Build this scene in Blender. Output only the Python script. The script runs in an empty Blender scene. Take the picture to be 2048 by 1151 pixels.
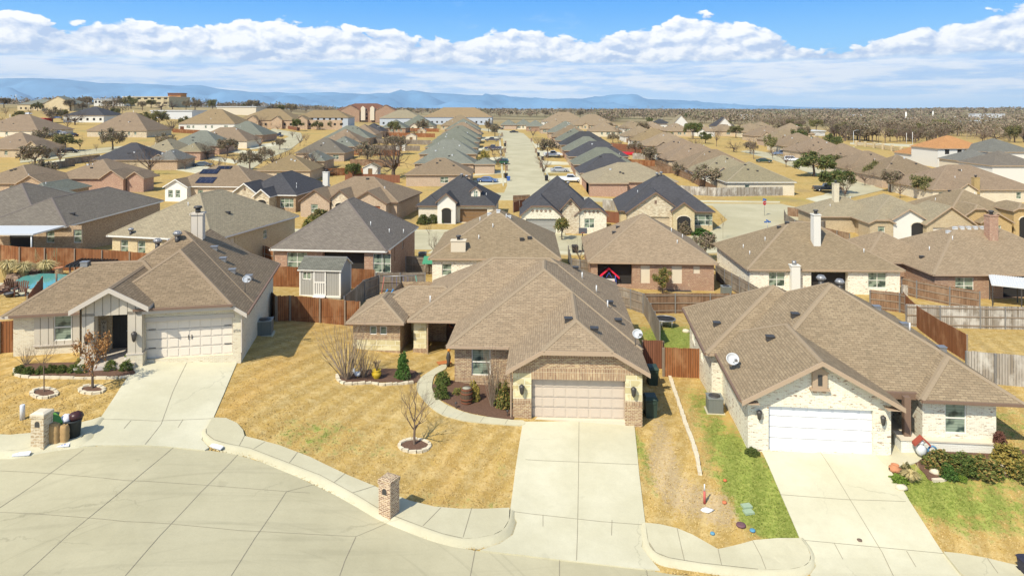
import bpy, bmesh, math, random
import numpy as np
from mathutils import Vector, Matrix, noise as mnoise
R = math.radians
rnd = random.Random(7)
scene = bpy.context.scene
# ------------------------------------------------------------------ camera
F, CX, HY, ZC = 1365.3, 1024.0, 218.0, 16.45        # focal length in photo pixels, principal column, horizon row, camera height
cd = bpy.data.cameras.new('camera'); cam = bpy.data.objects.new('camera', cd)
scene.collection.objects.link(cam); scene.camera = cam
cam.location = (0, 0, ZC); cam.rotation_euler = (R(90), 0, 0)
cd.sensor_width = 36; cd.lens = 36 * F / 2048
cd.shift_y = -(1151 / 2 - HY) / 2048
cd.clip_start = .5; cd.clip_end = 40000
# ------------------------------------------------------------------ sun, sky, exposure
SUN_EL, SUN_DIR = R(48), Vector((-.6, -.8, 0))
sd = bpy.data.lights.new('sun', 'SUN'); sd.energy = 4.3; sd.angle = R(.55); sd.color = (1, .93, .78)
so = bpy.data.objects.new('sun', sd); scene.collection.objects.link(so)
tosun = Vector((SUN_DIR.x * math.cos(SUN_EL), SUN_DIR.y * math.cos(SUN_EL), math.sin(SUN_EL)))
so.rotation_euler = tosun.to_track_quat('Z', 'Y').to_euler(); so.location = (-30, -40, 60)
scene.view_settings.view_transform = 'Standard'
scene.view_settings.look = 'None'; scene.view_settings.exposure = 0.32; scene.view_settings.gamma = 1
w = bpy.data.worlds.new('World'); scene.world = w; w.use_nodes = True
nt = w.node_tree; nt.nodes.clear()
class NG:
    """tiny node-graph helper"""
    def __init__(s, nt): s.t = nt
    def n(s, ty, **k):
        o = s.t.nodes.new(ty)
        for a, b in k.items(): setattr(o, a, b)
        return o
    def put(s, sock, v):
        if hasattr(v, 'is_linked') or isinstance(v, bpy.types.NodeSocket): s.t.links.new(v, sock)
        elif v is not None:
            if sock.type == 'RGBA' and len(v) == 3: v = (*v, 1)
            sock.default_value = v
    def m(s, op, a, b=0.0, c=None, clamp=False):
        o = s.n('ShaderNodeMath', operation=op, use_clamp=clamp)
        s.put(o.inputs[0], a); s.put(o.inputs[1], b)
        if c is not None: s.put(o.inputs[2], c)
        return o.outputs[0]
    def mix(s, f, a, b, mode='MIX'):
        o = s.n('ShaderNodeMix', data_type='RGBA', blend_type=mode)
        s.put(o.inputs[0], f); s.put(o.inputs[6], a); s.put(o.inputs[7], b)
        return o.outputs[2]
    def ss(s, x, lo, hi):
        o = s.n('ShaderNodeMapRange', interpolation_type='SMOOTHSTEP')
        s.put(o.inputs[0], x); s.put(o.inputs[1], lo); s.put(o.inputs[2], hi)
        return o.outputs[0]
    def xyz(s, x, y, z):
        o = s.n('ShaderNodeCombineXYZ'); s.put(o.inputs[0], x); s.put(o.inputs[1], y); s.put(o.inputs[2], z); return o.outputs[0]
    def noise(s, v, scale, detail=4, rough=.55, col=False, dist=0):
        o = s.n('ShaderNodeTexNoise'); s.put(o.inputs['Vector'], v)
        o.inputs['Scale'].default_value = scale; o.inputs['Detail'].default_value = detail
        o.inputs['Roughness'].default_value = rough; o.inputs['Distortion'].default_value = dist
        return o.outputs[1] if col else o.outputs[0]
    def sep(s, v):
        o = s.n('ShaderNodeSeparateXYZ'); s.put(o.inputs[0], v); return o.outputs
def build_world():
    g = NG(nt)
    sky = g.n('ShaderNodeTexSky', sky_type='NISHITA', sun_disc=False)
    sky.sun_elevation = SUN_EL; sky.sun_rotation = R(216.9); sky.altitude = 200; sky.air_density = 1.0; sky.dust_density = .6
    tc = g.n('ShaderNodeTexCoord'); d = g.sep(tc.outputs['Generated'])
    u = g.m('ARCTAN2', d[0], d[1]); v = g.m('ARCSINE', d[2])
    def vec(du, dv, su, sv, k): return g.xyz(g.m('MULTIPLY', g.m('ADD', u, du), su), g.m('MULTIPLY', g.m('ADD', v, dv), sv), k)
    # cumulus field, sampled twice so that the side towards the sun is brighter
    def field(du, dv):
        wv = g.noise(vec(du, dv, 9, 14, 4.1), 3.0, 3, .6, col=True)
        base = vec(du, dv, 9, 17, 2.3)
        add = g.n('ShaderNodeVectorMath', operation='MULTIPLY_ADD'); g.put(add.inputs[0], wv); add.inputs[1].default_value = (.35, .35, 0); g.put(add.inputs[2], base)
        vo = g.n('ShaderNodeTexVoronoi', feature='SMOOTH_F1'); g.put(vo.inputs['Vector'], add.outputs[0]); vo.inputs['Scale'].default_value = 2.1
        vo.inputs['Detail'].default_value = 3.0; vo.inputs['Roughness'].default_value = .52; vo.inputs['Smoothness'].default_value = .35
        nz = g.noise(add.outputs[0], 1.1, 8, .6)
        return g.m('ADD', g.m('MULTIPLY', nz, .55), g.m('MULTIPLY', g.m('SUBTRACT', 1.0, vo.outputs['Distance']), .45))
    f0, f1 = field(0, 0), field(-.006, .007)
    tops = g.noise(g.xyz(g.m('MULTIPLY', u, 5.2), 3.3, 0), 1.0, 2, .5)
    top = g.m('ADD', .111, g.m('MULTIPLY', g.m('SUBTRACT', tops, .42), .13))
    x = g.m('ADD', g.m('MULTIPLY', g.m('SUBTRACT', top, v), 17.0), g.m('SUBTRACT', f0, .47))
    cum = g.ss(x, .0, .07)
    base_edge = g.m('ADD', .066, g.m('MULTIPLY', g.m('SUBTRACT', g.noise(vec(0, 0, 7, 30, 8), 1.0, 4), .5), .03))
    above = g.ss(g.m('SUBTRACT', v, base_edge), -.004, .004)
    lit = g.m('MULTIPLY', g.m('SUBTRACT', f0, f1), 4.2)
    hgt = g.ss(v, .062, .12)
    shade = g.m('ADD', g.m('ADD', .40, g.m('MULTIPLY', hgt, .46)), lit, clamp=True)
    cumc = g.mix(shade, (.46, .57, .77), (1.0, .99, .97))
    # thin layered cloud below the cumulus
    st = g.noise(vec(0, 0, 9, 75, 1.7), 1.0, 7, .62)
    st2 = g.noise(vec(.02, .3, 22, 120, 5.7), 1.0, 5, .6)
    stm = g.ss(g.m('ADD', g.m('MULTIPLY', st, .7), g.m('MULTIPLY', st2, .3)), .40, .58)
    low = g.mix(g.ss(v, 0.0, .06), (.50, .71, .94), (.42, .62, .91))
    low = g.mix(g.m('MULTIPLY', stm, g.ss(v, .003, .03)), low, (.90, .93, .97))
    wisp = g.m('MULTIPLY', g.ss(g.noise(vec(.3, 0, 7, 22, 9.7), 1.0, 6, .6), .62, .8), .25)
    blue = g.mix(g.ss(v, .06, .17), (.24, .58, .93), (.07, .36, .86))
    blue = g.mix(wisp, blue, (.9, .95, 1))
    lowm = g.mix(above, low, blue)
    paint = g.mix(g.m('MULTIPLY', cum, above), lowm, cumc)
    # the part of the sky beyond the cloud bank is the physical sky
    hi = g.ss(v, .17, .32)
    mx = g.n('ShaderNodeMixShader'); b1 = g.n('ShaderNodeBackground'); b2 = g.n('ShaderNodeBackground')
    g.put(b1.inputs[0], paint); b1.inputs[1].default_value = 1.0
    g.put(b2.inputs[0], sky.outputs[0]); b2.inputs[1].default_value = .15
    g.put(mx.inputs[0], hi); g.t.links.new(b1.outputs[0], mx.inputs[1]); g.t.links.new(b2.outputs[0], mx.inputs[2])
    o = g.n('ShaderNodeOutputWorld'); g.t.links.new(mx.outputs[0], o.inputs[0])
build_world()
w.cycles.sampling_method = 'MANUAL'; w.cycles.sample_map_resolution = 256
scene.cycles.max_bounces = 5; scene.cycles.diffuse_bounces = 2; scene.cycles.glossy_bounces = 2; scene.cycles.volume_bounces = 0

# ------------------------------------------------------------------ terrain
UC = (np.array([-1500, -300, 0, 250, 500, 760, 1060, 1300, 1560, 1800, 2048, 2400, 3500]) - CX) / F
TR = [ # Y, then camera height above ground for photo columns 0..2048
 (22, 15.2,15.5,16.1,16.9,17.6,17.8,17.95,18.0,18.05),
 (27, 15.1,15.3,16.0,16.8,17.5,17.75,17.95,18.0,18.05),
 (31, 14.8,15.0,15.8,16.55,17.2,17.25,17.2,17.0,16.9),
 (33, 14.6,14.8,15.4,16.2,16.8,16.95,16.75,16.65,16.6),
 (36, 14.35,14.4,15.0,15.9,16.45,16.75,16.7,16.7,16.65),
 (40, 14.15,14.15,14.7,15.65,16.45,17.0,16.95,16.7,16.7),
 (45, 14.2,14.2,14.8,15.8,16.45,17.5,17.4,17,17),
 (50, 14.3,14.4,15.2,16.3,16.6,17.7,17.8,17.5,17.5),
 (58, 14.7,15.0,15.8,16.8,17.2,18.2,18.6,18.6,18.5),
 (65, 15.0,15.4,16.2,17.1,17.8,18.9,19.3,19.4,19.3),
 (75, 15.4,16.2,17.2,18.1,18.8,19.5,19.5,19.5,19.5),
 (90, 16.3,17,17.6,18.2,18.7,19.2,19.5,19.5,19.5),
 (105,16.6,16.9,17.4,18.2,18.6,18.9,19.4,19.5,19.5),
 (140,16.8,17,17.3,17.6,17.6,18.0,18.5,18.6,18.5),
 (180,16.3,16.4,16.6,16.6,16.2,16.8,17.4,17.4,17.4),
 (205,15.6,15.8,16.1,15.8,15.0,16.0,16.6,16.8,17),
 (250,13.5,13.7,14.5,14.4,13.6,14.6,15.6,16.2,17),
 (290,11.5,12,13.4,13.6,13.2,14,15,16,17),
 (370,7.5,8,12,12.8,12.6,13.5,14.6,16.5,18),
 (600, -3.2,-2.8,1.0,9.5,11.5,12.5,14,17,19),
 (900, -6.5,-6,-1,7.5,10.5,11.5,14,17,16),
 (2000,-10,-9,-2,5,7,8,9,6,1),
 (4000,-9,-7,0,5,7,8,8,6,3),
 (16000,9,9,9,9,9,9,9,9,9)]
TY = np.array([-100.] + [r[0] for r in TR])
TH = np.array([[r[1], r[1], *r[1:], r[-1], r[-1]] for r in [(-100, *TR[0][1:])] + TR], float)
def _h(u, Y):
    i = np.clip(np.searchsorted(TY, Y) - 1, 0, len(TY) - 2); j = np.clip(np.searchsorted(UC, u) - 1, 0, len(UC) - 2)
    a = np.clip((Y - TY[i]) / (TY[i + 1] - TY[i]), 0, 1); b = np.clip((u - UC[j]) / (UC[j + 1] - UC[j]), 0, 1)
    return (TH[i, j] * (1 - a) + TH[i + 1, j] * a) * (1 - b) + (TH[i, j + 1] * (1 - a) + TH[i + 1, j + 1] * a) * b
def gz_np(X, Y):
    X = np.asarray(X, float); Y = np.asarray(Y, float); s = np.clip(Y * .03, .8, 30)
    tot = 0
    for dx, dy in ((0, 0), (1, 0), (-1, 0), (0, 1), (0, -1), (.7, .7), (-.7, .7), (.7, -.7), (-.7, -.7)):
        yy = Y + dy * s; uu = (X + dx * s) / np.maximum(yy, 18)
        tot = tot + _h(uu, yy)
    return ZC - tot / 9
STREET_POLY = None
def inpoly(X, Y, P):
    X = np.asarray(X, float); Y = np.asarray(Y, float); c = np.zeros(X.shape, bool); n = len(P)
    for i in range(n):
        x1, y1 = P[i]; x2, y2 = P[(i + 1) % n]
        if y1 == y2: continue
        k = ((y1 > Y) != (y2 > Y)) & (X < (x2 - x1) * (Y - y1) / (y2 - y1) + x1)
        c ^= k
    return c
def gz(x, y): return float(gz_np(x, y))
def U(px, py, h=0.0, zc=None):
    """photo pixel -> point on the terrain (h metres above it); zc gives a level plane instead"""
    a, b = (px - CX) / F, (py - HY) / F
    if zc is not None:
        Y = (ZC - zc) / b; return Vector((a * Y, Y, zc))
    d = ZC - b * YG - (gz_np(a * YG, YG) + h); k = int(np.argmax(d <= 0)) or len(YG) - 1
    y0, y1 = YG[max(k - 1, 0)], YG[k]
    for _ in range(2):
        q = np.linspace(y0, y1, 9); d = ZC - b * q - (gz_np(a * q, q) + h); k = int(np.argmax(d <= 0))
        if d[k] > 0: k = 8
        if k == 0: y1 = q[1]; y0 = q[0]; break
        y0, y1 = q[k-1], q[k]; d0, d1 = d[k-1], d[k]
    Y = float(y0 + (y1 - y0) * (d0 / (d0 - d1) if d0 > d1 else 0)) if k else float(y0)
    return Vector((a * Y, Y, ZC - b * Y))
YG = np.geomspace(20, 9000, 420)
# ------------------------------------------------------------------ materials
MATS = {}
def newmat(name):
    m = bpy.data.materials.new(name); m.use_nodes = True; g = NG(m.node_tree)
    b = m.node_tree.nodes['Principled BSDF']; MATS[name] = m
    return m, g, b
def plain(name, c, rough=.7, metal=0.0, nz=.12, sc=6.0, spec=.3, bump=0.0):
    if name in MATS: return MATS[name]
    m, g, b = newmat(name)
    tc = g.n('ShaderNodeTexCoord')
    n = g.noise(tc.outputs['Object'], sc, 5, .6)
    k = g.m('MULTIPLY_ADD', n, 2 * nz, 1 - nz)
    g.put(b.inputs['Base Color'], g.mix(1.0, (*c, 1), g.xyz(k, k, k), 'MULTIPLY'))
    b.inputs['Roughness'].default_value = rough; b.inputs['Metallic'].default_value = metal
    b.inputs['Specular IOR Level'].default_value = spec
    if bump:
        bp = g.n('ShaderNodeBump'); bp.inputs['Strength'].default_value = bump; bp.inputs['Distance'].default_value = .02
        g.put(bp.inputs['Height'], g.noise(tc.outputs['Object'], sc * 6, 4)); g.put(b.inputs['Normal'], bp.outputs[0])
    return m
def bricks(name, c1, c2, mortar, bw=.22, bh=.08, ms=.012, rough=.85, offset=.5, bump=.4, spots=None, spot_amt=.0, stain=.18, c3=None, bias=0.0, c3t=.58):
    if name in MATS: return MATS[name]
    m, g, b = newmat(name)
    uv = g.n('ShaderNodeUVMap').outputs[0]
    br = g.n('ShaderNodeTexBrick', offset=offset); g.put(br.inputs['Vector'], uv)
    g.put(br.inputs['Color1'], c1); g.put(br.inputs['Color2'], c2); g.put(br.inputs['Mortar'], mortar)
    br.inputs['Scale'].default_value = 1; br.inputs['Mortar Size'].default_value = ms; br.inputs['Brick Width'].default_value = bw; br.inputs['Row Height'].default_value = bh
    br.inputs['Mortar Smooth'].default_value = .2; br.inputs['Bias'].default_value = bias
    col = br.outputs[0]
    su = g.sep(uv)
    cell = g.xyz(g.m('MULTIPLY', su[0], 1 / bw), g.m('MULTIPLY', su[1], 1 / bh), 0)
    if c3 is not None:   # a third brick tone in scattered bricks
        n3 = g.noise(cell, .75, 2, .5)
        notm = g.m('SUBTRACT', 1.0, br.outputs[1])
        col = g.mix(g.m('MULTIPLY', g.ss(n3, c3t, c3t + .04), notm), col, c3)
    if spots is not None:
        n4 = g.noise(cell, .55, 3, .6)
        col = g.mix(g.m('MULTIPLY', g.ss(n4, spot_amt, spot_amt + .05), .9), col, spots)
    big = g.noise(uv, .55, 5, .6)
    k = g.m('MULTIPLY_ADD', big, 2 * stain, 1 - stain)
    oi = g.n('ShaderNodeObjectInfo').outputs['Random']; k = g.m('MULTIPLY', k, g.m('MULTIPLY_ADD', oi, .2, .92))
    g.put(b.inputs['Base Color'], g.mix(1.0, col, g.xyz(k, g.m('MULTIPLY', k, g.m('MULTIPLY_ADD', oi, -.02, 1.01)), g.m('MULTIPLY', k, g.m('MULTIPLY_ADD', oi, .05, .93))), 'MULTIPLY'))
    b.inputs['Roughness'].default_value = rough; b.inputs['Specular IOR Level'].default_value = .2
    bp = g.n('ShaderNodeBump'); bp.inputs['Strength'].default_value = bump; bp.inputs['Distance'].default_value = .015
    g.put(bp.inputs['Height'], g.m('SUBTRACT', 1.0, br.outputs[1])); g.put(b.inputs['Normal'], bp.outputs[0])
    return m
def shingles(name, a, bcol, dark, bw=.34, bh=.145):
    return bricks(name, a, bcol, dark, bw, bh, .012, .95, .5, .5, c3=tuple(x * .72 for x in a), stain=.16, c3t=.56)
# roofs
RF = {
 'brown': shingles('shingle_tan', (0.325, 0.248, 0.162), (0.255, 0.19, 0.122), (0.17, 0.128, 0.085)),
 'brown2': shingles('shingle_brown', (0.29, 0.215, 0.142), (0.225, 0.165, 0.108), (0.15, 0.112, 0.078)),
 'weather': shingles('shingle_weathered', (0.34, 0.29, 0.19), (0.265, 0.22, 0.145), (0.16, 0.135, 0.095)),
 'grey': shingles('shingle_grey', (.205,.20,.175), (.155,.15,.13), (.09,.088,.08)),
 'green': shingles('shingle_greenish', (.215,.22,.18), (.165,.17,.14), (.11,.115,.095)),
 'dark': shingles('shingle_charcoal', (.085,.083,.088), (.06,.06,.066), (.035,.035,.04)),
 'greyb': shingles('shingle_greybrown', (0.215, 0.185, 0.15), (0.16, 0.137, 0.115), (0.1, 0.088, 0.075)),
 'red': shingles('shingle_redbrown', (.24,.115,.075), (.19,.09,.06), (.10,.05,.04)),
 'tanlight': shingles('shingle_sand', (.33,.24,.13), (.26,.19,.11), (.15,.11,.07)),
 'orange': shingles('shingle_orange', (.48,.25,.10), (.40,.20,.08), (.24,.12,.06)),
}
CAP = {k: plain('ridge_cap_' + k, c, .95, nz=.15, sc=9) for k, c in {
 'brown': (.30,.23,.15), 'brown2': (.265,.198,.13), 'weather': (.30,.25,.165), 'grey': (.18,.175,.155), 'green': (.19,.195,.16), 'dark': (.065,.065,.07),
 'greyb': (.16,.135,.115), 'red': (.21,.10,.068), 'tanlight': (.29,.21,.12), 'orange': (.43,.22,.09)}.items()}
WL = {
 'red': bricks('brick_red', (.37,.175,.115), (.27,.115,.075), (.50,.42,.32), c3=(.48,.32,.22)),
 'mix': bricks('brick_brown_mix', (.36,.21,.125), (.23,.12,.075), (.60,.50,.36), c3=(.48,.34,.20), c3t=.52),
 'tan': bricks('brick_tan', (.55,.42,.27), (.44,.32,.20), (.62,.54,.41), c3=(.34,.22,.14)),
 'pink': bricks('brick_pinkish', (.43,.30,.20), (.33,.215,.145), (.56,.48,.38), c3=(.54,.42,.30)),
 'buff': bricks('brick_buff', (.62,.50,.30), (.52,.40,.23), (.66,.58,.42), c3=(.40,.27,.16)),
 'gold': bricks('brick_gold', (.50,.34,.13), (.40,.26,.10), (.50,.40,.24), c3=(.33,.2,.08)),
 'white': bricks('brick_whitewashed', (.80,.75,.62), (.72,.66,.53), (.82,.78,.68), spots=(.30,.19,.13), spot_amt=.60, c3=(.60,.49,.37), c3t=.555),
 'cream': bricks('brick_cream', (.70,.62,.48), (.62,.53,.39), (.74,.68,.56), c3=(.50,.38,.26), c3t=.6),
 'painted': bricks('brick_painted_white', (.84,.83,.77), (.80,.78,.72), (.72,.70,.63), ms=.008, bump=.6, stain=.06),
 'stone': bricks('stone_ashlar', (.66,.58,.36), (.56,.47,.26), (.76,.71,.55), .62, .36, .022, c3=(.74,.66,.44), c3t=.5, bump=.8),
 'rubble': bricks('stone_rubble', (.60,.48,.34), (.42,.30,.20), (.66,.58,.46), .42, .16, .025, c3=(.72,.63,.48), c3t=.5, bump=1),
 'soldier': bricks('brick_soldier', (.40,.25,.15), (.24,.13,.085), (.60,.50,.36), .085, .5, .012, offset=0.0, c3=(.50,.36,.22)),
 'siding': bricks('board_batten', (.58,.52,.44), (.56,.50,.42), (.30,.26,.21), .42, 9.0, .02, offset=0.0, bump=1.5, stain=.05),
 'stucco': plain('stucco_white', (.70,.68,.61), .9, nz=.05),
 'stuccot': plain('stucco_tan', (.66,.58,.44), .9, nz=.06),
 'blue': plain('siding_paleblue', (.46,.50,.54), .8, nz=.06),
 'shadow': bricks('brick_dark', (.27,.18,.125), (.20,.125,.09), (.34,.28,.22), c3=(.33,.24,.17)),  # dark-toned brick of its own colour, for diamonds and far mailboxes
}
TRIM = plain('trim_tan', (.42,.31,.21), .6, nz=.06)
TRIMW = plain('trim_white', (.76,.74,.68), .6, nz=.04)
TRIMB = plain('trim_brown', (.20,.13,.09), .6, nz=.06)
TRIMG = plain('trim_taupe', (.55,.49,.41), .6, nz=.05)
FRAMEW = plain('window_frame', (.80,.77,.68), .5, nz=.03)
def glassmat():
    m, g, b = newmat('window_glass'); tc = g.n('ShaderNodeTexCoord')
    uv = g.n('ShaderNodeUVMap').outputs[0]
    s = g.sep(uv); slat = g.m('PINGPONG', g.m('MULTIPLY', s[1], 14), 1.0)
    n = g.noise(tc.outputs['Object'], 1.3, 2)
    blinds = g.mix(slat, (.20,.25,.19), (.30,.36,.27))
    g.put(b.inputs['Base Color'], g.mix(g.ss(n, .46, .60), blinds, (.045,.07,.06)))
    b.inputs['Roughness'].default_value = .12; b.inputs['Specular IOR Level'].default_value = .6
    return m
GLASS = glassmat()
DARK = plain('shade_black', (.03,.027,.024), .8)  # near-black colour standing in for shade inside openings; also the trampoline mat
DOORM = {'taupe': plain('garage_taupe', (.58,.49,.39), .55, nz=.03), 'white': plain('garage_white', (.86,.87,.88), .45, nz=.02), 'cream': plain('garage_cream', (.74,.66,.55), .5, nz=.03),
 'brown': plain('garage_brown', (.22,.13,.06), .55, nz=.05), 'grey': plain('garage_grey', (.33,.32,.29), .55, nz=.04), 'tan': plain('garage_tan', (.52,.42,.28), .55, nz=.04),
 'rust': plain('garage_rust', (.42,.15,.07), .6, nz=.06), 'wood': plain('door_wood', (.10,.05,.03), .5, nz=.2, sc=14), 'black': plain('door_black', (.045,.045,.04), .5)}
METALG = plain('metal_grey', (.34,.34,.34), .45, .6, nz=.08)
METALD = plain('metal_dark', (.09,.085,.08), .5, .5, nz=.1)
METALW = plain('metal_white', (.66,.67,.66), .4, .1, nz=.03)
def fencemat(name, c1, c2, gap, stainc=None, amt=.6):
    m, g, b = newmat(name); uv = g.n('ShaderNodeUVMap').outputs[0]; s = g.sep(uv)
    br = g.n('ShaderNodeTexBrick', offset=0.0); g.put(br.inputs['Vector'], uv); g.put(br.inputs['Color1'], c1); g.put(br.inputs['Color2'], c2); g.put(br.inputs['Mortar'], gap)
    br.inputs['Scale'].default_value = 1; br.inputs['Mortar Size'].default_value = .012; br.inputs['Brick Width'].default_value = .145; br.inputs['Row Height'].default_value = 40
    grain = g.noise(g.xyz(g.m('MULTIPLY', s[0], 16), g.m('MULTIPLY', s[1], 1.2), 0), 1.0, 5, .65)
    k = g.m('MULTIPLY_ADD', grain, .8, .6)
    col = g.mix(1.0, br.outputs[0], g.xyz(k, k, k), 'MULTIPLY')
    if stainc:
        big = g.noise(g.xyz(g.m('MULTIPLY', s[0], .9), g.m('MULTIPLY', s[1], .5), 3), 1.0, 5, .6)
        col = g.mix(g.m('MULTIPLY', g.ss(big, .47, .66), amt), col, stainc)
    g.put(b.inputs['Base Color'], col); b.inputs['Roughness'].default_value = .85; b.inputs['Specular IOR Level'].default_value = .15
    return m
FN = {'cedar': fencemat('fence_cedar', (.30,.125,.05), (.22,.085,.033), (.06,.03,.018), (.40,.22,.11)),
      'grey': fencemat('fence_weathered', (.26,.215,.16), (.19,.155,.12), (.06,.05,.04), (.36,.32,.26)),
      'brown': fencemat('fence_brown', (.28,.17,.10), (.20,.12,.07), (.06,.04,.025), (.36,.25,.16)),
      'silver': fencemat('fence_silver', (.44,.40,.34), (.24,.20,.15), (.08,.07,.06), (.60,.57,.50), .8),
      'red': fencemat('fence_red', (.26,.115,.065), (.21,.09,.05), (.07,.03,.02))}
RAIL = plain('fence_rail', (.28,.22,.16), .85, nz=.2)
def concrete(name, c, c2, sc=.35, streak=False):
    m, g, b = newmat(name); tc = g.n('ShaderNodeTexCoord'); P = tc.outputs['Object']
    n = g.noise(P, sc, 6, .62); n2 = g.noise(P, 14, 4, .6); n3 = g.noise(P, 2.2, 5, .7)
    col = g.mix(g.ss(n, .36, .66), c, c2)
    k = g.m('ADD', g.m('MULTIPLY_ADD', n2, .14, .93), g.m('MULTIPLY_ADD', n3, .16, -.08))
    if streak:
        s = g.sep(P)
        st = g.noise(g.xyz(g.m('MULTIPLY', g.m('ADD', s[0], g.m('MULTIPLY', s[1], .5)), .12), g.m('MULTIPLY', g.m('SUBTRACT', s[1], g.m('MULTIPLY', s[0], .25)), 1.6), 0), 1.0, 4, .6)
        k = g.m('SUBTRACT', k, g.m('MULTIPLY', g.ss(st, .52, .7), .09))
        dx, dy = g.m('SUBTRACT', s[0], -9.0), g.m('SUBTRACT', s[1], 19.0)
        rr = g.m('SQRT', g.m('ADD', g.m('MULTIPLY', dx, dx), g.m('MULTIPLY', dy, dy)))
        tyre = g.noise(g.xyz(g.m('MULTIPLY', rr, 3.2), g.m('MULTIPLY', g.m('ARCTAN2', dy, dx), .9), 0), 1.0, 3, .6)
        k = g.m('SUBTRACT', k, g.m('MULTIPLY', g.ss(tyre, .55, .72), .10))
    vo = g.n('ShaderNodeTexVoronoi', feature='DISTANCE_TO_EDGE'); wv = g.n('ShaderNodeVectorMath', operation='MULTIPLY_ADD'); g.put(wv.inputs[0], g.noise(P, 1.4, 4, .6, col=True)); wv.inputs[1].default_value = (1.1, 1.1, 0); g.put(wv.inputs[2], P)
    g.put(vo.inputs['Vector'], wv.outputs[0]); vo.inputs['Scale'].default_value = .14
    crack = g.m('MULTIPLY', g.m('SUBTRACT', 1.0, g.ss(vo.outputs[0], .0, .006)), g.ss(g.noise(P, .2, 2), .48, .6)); k = g.m('SUBTRACT', k, g.m('MULTIPLY', crack, .18))
    spot = g.ss(g.noise(P, 1.1, 3, .5), .68, .78); k = g.m('SUBTRACT', k, g.m('MULTIPLY', spot, .12))
    g.put(b.inputs['Base Color'], g.mix(1.0, col, g.xyz(k, k, k), 'MULTIPLY'))
    b.inputs['Roughness'].default_value = .9; b.inputs['Specular IOR Level'].default_value = .2
    bp = g.n('ShaderNodeBump'); bp.inputs['Strength'].default_value = .15; bp.inputs['Distance'].default_value = .01; g.put(bp.inputs['Height'], n2); g.put(b.inputs['Normal'], bp.outputs[0])
    return m
STREETM = concrete('street_concrete', (.43,.39,.25), (.50,.455,.30), .14, True)
WALKM = concrete('walk_concrete', (.50,.46,.31), (.57,.53,.37), .3)
DRIVEM = concrete('drive_concrete', (.53,.495,.345), (.61,.575,.42), .22)
JOINT = plain('joint_dark', (.25,.22,.16), .95)
MULCH = plain('mulch', (.15,.085,.055), .95, nz=.7, sc=14, bump=1)
STONEE = plain('edging_stone', (.66,.58,.42), .9, nz=.2, sc=4, bump=.6)
def groundmat():
    m, g, b = newmat('lawn'); tc = g.n('ShaderNodeTexCoord'); P = tc.outputs['Object']; s = g.sep(P)
    at = g.n('ShaderNodeVertexColor', layer_name='tone'); a = g.n('ShaderNodeSeparateColor'); g.put(a.inputs[0], at.outputs[0])
    n1 = g.noise(P, .55, 6, .6); n2 = g.noise(P, 5.5, 5, .75); n3 = g.noise(P, 30, 3, .8); n4 = g.noise(P, 1.9, 5, .7)
    dry = g.mix(n1, (.39,.255,.075), (.48,.335,.115))
    dry = g.mix(g.ss(n4, .40, .68), dry, (.55,.41,.18))
    green = g.mix(g.ss(n2, .3, .7), (.16,.205,.035), (.32,.34,.085))
    bare = g.mix(g.ss(n2, .35, .65), (.52,.40,.22), (.42,.31,.17))
    f = g.m('ADD', a.outputs[0], g.m('MULTIPLY', g.m('SUBTRACT', g.m('ADD', g.m('MULTIPLY', n4, .6), g.m('MULTIPLY', n2, .4)), .5), 1.9), clamp=False)
    col = g.mix(g.m('MULTIPLY', g.ss(f, .38, .72), g.ss(a.outputs[0], .02, .12)), dry, green)
    fb = g.m('ADD', a.outputs[1], g.m('MULTIPLY', g.m('SUBTRACT', n2, .5), 1.4))
    col = g.mix(g.m('MULTIPLY', g.ss(fb, .45, .7), g.ss(a.outputs[1], .02, .12)), col, bare)
    col = g.mix(g.m('MULTIPLY', a.outputs[2], .45), col, (.53,.31,.09))
    # mower stripes
    st = g.m('SINE', g.m('MULTIPLY', g.m('ADD', g.m('MULTIPLY', s[0], .92), g.m('MULTIPLY', s[1], -.38)), 5.2))
    st = g.m('MULTIPLY', g.ss(st, -.4, .6), g.ss(s[1], 58, 50))
    k = g.m('ADD', g.m('MULTIPLY_ADD', n3, .26, .76), g.m('MULTIPLY_ADD', n2, .34, -.11))
    k = g.m('ADD', k, g.m('MULTIPLY', st, .17))
    col = g.mix(1.0, col, g.xyz(k, k, k), 'MULTIPLY')
    # far land: scrub, pale fields and tan ground
    mid = g.noise(P, .045, 5, .65); col = g.mix(g.m('MULTIPLY', g.m('MULTIPLY', g.ss(mid, .5, .68), .55), g.ss(s[1], 60, 90)), col, (.27,.25,.09)); col = g.mix(g.m('MULTIPLY', g.m('MULTIPLY', g.ss(g.noise(P, .09, 5, .7), .52, .7), .6), g.ss(s[1], 60, 90)), col, (.34,.24,.13))
    far = g.ss(s[1], 330, 700)
    nf = g.noise(P, .006, 6, .6)
    farc = g.mix(g.ss(nf, .4, .6), (.20,.155,.085), (.34,.28,.16))
    farc = g.mix(g.ss(g.noise(P, .0017, 5, .6), .5, .66), farc, (.13,.13,.06))
    col = g.mix(far, col, farc)
    g.put(b.inputs['Base Color'], col); b.inputs['Roughness'].default_value = 1; b.inputs['Specular IOR Level'].default_value = .05
    bp = g.n('ShaderNodeBump'); bp.inputs['Strength'].default_value = .7; bp.inputs['Distance'].default_value = .06
    g.put(bp.inputs['Height'], g.m('ADD', g.m('MULTIPLY', n3, .5), g.m('MULTIPLY', n2, .8))); g.put(b.inputs['Normal'], bp.outputs[0])
    return m
LAWN = groundmat()
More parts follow.
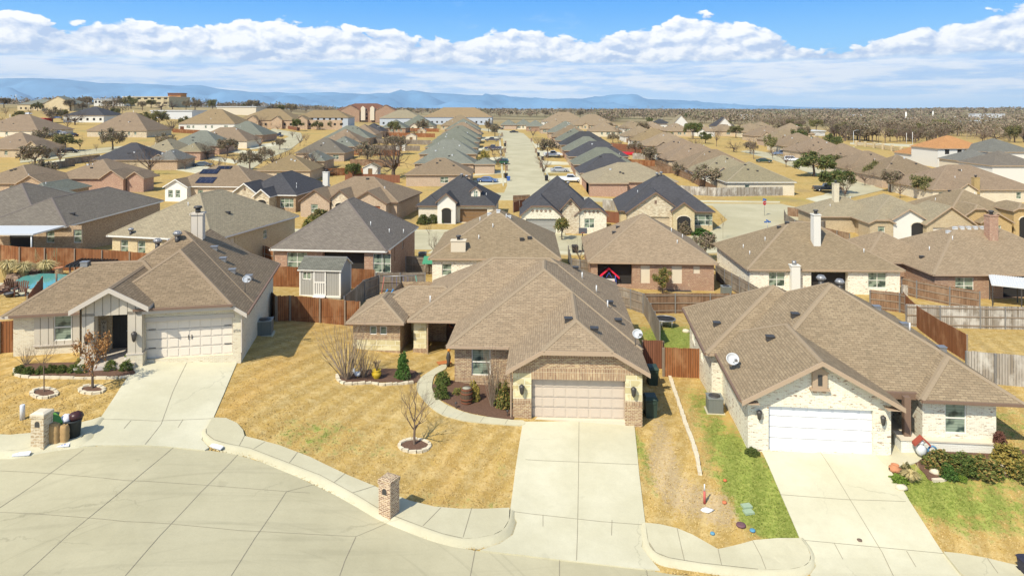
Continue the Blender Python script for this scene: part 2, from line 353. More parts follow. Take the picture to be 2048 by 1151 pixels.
def leafmat(name, c1, c2, c3=None):
    m, g, b = newmat(name); oi = g.n('ShaderNodeObjectInfo'); uv = g.n('ShaderNodeNewGeometry')
    r = uv.outputs['Random Per Island']
    col = g.mix(r, c1, c2)
    if c3: col = g.mix(g.ss(r, .72, .8), col, c3)
    hv = g.m('MULTIPLY_ADD', oi.outputs['Random'], .3, .85)
    g.put(b.inputs['Base Color'], g.mix(1.0, col, g.xyz(hv, hv, hv), 'MULTIPLY'))
    b.inputs['Roughness'].default_value = .7; b.inputs['Specular IOR Level'].default_value = .15
    return m
LEAF = {'box': leafmat('leaf_boxwood', (.05,.085,.02), (.13,.17,.04), (.20,.20,.05)), 'oak': leafmat('leaf_oak', (.07,.10,.03), (.15,.17,.05), (.17,.14,.05)),
  'dry': leafmat('leaf_dry', (.34,.17,.06), (.46,.26,.10), (.25,.10,.04)), 'mixed': leafmat('leaf_mixed', (.09,.12,.03), (.22,.21,.06), (.34,.22,.07)),
  'red': leafmat('leaf_burgundy', (.12,.05,.04), (.19,.09,.06)), 'scrub': leafmat('leaf_scrub', (.22,.165,.11), (.32,.25,.165), (.17,.165,.08)), 'straw': leafmat('leaf_straw', (.55,.44,.20), (.66,.55,.28), (.42,.34,.14)),
  'bright': leafmat('leaf_bright', (.12,.20,.03), (.22,.30,.05)), 'arbor': leafmat('leaf_arborvitae', (.045,.10,.02), (.10,.18,.04)), 'twig': leafmat('twig_grey', (.20,.15,.105), (.31,.24,.17)),
  'olive': leafmat('leaf_olive', (.11,.12,.04), (.21,.20,.075), (.26,.20,.09)), 'gold': leafmat('leaf_gold', (.30,.22,.05), (.42,.33,.09), (.16,.17,.04))}
BARK = plain('bark', (.19,.135,.095), .95, nz=.3, sc=8)
BARKD = plain('bark_dark', (.13,.095,.07), .95, nz=.3, sc=8)
# ------------------------------------------------------------------ mesh builder
class MB:
    def __init__(s): s.v = []; s.f = []; s.m = []; s.sm = []
    def add(s, vs, fs, m=0, smooth=False):
        o = len(s.v); s.v += [tuple(p) for p in vs]
        for f in fs: s.f.append(tuple(i + o for i in f)); s.m.append(m); s.sm.append(smooth)
        return s
    def quad(s, a, b, c, d, m=0): return s.add([a, b, c, d], [(0, 1, 2, 3)], m)
    def poly(s, pts, m=0): return s.add(pts, [tuple(range(len(pts)))], m)
    def box(s, x0, x1, y0, y1, z0, z1, m=0, rz=0, c=None):
        vs = [(x0,y0,z0),(x1,y0,z0),(x1,y1,z0),(x0,y1,z0),(x0,y0,z1),(x1,y0,z1),(x1,y1,z1),(x0,y1,z1)]
        if rz:
            cx, cy = c if c else ((x0+x1)/2, (y0+y1)/2); C, S = math.cos(rz), math.sin(rz)
            vs = [(cx+(x-cx)*C-(y-cy)*S, cy+(x-cx)*S+(y-cy)*C, z) for x, y, z in vs]
        return s.add(vs, [(0,3,2,1),(4,5,6,7),(0,1,5,4),(1,2,6,5),(2,3,7,6),(3,0,4,7)], m)
    def cbox(s, cx, cy, cz, w, d, h, m=0, rz=0): return s.box(cx-w/2, cx+w/2, cy-d/2, cy+d/2, cz, cz+h, m, rz)
    def beam(s, a, b, w, h=None, m=0):
        a, b = Vector(a), Vector(b); h = h or w; d = (b - a).normalized(); up = Vector((0,0,1)) if abs(d.z) < .95 else Vector((1,0,0))
        r = d.cross(up).normalized() * w / 2; t = r.cross(d).normalized() * h / 2
        vs = [a-r-t, a+r-t, a+r+t, a-r+t, b-r-t, b+r-t, b+r+t, b-r+t]
        return s.add(vs, [(0,3,2,1),(4,5,6,7),(0,1,5,4),(1,2,6,5),(2,3,7,6),(3,0,4,7)], m)
    def tube(s, pts, rads, n=6, m=0, cap=True, smooth=True):
        pts = [Vector(p) for p in pts]; o = len(s.v); k = len(pts)
        if not hasattr(rads, '__len__'): rads = [rads] * k
        ref = None
        for i, p in enumerate(pts):
            d = (pts[min(i+1, k-1)] - pts[max(i-1, 0)]).normalized()
            if ref is None: ref = d.orthogonal().normalized()
            r = (ref - d * ref.dot(d)); r = r.normalized() if r.length > 1e-4 else d.orthogonal().normalized(); ref = r; t = d.cross(r)
            for j in range(n):
                a = 2 * math.pi * j / n; s.v.append(tuple(p + (r * math.cos(a) + t * math.sin(a)) * rads[i]))
        for i in range(k - 1):
            for j in range(n):
                s.f.append((o+i*n+j, o+i*n+(j+1) % n, o+(i+1)*n+(j+1) % n, o+(i+1)*n+j)); s.m.append(m); s.sm.append(smooth)
        if cap:
            s.f.append(tuple(o+j for j in reversed(range(n)))); s.m.append(m); s.sm.append(False)
            s.f.append(tuple(o+(k-1)*n+j for j in range(n))); s.m.append(m); s.sm.append(False)
        return s
    def lathe(s, prof, n=16, c=(0,0,0), m=0, sx=1, sy=1, smooth=True):
        o = len(s.v); k = len(prof)
        for r, z in prof:
            for j in range(n):
                a = 2 * math.pi * j / n; s.v.append((c[0] + r*sx*math.cos(a), c[1] + r*sy*math.sin(a), c[2] + z))
        for i in range(k - 1):
            for j in range(n):
                s.f.append((o+i*n+j, o+i*n+(j+1) % n, o+(i+1)*n+(j+1) % n, o+(i+1)*n+j)); s.m.append(m); s.sm.append(smooth)
        s.f.append(tuple(o+j for j in reversed(range(n)))); s.m.append(m); s.sm.append(False)
        s.f.append(tuple(o+(k-1)*n+j for j in range(n))); s.m.append(m); s.sm.append(False)
        return s
    def ball(s, c, r, n=10, m=0, sz=1.0, sx=1.0, sy=1.0, jit=0, smooth=True):
        pr = []
        for i in range(n // 2 + 1):
            a = math.pi * i / (n // 2); pr.append((max(math.sin(a), .01) * r, -math.cos(a) * r * sz))
        o = len(s.v); s.lathe(pr, n, c, m, sx, sy, smooth)
        if jit:
            for i in range(o, len(s.v)):
                x, y, z = s.v[i]; q = 1 + (rnd.random() - .5) * jit; s.v[i] = (c[0] + (x-c[0])*q, c[1] + (y-c[1])*q, c[2] + (z-c[2])*q)
        return s
    def xf(s, M, start=0):
        for i in range(start, len(s.v)): s.v[i] = tuple(M @ Vector(s.v[i]))
        return s
    def mesh(s, name, mats, uv=True):
        me = bpy.data.meshes.new(name); me.from_pydata(s.v, [], s.f); me.update()
        for m in (mats if isinstance(mats, (list, tuple)) else [mats]): me.materials.append(m)
        me.polygons.foreach_set('material_index', s.m); me.polygons.foreach_set('use_smooth', s.sm)
        if uv and len(s.f) < 60000:
            L = me.uv_layers.new(name='UVMap'); data = np.zeros((len(me.loops), 2), np.float32)
            for p in me.polygons:
                n = p.normal
                if abs(n.z) > .999: u = Vector((1, 0, 0)); v = Vector((0, 1, 0))
                else: u = Vector((-n.y, n.x, 0)).normalized(); v = n.cross(u)
                for li in p.loop_indices:
                    c = me.vertices[me.loops[li].vertex_index].co; data[li] = (c.dot(u), c.dot(v))
            L.data.foreach_set('uv', data.ravel())
        return me
    def build(s, name, mats, parent=None, label=None, uv=True):
        if not s.v: return None
        o = bpy.data.objects.new(name, s.mesh(name, mats, uv)); scene.collection.objects.link(o)
        if parent is not None: o.parent = parent
        if label: o['label'] = label
        return o
def thing(name, label, cat, loc=(0,0,0), rz=0.0, group=None):
    o = bpy.data.objects.new(name, None); scene.collection.objects.link(o); o.location = loc; o.rotation_euler = (0, 0, rz); o.empty_display_size = .3
    o['label'] = label; o['category'] = cat
    if group: o['group'] = group
    return o
def tag(o, label=None, cat=None, group=None, kind=None):
    for k, v in (('label', label), ('category', cat), ('group', group), ('kind', kind)):
        if v: o[k] = v
    return o
def kids(o): return [c for c in o.children]
def dup(o, loc, rz=0.0, label=None, scale=1.0, group=None, z=None):
    def cp(x, par):
        c = x.copy(); scene.collection.objects.link(c)
        if par is not None: c.parent = par
        for ch in CHN.get(x.name, x.children): cp(ch, c)
        return c
    r = cp(o, None); r.location = loc; r.rotation_euler = (0, 0, rz)
    r.scale = (scale,) * 3 if not hasattr(scale, '__len__') else scale
    if label: r['label'] = label
    if group: r['group'] = group
    return r
CHN = {}
# ------------------------------------------------------------------ drapes: ground, streets, walks
def smooth_poly(pts, closed=False, n=4):
    P = [Vector((p[0], p[1])) for p in pts]; out = []; k = len(P)
    rng = range(k if closed else k - 1)
    for i in rng:
        p0 = P[(i-1) % k] if closed or i > 0 else P[i]; p1 = P[i]; p2 = P[(i+1) % k]; p3 = P[(i+2) % k] if closed or i + 2 < k else p2
        for j in range(n):
            t = j / n; out.append(.5 * ((2*p1) + (p2-p0)*t + (2*p0-5*p1+4*p2-p3)*t*t + (3*p1-p0-3*p2+p3)*t**3))
    if not closed: out.append(P[-1])
    return [tuple(p) for p in out]
LOWERED = []          # polygons (world xy) where the natural ground is pressed down under paving
def W(pts, smooth=0, closed=True):
    if smooth: pts = smooth_poly(pts, closed, smooth)
    return [(p.x, p.y) for p in (U(a, b) for a, b in pts)]
def drape(name, polys, mat, off, step, kind='structure', thick=.12, parent=None, jitter=0):
    bm = bmesh.new()
    for P in polys:
        b2 = bmesh.new(); vs = [b2.verts.new((x, y, 0)) for x, y in P]; f = b2.faces.new(vs)
        bmesh.ops.triangulate(b2, faces=[f])
        xs = [p[0] for p in P]; ys = [p[1] for p in P]
        for ax, lo, hi in ((0, min(xs), max(xs)), (1, min(ys), max(ys))):
            c = math.floor(lo / step) * step + step
            while c < hi:
                st = step
                co = (c, 0, 0) if ax == 0 else (0, c, 0); no = (1, 0, 0) if ax == 0 else (0, 1, 0)
                bmesh.ops.bisect_plane(b2, geom=b2.verts[:] + b2.edges[:] + b2.faces[:], plane_co=co, plane_no=no)
                c += st
        bmesh.ops.remove_doubles(b2, verts=b2.verts, dist=.002)
        for f in b2.faces:
            if f.normal.z < 0: f.normal_flip()
        be = [e for e in b2.edges if len(e.link_faces) == 1]
        V = list(b2.verts); Z = gz_np([v.co.x for v in V], [v.co.y for v in V])
        for v, z in zip(V, Z): v.co.z = z + off
        r = bmesh.ops.extrude_edge_only(b2, edges=be)
        for v in [g for g in r['geom'] if isinstance(g, bmesh.types.BMVert)]: v.co.z -= thick
        me = bpy.data.meshes.new('tmp'); b2.to_mesh(me); b2.free(); bm.from_mesh(me); bpy.data.meshes.remove(me)
    bmesh.ops.recalc_face_normals(bm, faces=bm.faces)
    me = bpy.data.meshes.new(name); bm.to_mesh(me); bm.free(); me.materials.append(mat)
    up = sum(p.normal.z * p.area for p in me.polygons)
    if up < 0: me.flip_normals()
    o = bpy.data.objects.new(name, me); scene.collection.objects.link(o)
    if parent is not None: o.parent = parent
    elif kind: o['kind'] = kind
    return o
def strips(mb, lines, width, off):
    """thin draped ribbons along photo polylines"""
    for ln in lines:
        P = [U(a, b) for a, b in ln]; Q = []
        for a, b in zip(P[:-1], P[1:]):
            n = max(1, int((b - a).length / .7))
            Q += [a.lerp(b, i / n) for i in range(n)]
        Q.append(P[-1]); X = np.array([p.x for p in Q]); Y = np.array([p.y for p in Q]); Z = gz_np(X, Y) + off
        o = len(mb.v)
        for i, p in enumerate(Q):
            d = (Q[min(i+1, len(Q)-1)] - Q[max(i-1, 0)]); d.z = 0; d.normalize(); s = Vector((-d.y, d.x, 0)) * width / 2
            for sg in (1, -1):
                q = p + s * sg; mb.v.append((q.x, q.y, float(Z[i])))
        for i in range(len(Q) - 1):
            mb.f.append((o+2*i+1, o+2*i+3, o+2*i+2, o+2*i)); mb.m.append(0); mb.sm.append(False)
# ------------------------------------------------------------------ walls, openings
DW = {}
def add_fill(par, P, d, a, b, z0, z1, kind, depth=.1):
    """window, door or garage door set into an opening of a wall face; P start of the face, d its direction"""
    n = Vector((d.y, -d.x, 0)); o = P + d * a - n * depth; w = b - a; h = z1 - z0
    M = Matrix(((d.x, -n.x, 0, o.x), (d.y, -n.y, 0, o.y), (0, 0, 1, z0), (0, 0, 0, 1)))   # local: x along, y inwards, z up
    key = (kind, round(w, 2), round(h, 2), round(depth, 2))
    def put(nm, key2, fn, mats, parent):
        k = key + (key2,)
        if k not in DW:
            mb = MB(); fn(mb); DW[k] = mb.mesh(nm, mats)
        ob = bpy.data.objects.new(nm, DW[k]); scene.collection.objects.link(ob); ob.parent = parent
        return ob
    t = .055
    if kind.startswith('win'):
        fm = FRAMEW
        n_ = 2 if '2' in kind else (3 if '3' in kind else 1)
        def fr(mb):
            mb.box(-.02, w+.02, -.03 - depth*.0, .03, -.07, 0.0)
            for i in range(n_ + 1):
                x = i * w / n_; xa = 0 if i == 0 else (w - t if i == n_ else x - t/2); mb.box(xa, xa + t, -.02, .04, 0, h)
            mb.box(t, w-t, -.022, .038, 0, t); mb.box(t, w-t, -.022, .038, h-t, h)
            if 'x' not in kind: mb.box(t, w-t, -.024, .036, h*.47, h*.47+t)
        def pn(mb): mb.quad((0, .02, 0), (w, .02, 0), (w, .02, h), (0, .02, h))
        f = put('window', 'f', fr, fm, par); f.matrix_local = M
        p = put('pane', 'p', pn, GLASS, f)
    elif kind.startswith('gar'):
        mt = DOORM[kind.split('_')[1]]
        def gd(mb):
            mb.box(0, w, .0, .06, 0, h)
            nr, nc = 4, 8
            for r in range(nr):
                for c in range(nc):
                    x0 = w * c / nc + .06; x1 = w * (c+1) / nc - .06; zz0 = h * r / nr + .06; zz1 = h * (r+1) / nr - .06
                    mb.box(x0, x1, -.022, .002, zz0, zz1)
                if r: mb.box(0, w, -.004, .001, h*r/nr-.012, h*r/nr+.012, 1)
        f = put('garage_door', 'g', gd, [mt, plain('seam', (.25,.22,.19), .8)], par); f.matrix_local = M
    elif kind.startswith('door'):
        mt = DOORM[kind.split('_')[1]]
        def dr(mb):
            mb.box(0, w, 0, .05, 0, h)
            for zz0, zz1 in ((.12, .45), (.5, .93)): 
                mb.box(w*.16, w*.46, -.02, .001, h*zz0, h*zz1); mb.box(w*.54, w*.84, -.02, .001, h*zz0, h*zz1)
        def hd(mb): mb.ball((w*.9, -.06, 1.0), .045, 8); mb.box(w*.88, w*.92, -.06, .0, .98, 1.02)
        f = put('door', 'd', dr, mt, par); f.matrix_local = M; put('handle', 'h', hd, METALG, f)
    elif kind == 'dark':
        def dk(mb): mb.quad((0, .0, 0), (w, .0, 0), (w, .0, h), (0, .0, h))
        f = put('opening', 'k', dk, DARK, par); f.matrix_local = M  # shade in the opening is painted as one flat dark sheet
    elif kind.startswith('board'):
        def bd(mb): mb.box(0, w, -.02, .05, 0, h); [mb.box(0, w, -.026, -.019, h*i/8, h*i/8+.015) for i in range(1, 8)]
        f = put('shutter', 'b', bd, WL['stuccot'], par); f.matrix_local = M
def face(mb, P, d, L, z0, z1, ops=(), depth=.1, m=0, ztop=None):
    """a wall face with real openings"""
    P = Vector((P[0], P[1], 0)); d = Vector((d[0], d[1], 0)).normalized(); n = Vector((d.y, -d.x, 0))
    xs = sorted({0, L, *[o[0] for o in ops], *[o[1] for o in ops]}); zs = sorted({z0, z1, *[o[2] for o in ops], *[o[3] for o in ops]})
    pt = lambda x, z, q=0: tuple(P + d * x - n * q + Vector((0, 0, z)))
    for xa, xb in zip(xs[:-1], xs[1:]):
        run = None
        for za, zb in zip(zs[:-1], zs[1:]):
            hole = any(o[0] - 1e-4 <= xa and xb <= o[1] + 1e-4 and o[2] - 1e-4 <= za and zb <= o[3] + 1e-4 for o in ops)
            if not hole: mb.quad(pt(xa, za), pt(xb, za), pt(xb, zb), pt(xa, zb), m)
    for o in ops:
        a, b, c, e = o[:4]; q = o[5] if len(o) > 5 else depth
        mb.quad(pt(a, c), pt(a, c, q), pt(a, e, q), pt(a, e), m); mb.quad(pt(b, c, q), pt(b, c), pt(b, e), pt(b, e, q), m)
        mb.quad(pt(a, e, q), pt(b, e, q), pt(b, e), pt(a, e), m); mb.quad(pt(a, c), pt(b, c), pt(b, c, q), pt(a, c, q), m)
def walls(mb, house, x0, x1, y0, y1, z0, z1, f=(), r=(), l=(), b=(), m=0, depth=.1, skip=''):
    V3 = Vector
    for key, P, d, L, ops in (('f', (x0, y0), (1, 0), x1-x0, f), ('r', (x1, y0), (0, 1), y1-y0, r), ('b', (x1, y1), (-1, 0), x1-x0, b), ('l', (x0, y1), (0, -1), y1-y0, l)):
        if key in skip: continue
        face(mb, P, d, L, z0, z1, ops, depth, m)
        for o in ops: add_fill(house, V3((P[0], P[1], 0)), V3((d[0], d[1], 0)), o[0], o[1], o[2], o[3], o[4], o[5] if len(o) > 5 else depth)
# ------------------------------------------------------------------ roofs
def roofvol(mb, x0, x1, y0, y1, z, pitch, axis=None, e0=1.0, e1=1.0, t=.17, caps=True, capm=1, fm=2):
    """one roof volume over an eave rectangle. e0/e1: 1 hip, 0 gable, between = clipped gable"""
    w, d = x1 - x0, y1 - y0
    if axis is None: axis = 'x' if w >= d else 'y'
    L, S = (w, d) if axis == 'x' else (d, w); h = S / 2
    def P(a, s, zz):   # a along ridge, s across
        return Vector((x0 + a, y0 + s, z + zz)) if axis == 'x' else Vector((x1 - s, y0 + a, z + zz))
    k0, k1 = e0 * h, e1 * h
    if k0 + k1 > L: q = L / (k0 + k1); k0 *= q; k1 *= q
    H = h * pitch
    r0, r1 = P(k0, h, H), P(L - k1, h, H)
    c0 = (1 - e0) * h; c1 = (1 - e1) * h        # clip distance in from the eave
    A, B, Cc, D = P(0, 0, 0), P(L, 0, 0), P(L, S, 0), P(0, S, 0)
    polys = []
    j0a, j0b = P(0, c0, c0 * pitch), P(0, S - c0, c0 * pitch); j1a, j1b = P(L, c1, c1 * pitch), P(L, S - c1, c1 * pitch)
    side1 = [A, B]; side2 = [Cc, D]
    if e1 < 1 and e1 > 0: side1.append(j1a)
    side1.append(r1)
    if (r0 - r1).length > .02: side1.append(r0)
    if 0 < e0 < 1: side1.append(j0a)
    if 0 < e0 < 1: side2.append(j0b)
    side2.append(r0)
    if (r0 - r1).length > .02: side2.append(r1)
    if 0 < e1 < 1: side2.append(j1b)
    polys = [side1, side2]
    if e0 > 0: polys.append([D, A, r0] if e0 >= 1 else [j0b, j0a, r0])
    if e1 > 0: polys.append([B, Cc, r1] if e1 >= 1 else [j1a, j1b, r1])
    roofshell(mb, polys, t, caps, capm, fm)
    return h * pitch
def roofshell(mb, polys, t=.17, caps=True, capm=1, fm=2):
    V = {}; pts = []
    def vid(p):
        k = (round(p.x, 3), round(p.y, 3), round(p.z, 3))
        if k not in V: V[k] = len(pts); pts.append(Vector(p))
        return V[k]
    F_ = [[vid(p) for p in poly] for poly in polys]
    F_ = [[v for i, v in enumerate(f) if v != f[i-1]] for f in F_]
    n = len(pts); ed = {}
    for f in F_:
        for i, v in enumerate(f): ed.setdefault(frozenset((v, f[(i+1) % len(f)])), []).append((v, f[(i+1) % len(f)], f))
    top = [tuple(f) for f in F_]
    mb.add(pts, top, 0)
    base = [p - Vector((0, 0, t)) for p in pts]
    ov = len(mb.v); mb.v += [tuple(p) for p in pts] + [tuple(p) for p in base]
    for f in F_: mb.f.append(tuple(ov + n + v for v in reversed(f))); mb.m.append(fm); mb.sm.append(False)
    for e, l in ed.items():
        if len(l) == 1:
            a, b, _ = l[0]; mb.f.append((ov+b, ov+a, ov+n+a, ov+n+b)); mb.m.append(fm); mb.sm.append(False)
        elif caps:
            a, b = l[0][0], l[0][1]; pa, pb = pts[a], pts[b]; dd = (pb - pa)
            if dd.length < .3: continue
            dd.normalize(); eps = .022
            sides = []
            for _, _, f in l:
                c = sum((pts[v] for v in f), Vector()) / len(f); nn = (pts[f[1]] - pts[f[0]]).cross(pts[f[2]] - pts[f[1]]).normalized()
                q = c - pa; q = (q - dd * q.dot(dd)).normalized(); sides.append((nn, q))
            cen = (sides[0][0] + sides[1][0]).normalized() * eps * 1.3
            for nn, q in sides:
                a1, b1 = pa + cen, pb + cen; a2, b2 = pa + nn * eps + q * .16, pb + nn * eps + q * .16
                pp = [a1, b1, b2, a2]
                if (pp[1]-pp[0]).cross(pp[2]-pp[1]).dot(nn) < 0: pp.reverse()
                mb.add(pp, [(0, 1, 2, 3)], capm)
                pp = [a2, b2, b2 - nn*eps, a2 - nn*eps]; mb.add(pp, [(0, 1, 2, 3)], capm)
def gablewall(mb, xa, xb, y, z, pitch, m=0, clip=None, zc=0.0):
    """triangular (or clipped) wall above the plate, facing -y"""
    h = (xb - xa) / 2; xm = (xa + xb) / 2
    if clip is None or clip >= h: mb.poly([(xa, y, z), (xb, y, z), (xm, y, z + h * pitch)], m)
    else: mb.poly([(xa, y, z), (xb, y, z), (xb - clip, y, z + clip*pitch), (xa + clip, y, z + clip*pitch)], m)
def rake(mb, x0, x1, y, z, pitch, m, t=.2, clip=None, dep=.06):
    """fascia boards on a gable front"""
    h = (x1-x0)/2; c = h if clip is None else clip; xm = (x0+x1)/2
    top = z + c*pitch
    for s in (1, -1):
        xa = x0 if s == 1 else x1; xb = xa + s*c
        a = [(xa, y, z-t), (xb, y, top-t), (xb, y, top+.01), (xa, y, z+.01)]
        bk = [(p[0], y+dep, p[2]) for p in a]
        fs = [(0,1,2,3),(7,6,5,4),(0,4,5,1),(3,2,6,7),(0,3,7,4),(1,5,6,2)]
        if s == -1: fs = [tuple(reversed(f)) for f in fs]
        mb.add(a + bk, fs, m)
    if clip is not None: mb.box(x0+c, x1-c, y, y+dep, top-t, top+.01, m)
# ------------------------------------------------------------------ small roof fittings
def roofz(vols, x, y):
    """top of a list of roof volumes (x0,x1,y0,y1,z,pitch)"""
    best = -99
    for v in vols:
        x0, x1, y0, y1, z, p = v[:6]
        if x0 <= x <= x1 and y0 <= y <= y1:
            ds = [x-x0, x1-x, y-y0, y1-y]; ax = v[6] if len(v) > 6 else None; e0 = v[7] if len(v) > 7 else 1; e1 = v[8] if len(v) > 8 else 1
            if ax == 'y':
                ds = [x-x0, x1-x] + ([y-y0 + (1-e0)*(x1-x0)/2] if e0 > 0 else []) + ([y1-y] if e1 > 0 else [])
            if ax == 'x':
                ds = [y-y0, y1-y] + ([x-x0 + (1-e0)*(y1-y0)/2] if e0 > 0 else []) + ([x1-x] if e1 > 0 else [])
            best = max(best, z + p * min(ds))
    return best
def vent_pipe(h, x, y, z): MB().tube([(x, y, z-.15), (x, y, z+.42)], .045, 7).build('vent_pipe', METALW, h)
def box_vent(h, x, y, z, m=None):
    mb = MB(); mb.box(x-.2, x+.2, y-.2, y+.16, z-.12, z+.16); mb.box(x-.23, x+.23, y-.24, y+.18, z+.16, z+.2)
    mb.build('roof_vent', m or METALD, h)
def turbine(h, x, y, z):
    mb = MB(); mb.tube([(x, y, z-.25), (x, y, z+.3)], .15, 12)
    base = mb.build('turbine_vent', METALD, h)
    m2 = MB(); m2.ball((x, y, z+.47), .26, 14, sz=.75)
    for i in range(14):
        a = i/14*2*math.pi; m2.tube([(x+.15*math.cos(a), y+.15*math.sin(a), z+.3), (x+.285*math.cos(a), y+.285*math.sin(a), z+.47), (x+.15*math.cos(a), y+.15*math.sin(a), z+.64)], .018, 4)
    m2.build('vane_ball', METALG, base)
def chimney(h, x, y, z0, z1, w=.75, d=.9, m=None, cap='metal'):
    mb = MB(); mb.box(x-w/2, x+w/2, y-d/2, y+d/2, z0, z1); mb.box(x-w/2-.06, x+w/2+.06, y-d/2-.06, y+d/2+.06, z1, z1+.1)
    c = mb.build('chimney', m or WL['cream'], h)
    m2 = MB(); m2.tube([(x, y, z1+.1), (x, y, z1+.4)], .17, 10); m2.tube([(x, y, z1+.42), (x, y, z1+.55)], [.3, .24], 12); m2.build('chimney_cap', METALD, c)
def dish(label, loc, az, r=.42, parent=None):
    """satellite dish on a short mast"""
    t = thing('satellite_dish', label, 'satellite dish', loc, az)
    MB().tube([(0, 0, -.3), (0, 0, .3), (0, -.12, .5)], .03, 6).build('mast', METALG, t)
    mb = MB(); pr = [(r*q, .22*r*q*q*1.6) for q in (0.02, .3, .6, .85, 1)]; mb.lathe(pr + [(r*1.0, .22*r*1.6-.02), (r*.5, .05)], 20, sx=1, sy=.85)
    mb.xf(Matrix.Translation((0, -.2, .55)) @ Matrix.Rotation(R(62), 4, 'X')); mb.build('reflector', METALW, t)
    mb = MB(); mb.tube([(0, -.2, .35), (0, -.65, .62)], .02, 5); mb.box(-.07, .07, -.72, -.62, .58, .72); mb.build('feed_arm', METALG, t)
    return t
def wall_lantern(h, x, y, z, s=1.0, nm='wall_lantern'):
    mb = MB(); mb.box(x-.05*s, x+.05*s, y-.03, y, z-.1*s, z+.2*s); mb.beam((x, y-.02, z+.15*s), (x, y-.2*s, z+.22*s), .03)
    mb.lathe([(.03*s, .3*s), (.15*s, .2*s), (.16*s, .17*s), (.1*s, -.2*s), (.07*s, -.24*s), (.02*s, -.3*s)][::-1], 8, (x, y-.2*s, z))
    o = mb.build(nm, METALD, h)
    m2 = MB(); m2.lathe([(.075*s, -.17*s), (.12*s, .14*s)], 8, (x, y-.2*s-.012, z)); m2.build('lamp_glass', plain('lamp_glass', (.5,.45,.35), .2), o)
